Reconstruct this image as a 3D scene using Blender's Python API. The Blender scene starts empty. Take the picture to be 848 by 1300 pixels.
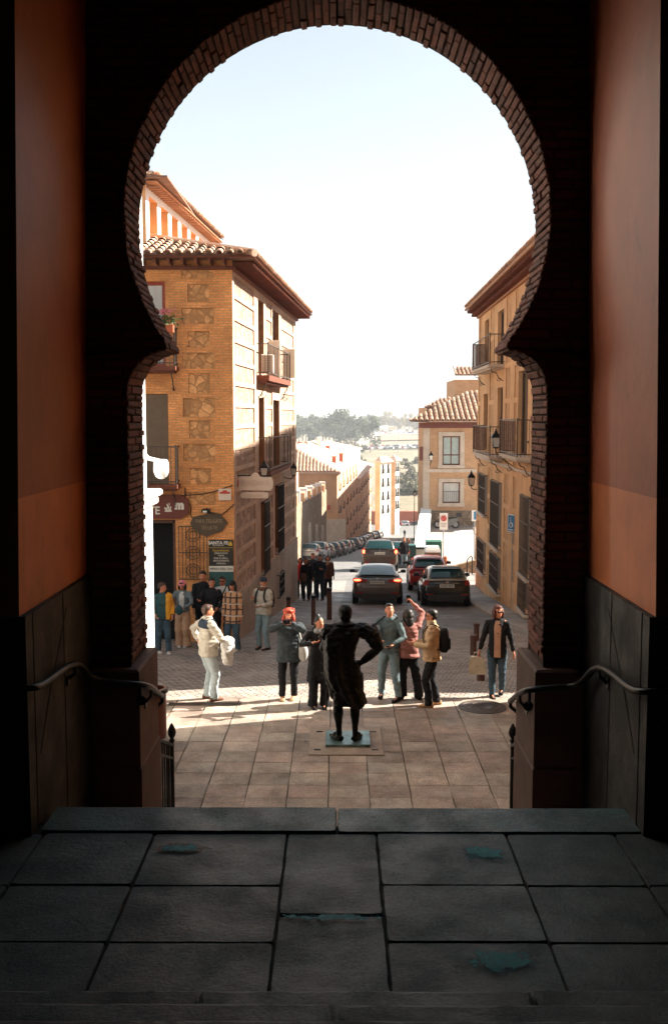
import bpy, bmesh, math, random
from mathutils import Vector, Matrix, noise
random.seed(7)
PI = math.pi
R = math.radians
V = Vector
sc = bpy.context.scene
col = sc.collection
H = 5.1            # eye height above the little square
PITCH = R(5.36)
YAW = 0.00308
FPX = 1300.0

# ------------------------------------------------------------ camera maths (metres <-> sight lines, used while measuring)
def ray(px, py):
    u = (px - 424) / FPX; v = (650 - py) / FPX
    y = math.cos(PITCH) + v * math.sin(PITCH); z = -math.sin(PITCH) + v * math.cos(PITCH)
    return V((u * math.cos(YAW) - y * math.sin(YAW), u * math.sin(YAW) + y * math.cos(YAW), z))
def at(px, py, Y):
    d = ray(px, py); return V((0, 0, H)) + d * (Y / d.y)
def zat(py, Y): return at(424, py, Y).z
PROF = [(-50, 5.1), (16, 5.1), (18.3, 5.15), (24, 5.6), (30, 6.2), (37, 6.9), (41, 7.3), (52, 7.9), (60, 8.9), (70, 10.2), (95, 13.3), (115, 15.6), (145, 18.7),
        (190, 23), (228, 27), (260, 30), (300, 33.5), (340, 36), (352, 34), (400, 30.5), (500, 28), (600, 24.5), (700, 20), (850, 17.2), (1000, 15.4), (1500, 13), (3000, 11),
        (4500, 2), (6000, -20), (9000, -36), (14000, -44)]
def zprof(y):
    if y <= PROF[0][0]: return H - PROF[0][1]
    for (a, b), (c, d) in zip(PROF, PROF[1:]):
        if y <= c: return H - (b + (d - b) * (y - a) / (c - a))
    return H - PROF[-1][1]
def zg(x, y): return zprof(y)
def ghit(px, py, dz=0):
    d = ray(px, py); lo = 8
    y = 9.0
    while y < 2000:
        if H + d.z * y / d.y < zprof(y) + dz: break
        y += .1 if y < 60 else .5
    return V((d.x * y / d.y, y, zprof(y)))

# ------------------------------------------------------------ materials
MATS = {}
def lin(c):
    return tuple(((x / 12.92) if x <= .04045 else ((x + .055) / 1.055) ** 2.4) for x in c)
class NT:
    def __init__(s, name):
        m = bpy.data.materials.new(name); m.use_nodes = True; s.m = m; s.t = m.node_tree
        s.b = s.t.nodes['Principled BSDF']; MATS[name] = m
    def n(s, typ, **kw):
        nd = s.t.nodes.new(typ)
        for k, v in kw.items():
            if k in nd.inputs.keys(): nd.inputs[k].default_value = v
            else: setattr(nd, k, v)
        return nd
    def l(s, a, b): s.t.links.new(a, b)
    def noise(s, vec, scale, detail=4, rough=.55):
        nd = s.n('ShaderNodeTexNoise'); nd.inputs['Scale'].default_value = scale; nd.inputs['Detail'].default_value = detail
        nd.inputs['Roughness'].default_value = rough; s.l(vec, nd.inputs['Vector']); return nd.outputs['Fac']
    def rng(s, val, a, b, c, d):
        nd = s.n('ShaderNodeMapRange'); s.l(val, nd.inputs['Value'])
        for i, x in zip(('From Min', 'From Max', 'To Min', 'To Max'), (a, b, c, d)): nd.inputs[i].default_value = x
        return nd.outputs['Result']
    def mul(s, colr, val):
        nd = s.n('ShaderNodeMix', data_type='RGBA', blend_type='MULTIPLY'); nd.inputs[0].default_value = 1
        if isinstance(colr, tuple): nd.inputs[6].default_value = (*colr, 1)
        else: s.l(colr, nd.inputs[6])
        s.l(val, nd.inputs[7]); return nd.outputs[2]
    def mix(s, f, a, b):
        nd = s.n('ShaderNodeMix', data_type='RGBA')
        if isinstance(f, float): nd.inputs[0].default_value = f
        else: s.l(f, nd.inputs[0])
        for i, x in ((6, a), (7, b)):
            if isinstance(x, tuple): nd.inputs[i].default_value = (*x, 1)
            else: s.l(x, nd.inputs[i])
        return nd.outputs[2]
    def bump(s, h, strength, dist=.01):
        nd = s.n('ShaderNodeBump'); nd.inputs['Strength'].default_value = strength; nd.inputs['Distance'].default_value = dist
        s.l(h, nd.inputs['Height']); s.l(nd.outputs[0], s.b.inputs['Normal'])
    def pos(s): return s.n('ShaderNodeNewGeometry').outputs['Position']
    def objc(s): return s.n('ShaderNodeTexCoord').outputs['Object']
    def wall(s):
        g = s.n('ShaderNodeNewGeometry'); sx = s.n('ShaderNodeSeparateXYZ'); s.l(g.outputs['Position'], sx.inputs[0])
        sn = s.n('ShaderNodeSeparateXYZ'); s.l(g.outputs['True Normal'], sn.inputs[0])
        ab = s.n('ShaderNodeMath', operation='ABSOLUTE'); s.l(sn.outputs[0], ab.inputs[0])
        gt = s.n('ShaderNodeMath', operation='GREATER_THAN'); s.l(ab.outputs[0], gt.inputs[0]); gt.inputs[1].default_value = .6
        mx = s.n('ShaderNodeMix', data_type='FLOAT'); s.l(gt.outputs[0], mx.inputs[0]); s.l(sx.outputs[0], mx.inputs[2]); s.l(sx.outputs[1], mx.inputs[3])
        az = s.n('ShaderNodeMath', operation='ABSOLUTE'); s.l(sn.outputs[2], az.inputs[0])
        g2 = s.n('ShaderNodeMath', operation='GREATER_THAN'); s.l(az.outputs[0], g2.inputs[0]); g2.inputs[1].default_value = .7
        m2 = s.n('ShaderNodeMix', data_type='FLOAT'); s.l(g2.outputs[0], m2.inputs[0]); s.l(sx.outputs[2], m2.inputs[2]); s.l(sx.outputs[1], m2.inputs[3])
        c = s.n('ShaderNodeCombineXYZ'); s.l(mx.outputs[0], c.inputs[0]); s.l(m2.outputs[0], c.inputs[1]); return c.outputs[0]
def mat(name, c, rough=.8, var=.2, sc1=2.5, bump=.15, bsc=60, metal=0, spec=.4, coat=0, srgb=False, dirt=0, local=False):
    t = NT(name); b = t.b
    p = t.objc() if local else t.pos()
    a = t.rng(t.noise(p, sc1, 6, .6), .3, .7, 1 - var, 1 + var)
    colr = t.mul(c, a)
    if dirt:
        d = t.rng(t.noise(p, sc1 * .35, 8, .7), .45, .62, 0, dirt)
        colr = t.mix(d, colr, tuple(x * .45 for x in c))
    t.l(colr, b.inputs['Base Color'])
    b.inputs['Roughness'].default_value = rough; b.inputs['Metallic'].default_value = metal
    b.inputs['Specular IOR Level'].default_value = spec; b.inputs['Coat Weight'].default_value = coat
    if bump: t.bump(t.noise(p, bsc, 5, .6), bump)
    return t.m
def brickmat(name, c1, c2, mort, bw=.26, bh=.06, ms=.010, bump=.6, var=.35, rough=.9):
    t = NT(name); w = t.wall()
    wn = t.n('ShaderNodeTexNoise'); wn.inputs['Scale'].default_value = 6; t.l(w, wn.inputs['Vector'])
    sb = t.n('ShaderNodeVectorMath', operation='MULTIPLY_ADD'); t.l(wn.outputs['Color'], sb.inputs[0]); sb.inputs[1].default_value = (.014, .014, 0); t.l(w, sb.inputs[2])
    br = t.n('ShaderNodeTexBrick'); t.l(sb.outputs[0], br.inputs['Vector'])
    for k, v in (('Scale', 1), ('Brick Width', bw), ('Row Height', bh), ('Mortar Size', ms), ('Mortar Smooth', .3), ('Bias', 0)): br.inputs[k].default_value = v
    br.inputs['Color1'].default_value = (*c1, 1); br.inputs['Color2'].default_value = (*c2, 1); br.inputs['Mortar'].default_value = (*mort, 1)
    a = t.rng(t.noise(t.pos(), 1.3, 7, .65), .3, .7, 1 - var, 1 + var)
    a2 = t.rng(t.noise(t.pos(), 22, 3), .3, .7, .8, 1.2)
    t.l(t.mul(t.mul(br.outputs['Color'], a), a2), t.b.inputs['Base Color'])
    t.b.inputs['Roughness'].default_value = rough; t.b.inputs['Specular IOR Level'].default_value = .2
    m = t.n('ShaderNodeMath', operation='MULTIPLY_ADD'); t.l(br.outputs['Fac'], m.inputs[0]); m.inputs[1].default_value = -1
    t.l(t.rng(t.noise(t.pos(), 45, 4), 0, 1, 0, .8), m.inputs[2])
    t.bump(m.outputs[0], bump, .012)
    return t.m
def rubblemat(name, c1, c2, mort, scale=3.2, bump=.7):
    t = NT(name); w = t.wall()
    wn = t.n('ShaderNodeTexNoise'); wn.inputs['Scale'].default_value = 4; t.l(w, wn.inputs['Vector'])
    sb = t.n('ShaderNodeVectorMath', operation='MULTIPLY_ADD'); t.l(wn.outputs['Color'], sb.inputs[0]); sb.inputs[1].default_value = (.12, .12, 0); t.l(w, sb.inputs[2])
    v1 = t.n('ShaderNodeTexVoronoi'); v1.inputs['Scale'].default_value = scale; t.l(sb.outputs[0], v1.inputs['Vector'])
    v2 = t.n('ShaderNodeTexVoronoi', feature='DISTANCE_TO_EDGE'); v2.inputs['Scale'].default_value = scale; t.l(sb.outputs[0], v2.inputs['Vector'])
    sx = t.n('ShaderNodeSeparateColor'); t.l(v1.outputs['Color'], sx.inputs[0])
    base = t.mix(sx.outputs[0], c1, c2)
    base = t.mul(base, t.rng(sx.outputs[1], 0, 1, .75, 1.25))
    base = t.mul(base, t.rng(t.noise(t.pos(), 9, 6, .65), .3, .7, .72, 1.25))
    e = t.rng(v2.outputs['Distance'], .02, .09, 0, 1)
    t.l(t.mix(e, mort, base), t.b.inputs['Base Color']); t.b.inputs['Roughness'].default_value = .92
    t.b.inputs['Specular IOR Level'].default_value = .2
    m = t.n('ShaderNodeMath', operation='MULTIPLY_ADD'); t.l(t.noise(t.pos(), 20, 6, .6), m.inputs[0]); m.inputs[1].default_value = .5; t.l(e, m.inputs[2])
    t.bump(m.outputs[0], bump, .02); return t.m
def pavemat(name, c1, c2, joint, bw, bh, ms, rough=.75, bump=.6, rot=0):
    t = NT(name); p = t.pos()
    mp = t.n('ShaderNodeMapping'); t.l(p, mp.inputs[0]); mp.inputs['Rotation'].default_value = (0, 0, rot)
    wn = t.n('ShaderNodeTexNoise'); wn.inputs['Scale'].default_value = 2.5; t.l(p, wn.inputs['Vector'])
    sb = t.n('ShaderNodeVectorMath', operation='MULTIPLY_ADD'); t.l(wn.outputs['Color'], sb.inputs[0]); sb.inputs[1].default_value = (.07, .07, 0); t.l(mp.outputs[0], sb.inputs[2])
    br = t.n('ShaderNodeTexBrick'); t.l(sb.outputs[0], br.inputs['Vector'])
    for k, v in (('Scale', 1), ('Brick Width', bw), ('Row Height', bh), ('Mortar Size', ms), ('Mortar Smooth', .4)): br.inputs[k].default_value = v
    br.inputs['Color1'].default_value = (*c1, 1); br.inputs['Color2'].default_value = (*c2, 1); br.inputs['Mortar'].default_value = (*joint, 1)
    a = t.rng(t.noise(p, .7, 8, .7), .3, .7, .62, 1.35); a2 = t.rng(t.noise(p, 14, 5, .7), .3, .7, .8, 1.2)
    wear = t.rng(t.noise(p, 1.7, 6, .7), .46, .6, 0, .75)
    cc = t.mix(wear, br.outputs['Color'], tuple((x + y) / 2 * .95 for x, y in zip(c1, c2)))
    t.l(t.mul(t.mul(cc, a), a2), t.b.inputs['Base Color'])
    t.l(t.rng(t.noise(p, 1.2, 5), .35, .65, rough - .22, rough + .1), t.b.inputs['Roughness'])
    m = t.n('ShaderNodeMath', operation='MULTIPLY_ADD'); t.l(br.outputs['Fac'], m.inputs[0]); m.inputs[1].default_value = -1
    t.l(t.noise(p, 30, 5, .6), m.inputs[2]); t.bump(m.outputs[0], bump, .015); return t.m
def plaster(name, c):
    t = NT(name); p = t.pos()
    a = t.rng(t.noise(p, 1.3, 6, .6), .3, .7, .80, 1.2); st = t.rng(t.noise(p, .8, 9, .75), .54, .66, 0, .55); sp = t.rng(t.noise(p, 11, 5, .75), .66, .70, 0, .7)
    w = t.n('ShaderNodeMapping'); t.l(p, w.inputs[0]); w.inputs['Scale'].default_value = (6, 6, .7); run = t.rng(t.noise(w.outputs[0], 1.0, 5, .6), .55, .75, 0, .35)
    cc = t.mix(st, c, tuple(x * .55 for x in c)); cc = t.mix(sp, cc, (c[0] * .35, c[1] * .3, c[2] * .3)); cc = t.mix(run, cc, tuple(x * .6 for x in c))
    t.l(t.mul(cc, a), t.b.inputs['Base Color']); t.b.inputs['Roughness'].default_value = .55; t.bump(t.noise(p, 9, 8, .65), .45, .012)
def slabmat(name, c, tintname='tint', rough=.6, bump=.5, con=1.0):
    t = NT(name); p = t.pos()
    at_ = t.n('ShaderNodeAttribute', attribute_name=tintname)
    a = t.rng(t.noise(p, 2.2, 8, .7), .3, .7, 1 - .32 * con, 1 + .3 * con); a2 = t.rng(t.noise(p, 60, 3, .7), .35, .65, 1 - .28 * con, 1 + .3 * con)
    spk = t.rng(t.noise(p, 170, 2, .5), .62, .7, 1, 1.5)
    t.l(t.mul(t.mul(t.mul(t.mul(c, at_.outputs['Color']), a), a2), spk), t.b.inputs['Base Color'])
    t.l(t.rng(t.noise(p, 3, 6), .35, .65, rough - .18, rough + .15), t.b.inputs['Roughness'])
    t.bump(t.noise(p, 26, 10, .75), bump, .016); return t.m
def emis(name, c, s):
    t = NT(name); t.b.inputs['Base Color'].default_value = (*c, 1); t.b.inputs['Emission Color'].default_value = (*c, 1); t.b.inputs['Emission Strength'].default_value = s; return t.m
def glassmat(name, c=(.02, .03, .03), rough=.08):
    t = NT(name); t.b.inputs['Base Color'].default_value = (*c, 1); t.b.inputs['Roughness'].default_value = rough; t.b.inputs['Specular IOR Level'].default_value = .8
    return t.m
def paint(name, c, rough=.3, metal=.35):
    t = NT(name)
    t.l(t.mul(c, t.rng(t.noise(t.objc(), 3, 5), .3, .7, .85, 1.12)), t.b.inputs['Base Color'])
    t.b.inputs['Roughness'].default_value = rough; t.b.inputs['Metallic'].default_value = metal; t.b.inputs['Coat Weight'].default_value = .6; t.b.inputs['Coat Roughness'].default_value = .08
    return t.m

# ------------------------------------------------------------ mesh builder
class MB:
    def __init__(s): s.v = []; s.f = []; s.m = []; s.mi = 0; s.tint = []
    def add(s, vs, fs, mi=None, tint=None):
        o = len(s.v); s.v += [V(a) for a in vs]; s.f += [[o + i for i in f] for f in fs]
        s.m += [s.mi if mi is None else mi] * len(fs); s.tint += [tint or (1, 1, 1)] * len(fs)
    def quad(s, a, b, c, d, mi=None): s.add([a, b, c, d], [(0, 1, 2, 3)], mi)
    def poly(s, pts, mi=None): s.add(pts, [tuple(range(len(pts)))], mi)
    def box(s, c, d, rz=0, mi=None, rot=None, tint=None, bev=0):
        x, y, z = d[0] / 2, d[1] / 2, d[2] / 2
        if bev:
            b = bev; vs = []; 
            for sz in (-1, 1):
                for (sx, sy) in ((-1, -1), (1, -1), (1, 1), (-1, 1)): vs.append(V((sx * (x - b), sy * (y - b), sz * z)))
            for zz in (-z + b, z - b):
                for (sx, sy) in ((-1, -1), (1, -1), (1, 1), (-1, 1)): vs.append(V((sx * x, sy * y, zz)))
            fs = [(3, 2, 1, 0), (4, 5, 6, 7)]
            for i in range(4):
                j = (i + 1) % 4; fs += [(i, j, 8 + j, 8 + i), (8 + i, 8 + j, 12 + j, 12 + i), (12 + i, 12 + j, 4 + j, 4 + i)]
        else:
            vs = [V((sx * x, sy * y, sz * z)) for sz in (-1, 1) for (sx, sy) in ((-1, -1), (1, -1), (1, 1), (-1, 1))]
            fs = [(3, 2, 1, 0), (4, 5, 6, 7), (0, 1, 5, 4), (1, 2, 6, 5), (2, 3, 7, 6), (3, 0, 4, 7)]
        M = (rot.to_4x4() if rot else Matrix.Rotation(rz, 4, 'Z'))
        s.add([M @ p + V(c) for p in vs], fs, mi, tint)
    def bar(s, a, b, w, d=None, mi=None, up=V((0, 0, 1))):
        a = V(a); b = V(b); t = (b - a); L = t.length; t = t / L
        u = up if abs(t.dot(up)) < .95 else V((0, 1, 0))
        sx = t.cross(u).normalized(); sy = sx.cross(t)
        M = Matrix((sx, t, sy)).transposed(); s.box((a + b) / 2, (w, L, d or w), rot=M, mi=mi)
    def tube(s, pts, rad, n=8, mi=None, caps=True, flat=1.0, side=None):
        pts = [V(p) for p in pts]
        if not hasattr(rad, '__len__'): rad = [rad] * len(pts)
        T = []
        for i in range(len(pts)):
            a = pts[max(i - 1, 0)]; b = pts[min(i + 1, len(pts) - 1)]; T.append((b - a).normalized())
        u = side or V((1, 0, 0))
        if abs(T[0].dot(u)) > .9: u = V((0, 0, 1)) if abs(T[0].z) < .9 else V((0, 1, 0))
        rings = []
        for p, t, r in zip(pts, T, rad):
            u = (u - t * u.dot(t)).normalized(); w = t.cross(u)
            rings.append([p + u * (math.cos(k * 2 * PI / n) * r) + w * (math.sin(k * 2 * PI / n) * r * flat) for k in range(n)])
        s.loft(rings, mi, caps)
    def loft(s, rings, mi=None, caps=True, closed=True):
        n = len(rings[0]); vs = [p for r in rings for p in r]; fs = []
        for i in range(len(rings) - 1):
            for k in range(n if closed else n - 1):
                j = (k + 1) % n; fs.append((i * n + k, i * n + j, (i + 1) * n + j, (i + 1) * n + k))
        if caps and closed: fs.append(tuple(reversed(range(n)))); fs.append(tuple((len(rings) - 1) * n + k for k in range(n)))
        s.add(vs, fs, mi)
    def lathe(s, prof, c=(0, 0, 0), n=16, mi=None, axis='Z', caps=True):
        rings = []
        for r, z in prof:
            ring = []
            for k in range(n):
                a = k * 2 * PI / n; x, y = math.cos(a) * r, math.sin(a) * r
                p = {'Z': (x, y, z), 'X': (z, x, y), 'Y': (y, z, x)}[axis]; ring.append(V(p) + V(c))
            rings.append(ring)
        s.loft(rings, mi, caps)
    def ell(s, c, r, n=12, m=8, M=None, mi=None):
        rings = []
        for i in range(1, m):
            th = PI * i / m; rings.append([V((math.cos(k * 2 * PI / n) * math.sin(th) * r[0], math.sin(k * 2 * PI / n) * math.sin(th) * r[1], -math.cos(th) * r[2])) for k in range(n)])
        if M: rings = [[M @ p for p in rr] for rr in rings]
        rings = [[p + V(c) for p in rr] for rr in rings]
        b = V((0, 0, -r[2])); t = V((0, 0, r[2]))
        if M: b = M @ b; t = M @ t
        vs = [p for rr in rings for p in rr] + [b + V(c), t + V(c)]; fs = []
        for i in range(m - 2):
            for k in range(n):
                j = (k + 1) % n; fs.append((i * n + k, i * n + j, (i + 1) * n + j, (i + 1) * n + k))
        for k in range(n):
            j = (k + 1) % n; fs.append((j, k, (m - 1) * n)); fs.append(((m - 2) * n + k, (m - 2) * n + j, (m - 1) * n + 1))
        s.add(vs, fs, mi)
    def prism(s, pts, off, mi=None, mi2=None):
        off = V(off); n = len(pts); vs = [V(p) for p in pts] + [V(p) + off for p in pts]
        s.add(vs, [tuple(range(n)), tuple(reversed(range(n, 2 * n)))], mi)
        s.add(vs, [(i, i + n, (i + 1) % n + n, (i + 1) % n) for i in range(n)], mi if mi2 is None else mi2)
    def mesh(s, name):
        me = bpy.data.meshes.new(name); me.from_pydata([tuple(v) for v in s.v], [], s.f); return me
    def build(s, name, mats, parent=None, smooth=False, loc=None, tint=False, bevel=0, recalc=True):
        me = s.mesh(name)
        if not isinstance(mats, (list, tuple)): mats = [mats]
        for m in mats: me.materials.append(MATS[m] if isinstance(m, str) else m)
        me.polygons.foreach_set('material_index', s.m)
        if tint:
            ca = me.color_attributes.new('tint', 'FLOAT_COLOR', 'CORNER')
            k = 0
            for p, t in zip(me.polygons, s.tint):
                for _ in range(p.loop_total): ca.data[k].color = (*t, 1); k += 1
        if recalc:
            bm = bmesh.new(); bm.from_mesh(me); bmesh.ops.recalc_face_normals(bm, faces=bm.faces)
            if bevel: bmesh.ops.bevel(bm, geom=bm.edges[:], offset=bevel, segments=1, affect='EDGES', clamp_overlap=True)
            bm.to_mesh(me); bm.free()
        if smooth: 
            me.polygons.foreach_set('use_smooth', [True] * len(me.polygons))
            if smooth is not True: me.set_sharp_from_angle(angle=R(smooth))
        o = bpy.data.objects.new(name, me); col.objects.link(o)
        if parent is not None: o.parent = parent
        if loc is not None:   # move the origin to loc, keep the geometry
            o.location = V(loc); me.transform(Matrix.Translation(-V(loc)))
        return o
def tag(o, label=None, cat=None, group=None, kind=None):
    if label: o['label'] = label
    if cat: o['category'] = cat
    if group: o['group'] = group
    if kind: o['kind'] = kind
    return o
def struct(o): o['kind'] = 'structure'; return o
def empty(name, loc=(0, 0, 0), rz=0):
    o = bpy.data.objects.new(name, None); o.empty_display_size = .2; col.objects.link(o); o.location = loc; o.rotation_euler = (0, 0, rz); return o
def wempty(name, loc, label, cat, group=None):
    """thing root at loc whose parts are written in world coordinates: returns (root); parts get parented keeping place"""
    o = empty(name, loc); tag(o, label, cat, group); return o
def put(mb, name, mats, root, smooth=False, **k):
    """build world-coordinate geometry as a part of root"""
    o = mb.build(name, mats, None, smooth, **k)
    T = V((0, 0, 0)); r = root
    while r is not None: T += r.location; r = r.parent
    o.data.transform(Matrix.Translation(-T)); o.parent = root; return o
def copy_tree(o, parent=None):
    c = o.copy(); col.objects.link(c); c.parent = parent
    for ch in list(o.children): copy_tree(ch, c)
    return c
def bake(mb, name, mods, mats, smooth=True):
    """evaluate modifiers once and return plain mesh data"""
    me = mb.mesh(name) if isinstance(mb, MB) else mb
    o = bpy.data.objects.new('tmp', me); col.objects.link(o)
    for typ, kw in mods:
        m = o.modifiers.new('m', typ)
        for k, v in kw.items(): setattr(m, k, v)
    dg = bpy.context.evaluated_depsgraph_get(); ev = o.evaluated_get(dg)
    out = bpy.data.meshes.new_from_object(ev); out.name = name
    bpy.data.objects.remove(o)
    if not isinstance(mats, (list, tuple)): mats = [mats]
    if len(out.materials) == 0:
        for m in mats: out.materials.append(MATS[m])
    if smooth: out.polygons.foreach_set('use_smooth', [True] * len(out.polygons))
    return out
def link(me, name, parent=None, loc=None):
    o = bpy.data.objects.new(name, me); col.objects.link(o)
    if parent is not None: o.parent = parent
    if loc is not None: o.location = loc
    return o
def text(s, name, size, mat_, parent, loc, rot=(PI / 2, 0, 0), ext=.004, align='CENTER', sx=1.0, bold=0):
    cu = bpy.data.curves.new(name, 'FONT'); cu.body = s; cu.size = size; cu.extrude = ext; cu.align_x = align; cu.align_y = 'CENTER'; cu.offset = bold
    cu.resolution_u = 3
    o = bpy.data.objects.new('tmp', cu); col.objects.link(o)
    dg = bpy.context.evaluated_depsgraph_get(); me = bpy.data.meshes.new_from_object(o.evaluated_get(dg)); bpy.data.objects.remove(o)
    me.materials.clear(); me.materials.append(MATS[mat_])
    if sx != 1: me.transform(Matrix.Scale(sx, 4, V((1, 0, 0))))
    o = link(me, name, parent); o.rotation_euler = rot
    T = V((0, 0, 0)); r = parent
    while r is not None: T += r.location; r = r.parent
    o.location = V(loc) - T; return o
Z = V((0, 0, 1))
def facade(mb, O, u, w, z0, z1, holes, mi=0):
    """wall sheet with recessed openings. holes: (u0,z0,u1,z1,depth,back material,reveal material); outward normal is u x Z"""
    O = V(O); u = V(u).normalized(); n = u.cross(Z)
    us = sorted({0, w, *[h[0] for h in holes], *[h[2] for h in holes]}); zs = sorted({z0, z1, *[h[1] for h in holes], *[h[3] for h in holes]})
    us = [a for a in us if 0 <= a <= w]; zs = [a for a in zs if z0 <= a <= z1]
    P = lambda a, z, d=0: O + u * a + Z * (z - O.z) - n * d
    for i in range(len(us) - 1):
        for j in range(len(zs) - 1):
            cu = (us[i] + us[i + 1]) / 2; cz = (zs[j] + zs[j + 1]) / 2
            if any(h[0] < cu < h[2] and h[1] < cz < h[3] for h in holes): continue
            mb.quad(P(us[i], zs[j]), P(us[i + 1], zs[j]), P(us[i + 1], zs[j + 1]), P(us[i], zs[j + 1]), mi)
    for (a, b, c, d, dep, bm_, rm) in holes:
        mb.quad(P(a, b, dep), P(c, b, dep), P(c, d, dep), P(a, d, dep), bm_)
        mb.quad(P(a, b), P(a, b, dep), P(a, d, dep), P(a, d), rm); mb.quad(P(c, b), P(c, d), P(c, d, dep), P(c, b, dep), rm)
        mb.quad(P(a, b), P(c, b), P(c, b, dep), P(a, b, dep), rm); mb.quad(P(a, d), P(a, d, dep), P(c, d, dep), P(c, d), rm)
def tiles(mb, p0, p1, up, length, pitch=.24, r=.085, row=.4, clip=None, mi=0, n=5, lift=.03):
    """barrel roof tiles: rows of half-round covers running up the slope. clip(t)->(start,end) fraction"""
    p0 = V(p0); p1 = V(p1); L = (p1 - p0).length; e = (p1 - p0) / L; up = V(up).normalized(); nr = e.cross(up)
    if nr.z < 0: nr = -nr
    nc = int(L / pitch)
    for i in range(nc):
        t = (i + .5) / nc; s0, s1 = (0, 1) if clip is None else clip(t)
        if s1 - s0 < .02: continue
        b = p0 + e * (t * L); a0 = s0 * length; a1 = s1 * length; k = max(1, round((a1 - a0) / row))
        for q in range(k):
            u0 = a0 + (a1 - a0) * q / k; u1 = a0 + (a1 - a0) * (q + 1) / k + .03
            jx = random.uniform(-.008, .008); jr = r * random.uniform(.93, 1.07)
            rings = []
            for uu, rr, lf in ((u0, jr * 1.08, lift + .022), (u1, jr * .86, lift)):
                rings.append([b + up * uu + e * (math.cos(PI * m / n) * rr + jx) + nr * (math.sin(PI * m / n) * rr + lf) for m in range(n + 1)])
            vs = rings[0] + rings[1]; fs = [(m, m + 1, m + 2 + n, m + 1 + n) for m in range(n)]
            tn = random.uniform(.75, 1.25); g = random.uniform(.9, 1.1)
            mb.add(vs, fs, mi, (tn, tn * g, tn * g))
            if q == 0:
                inner = [b + up * (u0 + .001) + e * (math.cos(PI * m / n) * jr * .8 + jx) + nr * (math.sin(PI * m / n) * jr * .8 + lift + .015) for m in range(n + 1)]
                mb.add(rings[0] + inner, [(m + 1, m, m + n + 1, m + n + 2) for m in range(n)], mi, (tn, tn, tn))

def smooth_path(pts, k=4):
    out = []
    P_ = [pts[0]] + pts + [pts[-1]]
    for i in range(1, len(P_) - 2):
        a, b, c, d = P_[i - 1], P_[i], P_[i + 1], P_[i + 2]
        for j in range(k):
            t_ = j / k; out.append(.5 * ((2 * b) + (c - a) * t_ + (2 * a - 5 * b + 4 * c - d) * t_ ** 2 + (3 * b - a - 3 * c + d) * t_ ** 3))
    out.append(V(pts[-1])); return out
plate_c = at(439, 940, 15.9)
# ------------------------------------------------------------ materials list
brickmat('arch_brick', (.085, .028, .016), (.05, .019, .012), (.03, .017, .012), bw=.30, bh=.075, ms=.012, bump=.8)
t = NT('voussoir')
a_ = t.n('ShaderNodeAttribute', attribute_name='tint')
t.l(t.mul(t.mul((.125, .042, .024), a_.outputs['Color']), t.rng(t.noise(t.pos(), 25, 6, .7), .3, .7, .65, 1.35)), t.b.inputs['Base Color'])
t.b.inputs['Roughness'].default_value = .9; t.bump(t.noise(t.pos(), 40, 5, .7), .7, .01)
mat('mortar', (.05, .028, .02), .95, .3, 8, .4)
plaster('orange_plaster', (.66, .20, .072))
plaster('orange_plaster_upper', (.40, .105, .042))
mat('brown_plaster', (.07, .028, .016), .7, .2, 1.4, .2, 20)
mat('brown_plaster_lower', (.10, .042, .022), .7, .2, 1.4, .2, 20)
slabmat('granite_dado', (.055, .034, .026), rough=.6, bump=.7, con=1.5)
slabmat('granite_dark', (.026, .034, .035), rough=.6, bump=.6)
mat('jamb_stone', (.10, .050, .036), .75, .3, 4, .5, 40, dirt=.3)
mat('ceiling_black', (.02, .015, .012), .9)
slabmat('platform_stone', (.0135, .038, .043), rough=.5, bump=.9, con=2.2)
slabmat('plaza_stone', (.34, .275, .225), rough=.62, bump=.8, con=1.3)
mat('flag_plain', (.30, .235, .185), .65, .25, 3, .4, 40)
mat('joint', (.030, .026, .022), .95, .4, 5)
def stain(name, c):
    t = NT(name); p = t.pos(); o_ = t.objc(); ln = t.n('ShaderNodeVectorMath', operation='LENGTH'); t.l(o_, ln.inputs[0])
    s_ = t.n('ShaderNodeMath', operation='MULTIPLY_ADD'); t.l(t.noise(p, 11, 9, .75), s_.inputs[0]); s_.inputs[1].default_value = 2.3; t.l(t.rng(ln.outputs['Value'], 0, 1, .28, -.75), s_.inputs[2])
    al = t.rng(s_.outputs[0], .80, 1.0, 0, .9); t.l(al, t.b.inputs['Alpha'])
    t.l(t.mul(c, t.rng(t.noise(p, 30, 5, .7), .3, .7, .6, 1.4)), t.b.inputs['Base Color']); t.b.inputs['Roughness'].default_value = .6; t.b.inputs['Specular IOR Level'].default_value = .2; t.bump(t.noise(p, 26, 8, .7), .6, .01)
stain('teal_paint', (.02, .21, .23)); stain('rust_stain', (.22, .11, .06))
pavemat('cobble', (.42, .35, .30), (.26, .215, .18), (.05, .043, .036), .17, .115, .014, .8, .9, rot=.25)
pavemat('street_setts', (.22, .205, .19), (.16, .155, .15), (.07, .065, .06), .20, .12, .010, .72, .5, rot=0)
pavemat('sidewalk', (.30, .27, .24), (.24, .22, .20), (.09, .08, .07), .6, .4, .010, .7, .3, rot=.02)
pavemat('terrace_paving', (.42, .36, .32), (.38, .33, .29), (.2, .17, .15), .5, .5, .012, .75, .3)
mat('kerb', (.34, .30, .26), .8, .2, 3, .3)
mat('earth', (.15, .125, .075), .95, .3, .02, 0)
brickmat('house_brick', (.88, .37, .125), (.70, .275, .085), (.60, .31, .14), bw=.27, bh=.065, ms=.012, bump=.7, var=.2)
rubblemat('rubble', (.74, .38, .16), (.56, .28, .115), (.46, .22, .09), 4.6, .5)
mat('recess_shade_brick', (.36, .15, .055), .9, .25, 6, .3)  # darker copy of the house brick, carries the shade inside the recesses
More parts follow.
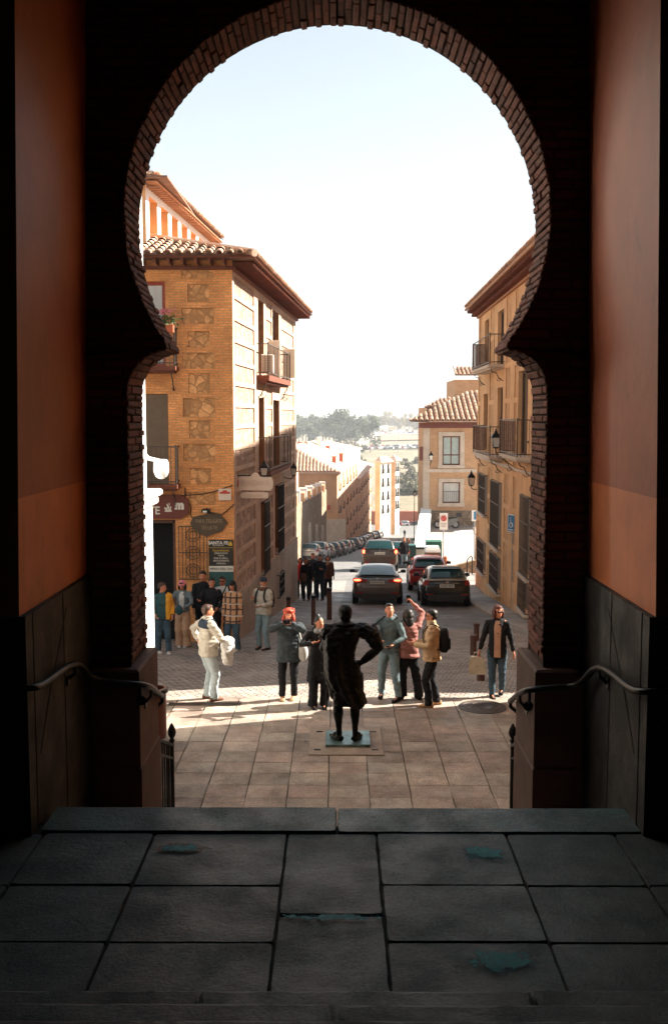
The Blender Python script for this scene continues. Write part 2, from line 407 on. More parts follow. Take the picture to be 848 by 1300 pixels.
mat('side_band', (.52, .35, .25), .9, .18, 2, .5, 50, dirt=.3)
rubblemat('side_rubble', (.46, .32, .24), (.38, .26, .19), (.30, .20, .14), 3.4)
mat('stone_socle', (.34, .26, .20), .85, .2, 1.5, .4, 30, dirt=.3)
mat('ochre_stucco', (.68, .39, .19), .9, .16, 1.2, .35, 40, dirt=.25)
mat('ochre_panel', (.56, .31, .145), .92, .22, 4, .6, 45, dirt=.2)
mat('house_ochre', (.58, .34, .18), .9, .15, 1.5, .3, 30)
brickmat('far_brick', (.60, .34, .18), (.50, .28, .14), (.48, .33, .21), bw=.3, bh=.08, ms=.015, bump=.4, var=.15)
mat('pale_stone', (.55, .45, .36), .85, .15, 2, .3)
mat('white_wall', (.80, .78, .74), .85, .08, 1.2, .3, 30)
mat('white_paint', (.78, .77, .74), .5, .05, 3, .05)
mat('far_white', (.76, .73, .68), .9, .1, .8, 0)
mat('far_grey_stucco', (.62, .37, .22), .9, .2, .5, 0, dirt=.3)
mat('orange_stucco', (.60, .33, .17), .9, .15, .6, 0, dirt=.2)
rubblemat('old_wall', (.34, .25, .17), (.26, .18, .12), (.18, .13, .09), 1.6, .5)
t = NT('roof_tile')
a_ = t.n('ShaderNodeAttribute', attribute_name='tint')
t.l(t.mul(t.mix(t.rng(t.noise(t.pos(), 3, 7, .7), .48, .62, 0, .8), (.47, .25, .15), (.50, .42, .34)), a_.outputs['Color']), t.b.inputs['Base Color']); t.b.inputs['Roughness'].default_value = .9
t.bump(t.noise(t.pos(), 30, 5, .6), .3)
mat('roof_under', (.22, .12, .08), .95, .3, 4)
mat('roof_far', (.62, .42, .32), .9, .2, .9, 0)
mat('soffit_wood', (.16, .045, .022), .8, .3, 5, .3)
mat('soffit_ochre', (.36, .17, .08), .8, .3, 5, .3)
mat('window_red', (.30, .042, .016), .5, .15, 6, .1)
mat('cane', (.30, .19, .14), .8, .35, 12, .4)
mat('window_brown', (.15, .05, .03), .5, .15, 6, .1)
mat('wood_dark', (.085, .038, .02), .6, .3, 6, .3)
mat('wood_door', (.10, .04, .022), .6, .3, 4, .3)
mat('blind', (.16, .105, .065), .7, .1, 6, .1)
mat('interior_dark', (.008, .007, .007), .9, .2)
mat('black_iron', (.012, .012, .013), .45, .2, 20, .3, metal=.4)
mat('grille_iron', (.075, .055, .045), .5, .3, 12, .2, metal=.3)
mat('handrail', (.012, .012, .013), .38, .2, 12, .1, metal=.3)
mat('grey_metal', (.34, .34, .33), .45, .15, 8, .1, metal=.5)
mat('bronze', (.008, .0075, .007), .42, .5, 9, .5, 25, metal=.85)
mat('bronze_plate', (.16, .24, .23), .35, .5, 4, .5, 30, metal=.6)
mat('bollard_brown', (.085, .035, .024), .5, .25, 10, .2)
mat('bin_brown', (.16, .06, .035), .55, .3, 6, .3)
mat('sign_brown', (.15, .035, .022), .6, .08, 3, .05)
mat('sign_cream', (.74, .58, .46), .6, .05, 3, .05)
mat('sign_red', (.5, .05, .03), .6, .1, 3, 0)
mat('sign_black', (.035, .028, .022), .6, .15, 3, .05)
mat('sign_text', (.72, .67, .58), .6, .05, 3, 0)
mat('sign_faint', (.60, .43, .34), .6, .05, 3, 0)
mat('sign_yellow', (.70, .42, .04), .6, .05, 3, 0)
mat('sign_teal', (.03, .10, .095), .6, .3, 6, .05)
mat('sign_blue', (.03, .20, .42), .45, .05, 3, 0)
mat('plaque_bronze', (.10, .066, .04), .55, .3, 8, .4, metal=.3)
mat('plaque_letters', (.36, .25, .15), .6, .2, 8, .1)
mat('curtain', (.55, .55, .52), .9, .1, 4, .2)
mat('curtain_teal', (.40, .48, .46), .9, .1, 4, .2)
glassmat('glass', (.035, .045, .045), .06)
glassmat('car_glass', (.012, .05, .055), .05)
glassmat('lantern_glass', (.70, .66, .58), .3)
mat('flower_red', (.62, .02, .02), .7, .2, 9, 0); mat('flower_pink', (.7, .22, .26), .7, .2, 9, 0)
mat('leaf_green', (.05, .11, .03), .7, .4, 9, 0); mat('terracotta', (.46, .11, .045), .8, .15, 6, .2)
mat('tree_leaf', (.065, .085, .032), .8, .45, .35, 0); mat('tree_leaf_yellow', (.22, .16, .05), .8, .4, .35, 0); mat('bark', (.10, .075, .055), .9, .3, 3, .4)
mat('scrub_leaf', (.14, .13, .075), .9, .5, .2, 0)
mat('cable', (.03, .022, .018), .7)
mat('ac_white', (.72, .66, .58), .5, .05, 5, .05); mat('ac_grille', (.28, .24, .20), .6)
mat('tyre', (.02, .02, .021), .85, .2, 20, .2); mat('rim', (.42, .42, .43), .35, .1, 8, 0, metal=.8)
mat('plastic_black', (.018, .018, .019), .5, .2, 12, .1)
emis('tail_lit', (1, .10, .04), 2.2); mat('tail_off', (.32, .02, .015), .25, .1, 9, 0); mat('plate', (.62, .60, .54), .5, .05, 9, 0); mat('chrome', (.6, .6, .6), .15, .05, 9, 0, metal=1)
mat('plate_ink', (.03, .03, .04), .6)
for nm, c, r_, m_ in (('car_bronze', (.10, .075, .06), .3, .6), ('car_dark', (.045, .042, .040), .3, .5), ('car_black', (.008, .012, .012), .2, .2), ('car_red', (.30, .018, .012), .3, .2), ('car_white', (.72, .72, .70), .35, .0),
                     ('car_silver', (.42, .42, .42), .3, .7), ('car_grey', (.16, .165, .17), .3, .6), ('car_blue', (.05, .09, .14), .3, .4), ('car_beige', (.36, .32, .27), .3, .4)):
    paint(nm, c, r_, m_)
# people
mat('skin', (.52, .20, .11), .5, .08, 9, .1, local=True); mat('skin_dark', (.36, .13, .07), .5, .08, 9, .1, local=True)
mat('hair_black', (.012, .010, .009), .5, .3, 30, .5, local=True); mat('hair_brown', (.055, .024, .014), .5, .3, 30, .5, local=True); mat('hair_red', (.40, .05, .02), .5, .35, 30, .6, local=True); mat('hair_auburn', (.085, .02, .012), .5, .35, 30, .6, local=True)
for nm, c in (('cl_black', (.012, .012, .014)), ('cl_navy', (.022, .030, .042)), ('cl_charcoal', (.045, .055, .06)), ('cl_teal', (.035, .085, .09)), ('cl_hoodie', (.10, .135, .14)), ('cl_beige', (.46, .40, .31)), ('cl_tan', (.50, .33, .19)),
              ('cl_white', (.54, .52, .48)), ('cl_offwhite', (.40, .355, .29)), ('cl_jeans', (.045, .075, .10)), ('cl_lightjeans', (.36, .41, .42)), ('cl_pinktop', (.30, .13, .11)), ('cl_khaki', (.46, .27, .16)), ('cl_mustard', (.66, .30, .03)),
              ('cl_green', (.04, .12, .085)), ('cl_greyblue', (.13, .16, .17)), ('cl_red', (.5, .02, .015)), ('cl_pink', (.72, .22, .26)), ('cl_grey', (.22, .22, .21)), ('cl_brown', (.12, .05, .03)), ('cl_steel', (.17, .23, .25)), ('cl_shoe', (.42, .24, .12)),
              ('cl_top', (.44, .25, .17)), ('cl_skirt', (.30, .10, .05))):
    mat(nm, c, .85, .16, 9, .35, 90, local=True, spec=.2)
t = NT('cl_plaid')
mp = t.n('ShaderNodeSeparateXYZ'); t.l(t.objc(), mp.inputs[0])
def stripe(o, sc_, w):
    m1 = t.n('ShaderNodeMath', operation='MULTIPLY'); t.l(o, m1.inputs[0]); m1.inputs[1].default_value = sc_
    m2 = t.n('ShaderNodeMath', operation='FRACT'); t.l(m1.outputs[0], m2.inputs[0])
    m3 = t.n('ShaderNodeMath', operation='LESS_THAN'); t.l(m2.outputs[0], m3.inputs[0]); m3.inputs[1].default_value = w; return m3.outputs[0]
c1 = t.mix(stripe(mp.outputs[0], 7, .28), (.50, .26, .13), (.06, .035, .03)); c2 = t.mix(stripe(mp.outputs[2], 7, .26), c1, (.07, .04, .035)); c3 = t.mix(stripe(mp.outputs[2], 3.5, .08), c2, (.6, .5, .4))
t.l(c3, t.b.inputs['Base Color']); t.b.inputs['Roughness'].default_value = .9
mat('eye_dark', (.01, .008, .008), .2, local=True); mat('lip', (.30, .06, .05), .5, local=True); mat('phone_black', (.01, .01, .012), .2)
# ============================================================ people
def ik(a, b, l1, l2, pole):
    a, b = V(a), V(b); d = b - a; L = min(d.length, (l1 + l2) * .995); d = d.normalized(); b = a + d * L
    k = (l1 * l1 - l2 * l2 + L * L) / (2 * L); h_ = math.sqrt(max(0, l1 * l1 - k * k)); p = V(pole); p = (p - d * p.dot(d)).normalized()
    return a + d * k + p * h_, b
def ringz(c, rx, ry, n=16, yaw=0, p=2.3):
    out = []
    for k in range(n):
        a = 2 * PI * k / n; ca, sa = math.cos(a), math.sin(a); x = math.copysign(abs(ca) ** (2 / p), ca) * rx; y = math.copysign(abs(sa) ** (2 / p), sa) * ry
        out.append(V((c[0] + x * math.cos(yaw) - y * math.sin(yaw), c[1] + x * math.sin(yaw) + y * math.cos(yaw), c[2])))
    return out
def remesh(mb, vox, name, mats, folds=0, fs=9, extra=None, smooth_it=2):
    me = mb.mesh(name)
    out = bake(me, name, [('REMESH', dict(mode='VOXEL', voxel_size=vox, adaptivity=0)), ('SMOOTH', dict(factor=.5, iterations=smooth_it))], mats)
    if folds:
        nrm = [v.normal.copy() for v in out.vertices]; pos = [v.co.copy() for v in out.vertices]; new = []
        for p, nv in zip(pos, nrm):
            f = noise.noise(V((p.x * fs, p.y * fs, p.z * fs * 1.7 + p.x * 3))) + .5 * noise.noise(V((p.x * fs * 2.3, p.y * fs * 2.3, p.z * fs * 3 + 5)))
            new += (p + nv * (f * folds))[:]
        out.vertices.foreach_set('co', new); out.update()
    if extra:    # hands and features joined to the same mesh
        bm = bmesh.new(); bm.from_mesh(out); e = extra.mesh('x'); bm.from_mesh(e); bm.to_mesh(out); bm.free(); bpy.data.meshes.remove(e)
        out.polygons.foreach_set('use_smooth', [True] * len(out.polygons))
    return out
def hand_mb(mb, wrist, d, palm_n, s=1.0, curl=.5, side=1):
    """palm, four jointed fingers of different length and a thumb leaving the side of the palm"""
    d = V(d).normalized(); pn = V(palm_n); pn = (pn - d * pn.dot(d)).normalized(); sd_ = d.cross(pn) * side
    w = V(wrist); L = .085 * s
    mb.loft([[w + d * (t * L) + sd_ * (math.cos(k * PI / 4) * ww) + pn * (math.sin(k * PI / 4) * hh) for k in range(8)] for t, ww, hh in ((-.25, .025 * s, .020 * s), (.15, .034 * s, .017 * s), (.7, .042 * s, .015 * s), (1.02, .040 * s, .011 * s))])
    for i, (off, ln) in enumerate(((.030, .068), (.010, .078), (-.011, .072), (-.030, .056))):
        b = w + d * (L * .97) + sd_ * off * s; c1 = curl * (.8 + .12 * i); p = [b - d * .012, b]; dd = d; ang = 0
        for j, fr in enumerate((.45, .32, .25)):
            ang += c1 * (.55 if j == 0 else .75); dd = d * math.cos(ang) + pn * math.sin(ang); p.append(p[-1] + dd * ln * fr * s)
        mb.tube(p, [.0095 * s, .0095 * s, .0088 * s, .0078 * s, .006 * s], 6)
    b = w + d * (L * .28) + sd_ * .030 * s; p = [b - sd_ * .01, b, b + (sd_ * .75 + d * .6 + pn * .25).normalized() * .034 * s, b + (sd_ * .75 + d * .6 + pn * .25).normalized() * .034 * s + (d + sd_ * .25 + pn * .5 * curl).normalized() * .034 * s]
    mb.tube(p, [.012 * s, .0125 * s, .011 * s, .008 * s], 6)
def head_geo(M, s=1.0, fem=0):
    """skull, jaw, nose, ears in head space (y forward, origin at the head centre)"""
    mb = MB(); E = lambda c, r: mb.ell(M @ V(c), [q * s for q in r], 14, 10, M.to_3x3())
    E((0, -.008, .028), (.076, .096, .090)); E((0, .018, -.035), (.060, .072, .078)); E((0, .045, -.078), (.034, .038, .030)); E((0, .06, -.005), (.055, .034, .05))
    mb.tube([M @ V((0, .082, .012)), M @ V((0, .104, -.020)), M @ V((0, .092, -.034))], [.009 * s, .014 * s, .011 * s], 8)
    for q in (-1, 1): E((q * .077, -.004, -.008), (.010, .020, .032)); 
    E((0, .086, -.054), (.022, .012, .009))
    return mb
def person(label, loc, heading, h=1.72, top='cl_navy', pants='cl_jeans', shoes='cl_black', hair='hair_black', hstyle='short', skin='skin', lh=(-.24, .06, .84), rh=(.24, .06, .84), head_yaw=0, head_pitch=0,
           feet=((-.10, 0), (.10, 0)), build=1.0, hem=.80, coat=0, hood=False, hat=None, puffy=0, flare=0, lean=0, sleeve=True, lcurl=.5, rcurl=.5, group=None, legw=1.0, belly=0, glasses=False, scarf=None, inner=None, detail=True, lpole=(-.5, -1, -.3), rpole=(.5, -1, -.3), footyaw=(12, -12), collar=None):
    """local frame: y forward, x to the person's right, z up, metres for a 1.72 m figure; returns (object, local->world matrix)"""
    s = h / 1.72; vox = .013
    W_ = Matrix.Translation(V(loc)) @ Matrix.Rotation(R(heading), 4, 'Z') @ Matrix.Scale(s, 4)
    bw = build
    def tor(z_, off=0): return off + lean * max(0, z_ - .9)
    sh = [V((q * .168 * bw, tor(1.40), 1.40)) for q in (-1, 1)]; hands = [V(lh), V(rh)]; elb = []; wr = []
    for a, hd_, po in zip(sh, hands, (lpole, rpole)): e, w_ = ik(a, hd_, .29, .26, po); elb.append(e); wr.append(w_)
    hips = [V((q * .09 * bw, 0, .90)) for q in (-1, 1)]; ank = [V((f[0], f[1], .085 + (f[2] if len(f) > 2 else 0))) for f in feet]; kn = []
    for i, (a, b) in enumerate(zip(hips, ank)): k, _ = ik(a, b, .425, .405, (0, 1, 0)); kn.append(k)
    hy = R(head_yaw); hp_ = R(head_pitch); neck = V((0, tor(1.47) - .005, 1.47)); hc = neck + V((0, tor(1.6) - tor(1.47) + .012, .135))
    Mh = Matrix.Translation(neck) @ Matrix.Rotation(hy, 4, 'Z') @ Matrix.Rotation(-hp_, 4, 'X') @ Matrix.Translation(hc - neck)
    # ---- the body: one continuous skin
    mb = MB()
    T = [(.86, .13, .095, 0), (.93, .16 * bw, .112, 0), (1.02, .145 * bw, .105 + belly, belly * .5), (1.12, .135 * bw, .10 + belly, belly * .6), (1.25, .148 * bw, .108, .0), (1.36, .154 * bw, .100, -.005), (1.42, .135 * bw, .080, -.01), (1.455, .085, .062, -.008), (1.49, .052, .055, .0), (1.54, .050, .054, .008)]
    mb.loft([ringz((0, tor(z_, o_), z_), a, b) for z_, a, b, o_ in T])
    for i in range(2):
        mb.tube([sh[i] - V((sh[i].x * .25, 0, -.0)), sh[i], elb[i], wr[i]], [.06, .055, .042, .026], 10)
        mb.tube([hips[i] + V((0, 0, .04)), hips[i] - V((0, 0, .1)), kn[i], kn[i] * .55 + ank[i] * .45 + V((0, -.015, 0)), ank[i], ank[i] - V((0, 0, .03))], [.09, .088, .058, .052, .034, .035], 10)
        fy = R(footyaw[i]); fd = V((-math.sin(fy) * -1, math.cos(fy), 0)); mb.tube([ank[i] + V((0, 0, -.02)) - fd * .04, ank[i] + fd * .05 - V((0, 0, .035)), ank[i] + fd * .15 - V((0, 0, .055))], [.036, .036, .026], 8)
    hd = head_geo(Mh); mb.add(hd.v, hd.f)
    ex = MB()
    for i, cu in ((0, lcurl), (1, rcurl)):
        fore = (wr[i] - elb[i]).normalized(); inw = V((-1 if i else 1, .3, 0)) if fore.z < -.5 else V((0, -.3 if fore.z > .5 else 0, 1 if fore.z < .5 and fore.y > .3 else 0)) + V((-.6 if i else .6, .2, 0))
        hand_mb(ex, wr[i], fore, inw, 1.0, cu, 1 if i else -1)
    me = remesh(mb, vox, 'person', [skin], extra=ex); me.transform(Matrix.Scale(s, 4))
    o = link(me, 'person', None, V(loc)); o.rotation_euler.z = R(heading); tag(o, label, 'person', group)
    def piece(mb, nm, m_, vx=vox, folds=0, fs=9, remesh_=True, sm=True, par=o, it=2):
        if remesh_: me = remesh(mb, vx, nm, [m_], folds, fs, smooth_it=it)
        else:
            me = mb.mesh(nm); me.materials.append(MATS[m_]); me.polygons.foreach_set('use_smooth', [sm] * len(me.polygons))
        me.transform(Matrix.Scale(s, 4)); return link(me, nm, par)
    # ---- trousers
    mb = MB(); mb.loft([ringz((0, tor(z_, o_), z_), a, b) for z_, a, b, o_ in ((.84, .14 * bw, .105, 0), (.90, .168 * bw, .118, 0), (.97, .162 * bw, .118 + belly * .5, belly * .3), (1.03, .152 * bw, .112 + belly, belly * .5))])
    for i in range(2):
        k_, a_ = kn[i], ank[i]; r1 = .078 * legw; mb.tube([hips[i] + V((0, 0, .02)), hips[i] - V((0, 0, .10)), k_, k_ * .5 + a_ * .5 + V((0, -.012, 0)), a_ + V((0, 0, -.035 if legw > 1 else -.01))], [.098, .100 * (1 + (legw - 1) * .4), r1 * .98, r1 * .86, r1 * (.80 + (legw - 1) * .9)], 12)
    piece(mb, 'trousers', pants, folds=.012, fs=8)
    # ---- shoes
    for i in range(2):
        fy = R(footyaw[i]); fd = V((math.sin(fy), math.cos(fy), 0)); a_ = V((ank[i].x, ank[i].y, ank[i].z - .085)); sd_ = V((fd.y, -fd.x, 0)); mb = MB()
        mb.loft([[a_ + fd * t_ + sd_ * (math.cos(k * PI / 5) * ww) + V((0, 0, max(0.0, zc_ + math.sin(k * PI / 5) * hh))) for k in range(10)] for t_, ww, zc_, hh in ((-.085, .02, .035, .03), (-.07, .036, .045, .045), (0, .042, .052, .052), (.07, .046, .038, .038), (.14, .046, .028, .028), (.185, .030, .020, .020))])
        piece(mb, 'shoe', shoes, remesh_=False)
    # ---- top garment with sleeves
    if top:
        p_ = .012 + puffy; mb = MB(); lo = hem
        Tt = [(lo, (.165 + flare) * bw + p_, .122 + belly * .4 + p_ + flare * .5, belly * .3)]
        if lo < .9: Tt.append((.93, .165 * bw + p_ + flare * .3, .118 + belly * .5 + p_, belly * .3))
        Tt += [(1.03, .152 * bw + p_, .112 + belly + p_, belly * .5), (1.14, .146 * bw + p_, .108 + belly + p_, belly * .5), (1.26, .154 * bw + p_, .115 + p_, 0), (1.36, .160 * bw + p_, .108 + p_ * .7, -.005), (1.425, .135 * bw + p_ * .6, .085 + p_ * .5, -.01), (1.462, .088, .070, -.008), (1.49 + (.02 if collar else 0), .062, .064, 0)]
        mb.loft([ringz((0, tor(z_, o_), z_), a, b) for z_, a, b, o_ in Tt])
        if sleeve:
            for i in range(2): mb.tube([sh[i] - V((sh[i].x * .3, 0, .01)), sh[i], (sh[i] + elb[i]) / 2, elb[i], (elb[i] + wr[i]) / 2, wr[i] * 1.0 + (elb[i] - wr[i]).normalized() * .012], [.066 + p_ * .5, .064 + p_ * .5, .055 + p_ * .5, .049 + p_ * .5, .043 + p_ * .4, .034 + p_ * .4], 12)
        if hood: mb.ell((0, tor(1.44) - .10, 1.46), (.12, .07, .085), 12, 8); mb.tube([V((-.09, tor(1.45) - .02, 1.47)), V((-.05, .06, 1.45)), V((0, .08, 1.42)), V((.05, .06, 1.45)), V((.09, tor(1.45) - .02, 1.47))], .028, 8)
        if collar: mb.loft([ringz((0, tor(1.47), z_), a, b) for z_, a, b in ((1.44, .075, .075), (1.50, .072, .072), (1.53, .070, .072))])
        jk = piece(mb, 'jacket' if coat or puffy or hood else 'top', top, folds=.012 + puffy * .25, fs=9 if not puffy else 8)
        if puffy:
            nv = [v.normal.copy() for v in jk.data.vertices]; co_ = [v.co.copy() for v in jk.data.vertices]; new = []
            for p_q, n_q in zip(co_, nv): new += (p_q + n_q * (.007 * s * abs(math.sin(p_q.z / s * 42))))[:]
            jk.data.vertices.foreach_set('co', new); jk.data.update()
    if inner:    # shirt showing in the open front of a jacket
        mb = MB(); rg = []
        for z_, ww in ((hem + .03, .062), (.93, .060), (1.05, .058), (1.15, .060), (1.25, .066), (1.34, .066), (1.41, .050), (1.45, .035)):
            tb = [t for t in Tt]; lo_ = max([t for t in tb if t[0] <= z_], key=lambda t: t[0]); hi_ = min([t for t in tb if t[0] >= z_], key=lambda t: t[0]); f_ = 0 if hi_[0] == lo_[0] else (z_ - lo_[0]) / (hi_[0] - lo_[0])
            rx_, ry_, of_ = [lo_[k] + (hi_[k] - lo_[k]) * f_ for k in (1, 2, 3)]
            rg.append([V((x * ww, tor(z_, of_) + (ry_ + .006) * (1 - (abs(x * ww) / rx_) ** 2.3) ** (1 / 2.3), z_)) for x in (-1, -.66, -.33, 0, .33, .66, 1)])
        mb.loft(rg, closed=False, caps=False); piece(mb, 'shirt_front', inner, remesh_=False)
    # ---- hair, hats, face
    MB_h = MB(); E = lambda c, r, mbx: mbx.ell(Mh @ V(c), r, 14, 10, Mh.to_3x3())
    if hstyle != 'bald':
        mbh = MB(); E((0, -.022, .048), (.083, .094, .084), mbh)
        if hstyle in ('short',): E((0, -.045, .005), (.080, .068, .068), mbh); E((0, .035, .088), (.062, .052, .032), mbh)
        if hstyle in ('long', 'bob', 'curly'):
            E((0, -.045, -.01), (.092, .075, .10), mbh); 
            for q in (-1, 1): E((q * .082, .0, -.03), (.032, .062, .10), mbh)
            E((0, .045, .092), (.062, .045, .028), mbh)
        if hstyle == 'long': E((0, -.07, -.12), (.085, .05, .14), mbh)
        if hstyle == 'curly':
            E((0, -.03, .045), (.105, .112, .105), mbh); E((0, .05, .085), (.075, .055, .045), mbh)
            for q in (-1, 1): E((q * .092, .01, -.06), (.036, .05, .075), mbh)
            rr_ = random.Random(3)
            for _ in range(26): a = rr_.uniform(0, 6.28); zz = rr_.uniform(-.10, .13); E((math.cos(a) * .090, -.03 + math.sin(a) * .085 if math.sin(a) < .5 else .025, zz), (.030, .030, .030), mbh)
        if hstyle == 'bun': E((0, -.05, .0), (.080, .065, .075), mbh); E((0, -.05, .135), (.045, .042, .038), mbh)
        piece(mbh, 'hair', hair, vx=.010, folds=.003, fs=30, it=2)
    if hat:
        kind_, hm = hat; mbh = MB()
        if kind_ == 'cap':
            E((0, -.008, .062), (.089, .104, .078), mbh); mbh.loft([[Mh @ V((x, y_, z_)) for x, y_, z_ in ((-ww, y0, z0), (0, y0 + .008, z0 + .014), (ww, y0, z0), (ww, y0, z0 - .008), (0, y0 + .008, z0 + .006), (-ww, y0, z0 - .008))] for y0, z0, ww in ((.06, .06, .075), (.12, .052, .068), (.165, .042, .045))])
        else:
            E((0, -.012, .065), (.090, .102, .082), mbh); mbh.loft([[Mh @ p for p in ringz((0, -.010, z_), r_, r_ * 1.1)] for z_, r_ in ((.03, .094), (.065, .096))])
            if kind_ == 'bucket': mbh.loft([[Mh @ p for p in ringz((0, 0, z_), r_, r_ * 1.08)] for z_, r_ in ((.015, .125), (.045, .098), (.055, .09))])
        piece(mbh, 'hat', hm, vx=.009, it=1)
    if detail:
        for q in (-1, 1):
            mb = MB(); mb.ell(Mh @ V((q * .030, .084, .012)), (.012, .007, .006), 8, 5, Mh.to_3x3()); piece(mb, 'eye', 'eye_dark', remesh_=False)
            mb = MB(); mb.tube([Mh @ V((q * .014, .094, .030)), Mh @ V((q * .032, .092, .036)), Mh @ V((q * .048, .080, .030))], .0035, 4); piece(mb, 'eyebrow', hair, remesh_=False)
        mb = MB(); mb.ell(Mh @ V((0, .095, -.055)), (.020, .006, .006), 8, 5, Mh.to_3x3()); piece(mb, 'mouth', 'lip', remesh_=False)
    if glasses:
        mb = MB()
        for q in (-1, 1): mb.ell(Mh @ V((q * .032, .096, .012)), (.026, .008, .019), 10, 6, Mh.to_3x3()); mb.tube([Mh @ V((q * .055, .09, .016)), Mh @ V((q * .080, .0, .012))], .003, 4)
        mb.tube([Mh @ V((-.01, .104, .014)), Mh @ V((.01, .104, .014))], .004, 4); piece(mb, 'sunglasses', 'phone_black', remesh_=False)
    if scarf: mb = MB(); mb.loft([ringz((0, tor(1.47) + .01, z_), a, b) for z_, a, b in ((1.42, .10, .10), (1.46, .11, .10), (1.51, .08, .085))]); piece(mb, 'scarf', scarf, folds=.01)
    info = dict(W=W_, wr=wr, elb=elb, hc=hc, s=s, o=o, sh=sh, tor=tor); return info
def hold(info, mb, name, m_, label, cat, smooth=False):
    """a separate thing written in the person's frame"""
    mb.v = [info['W'] @ v for v in mb.v]; c = sum(mb.v, V((0, 0, 0))) / len(mb.v); zmin = min(v.z for v in mb.v); return tag(mb.build(name, m_, smooth=smooth, loc=(c.x, c.y, zmin)), label, cat)
def phone(info, i, label, up=(0, 0, 1), off=.09):
    w_ = info['wr'][i]; d = (w_ - info['elb'][i]).normalized(); c = w_ + d * off; mb = MB(); u = V(up).normalized(); x = V((1, 0, 0)); n = x.cross(u).normalized(); M = Matrix((x, n, u)).transposed(); mb.box(c, (.075, .010, .15), rot=M); return hold(info, mb, 'phone', 'phone_black', label, 'phone')
def backpack(info, m_, label, sz=(.28, .16, .42), zc_=1.20, strap=True, yo=0):
    mb = MB(); t_ = info['tor'](zc_); a, b, c = sz; y0 = t_ - .14 - yo - b / 2
    mb.loft([ringz((0, y0, zc_ - c / 2 + c * k), a / 2 * w_, b / 2 * w2, 16, p=3.2) for k, w_, w2 in ((0, .8, .7), (.08, .97, .95), (.5, 1, 1.05), (.85, .95, .85), (.97, .75, .6), (1, .5, .4))])
    mb.box((0, y0 - b * .5, zc_ - c * .16), (a * .72, .06, c * .45), bev=.02)
    o = empty('backpack', info['W'] @ V((0, y0, zc_ - c / 2))); tag(o, label, 'backpack'); mb.v = [info['W'] @ v for v in mb.v]; put(mb, 'bag', m_, o, smooth=50)
    if strap:
        for q in (-1, 1):
            mb = MB(); x = q * .105; mb.tube(smooth_path([V((x, y0 + b * .3, zc_ + c * .42)), V((x, t_ - .08, 1.465)), V((x, t_ + .02, 1.478)), V((x, t_ + .115, 1.40)), V((x * 1.15, t_ + .155, 1.26)), V((x * 1.5, t_ + .08, 1.10)), V((x * 1.4, y0 + b * .3, 1.05))], 3), .022, 6, flat=.45); mb.v = [info['W'] @ v for v in mb.v]; put(mb, 'strap', m_, o, smooth=True)
    return o
def gp(px, py): return ghit(px, py)
def pp(px, Y): return V((((px - 428) / FPX) * Y, Y, zprof(Y)))
GR = None
# man in beige jacket, seen from behind turned right, hand on hip, coat over the arm
p = gp(265, 890)
i1 = person('man in a sunlit beige jacket with grey shoulders and pale trousers, hand on hip', p, -62, 1.76, 'cl_offwhite', 'cl_lightjeans', 'cl_brown', 'hair_brown', 'short', lh=(-.27, -.07, 1.02), rh=(.20, .30, 1.02), feet=((-.12, .02), (.12, .06)), build=1.10, hem=.82, puffy=.014, belly=.03, lpole=(-1, -.6, 0), rpole=(1, -.3, -.3), collar=1, legw=1.05, head_yaw=-8)
mb = MB(); T = i1['tor']; mb.loft([ringz((0, T(z_) - .008, z_), a, b) for z_, a, b in ((1.33, .225, .150), (1.38, .222, .148), (1.43, .192, .124), (1.475, .105, .10))]); me = remesh(mb, .013, 'yoke', ['cl_navy'], .004); me.transform(Matrix.Scale(i1['s'], 4)); link(me, 'shoulder_yoke', i1['o'])
mb = MB(); w_ = i1['wr'][1]; e_ = i1['elb'][1]; c = (w_ + e_) / 2 + V((0, .06, 0))
mb.loft([ringz((c.x, c.y, c.z + dz), a, b, yaw=.4) for dz, a, b in ((.07, .05, .08), (.03, .09, .13), (-.12, .10, .13), (-.30, .09, .11), (-.42, .06, .08))])
me = remesh(mb, .015, 'folded_coat', ['cl_white'], .022, 12); o = link(me, 'folded_coat', None); me.transform(i1['W']); c2 = sum((v.co for v in me.vertices), V((0, 0, 0))) / len(me.vertices); me.transform(Matrix.Translation(-c2)); o.location = c2; tag(o, 'crumpled white coat hanging over the forearm of the man in beige', 'coat')
# red haired woman photographing towards the viewer
p = gp(367, 888)
i2 = person('woman with bright red hair and dark padded coat raising both hands to her face', p, 176, 1.66, 'cl_charcoal', 'cl_black', 'cl_tan', 'hair_red', 'curly', lh=(-.07, .24, 1.50), rh=(.07, .24, 1.50), feet=((-.10, .0), (.12, .05)), build=1.22, hem=.74, puffy=.02, lpole=(-1, 0, -.5), rpole=(1, 0, -.5), lcurl=.9, rcurl=.9, collar=1, legw=1.0, head_pitch=-5)
mb = MB(); mb.box((0, .30, 1.55), (.13, .07, .085), bev=.01); mb.lathe([(0, 0), (.035, 0), (.035, .06), (0, .06)], (0, .335, 1.55), 12, axis='Y'); hold(i2, mb, 'camera', 'phone_black', 'small black camera held to the face of the red haired woman', 'camera')
mb = MB(); mb.ell((-.27, .06, .92), (.10, .06, .17), 12, 8); mb.tube([(-.27, .05, 1.05), (-.2, .06, 1.3), (-.12, .02, 1.47)], .015, 6); hold(i2, mb, 'shoulder_bag', 'cl_white', 'patterned white shoulder bag at the side of the red haired woman', 'bag', True)
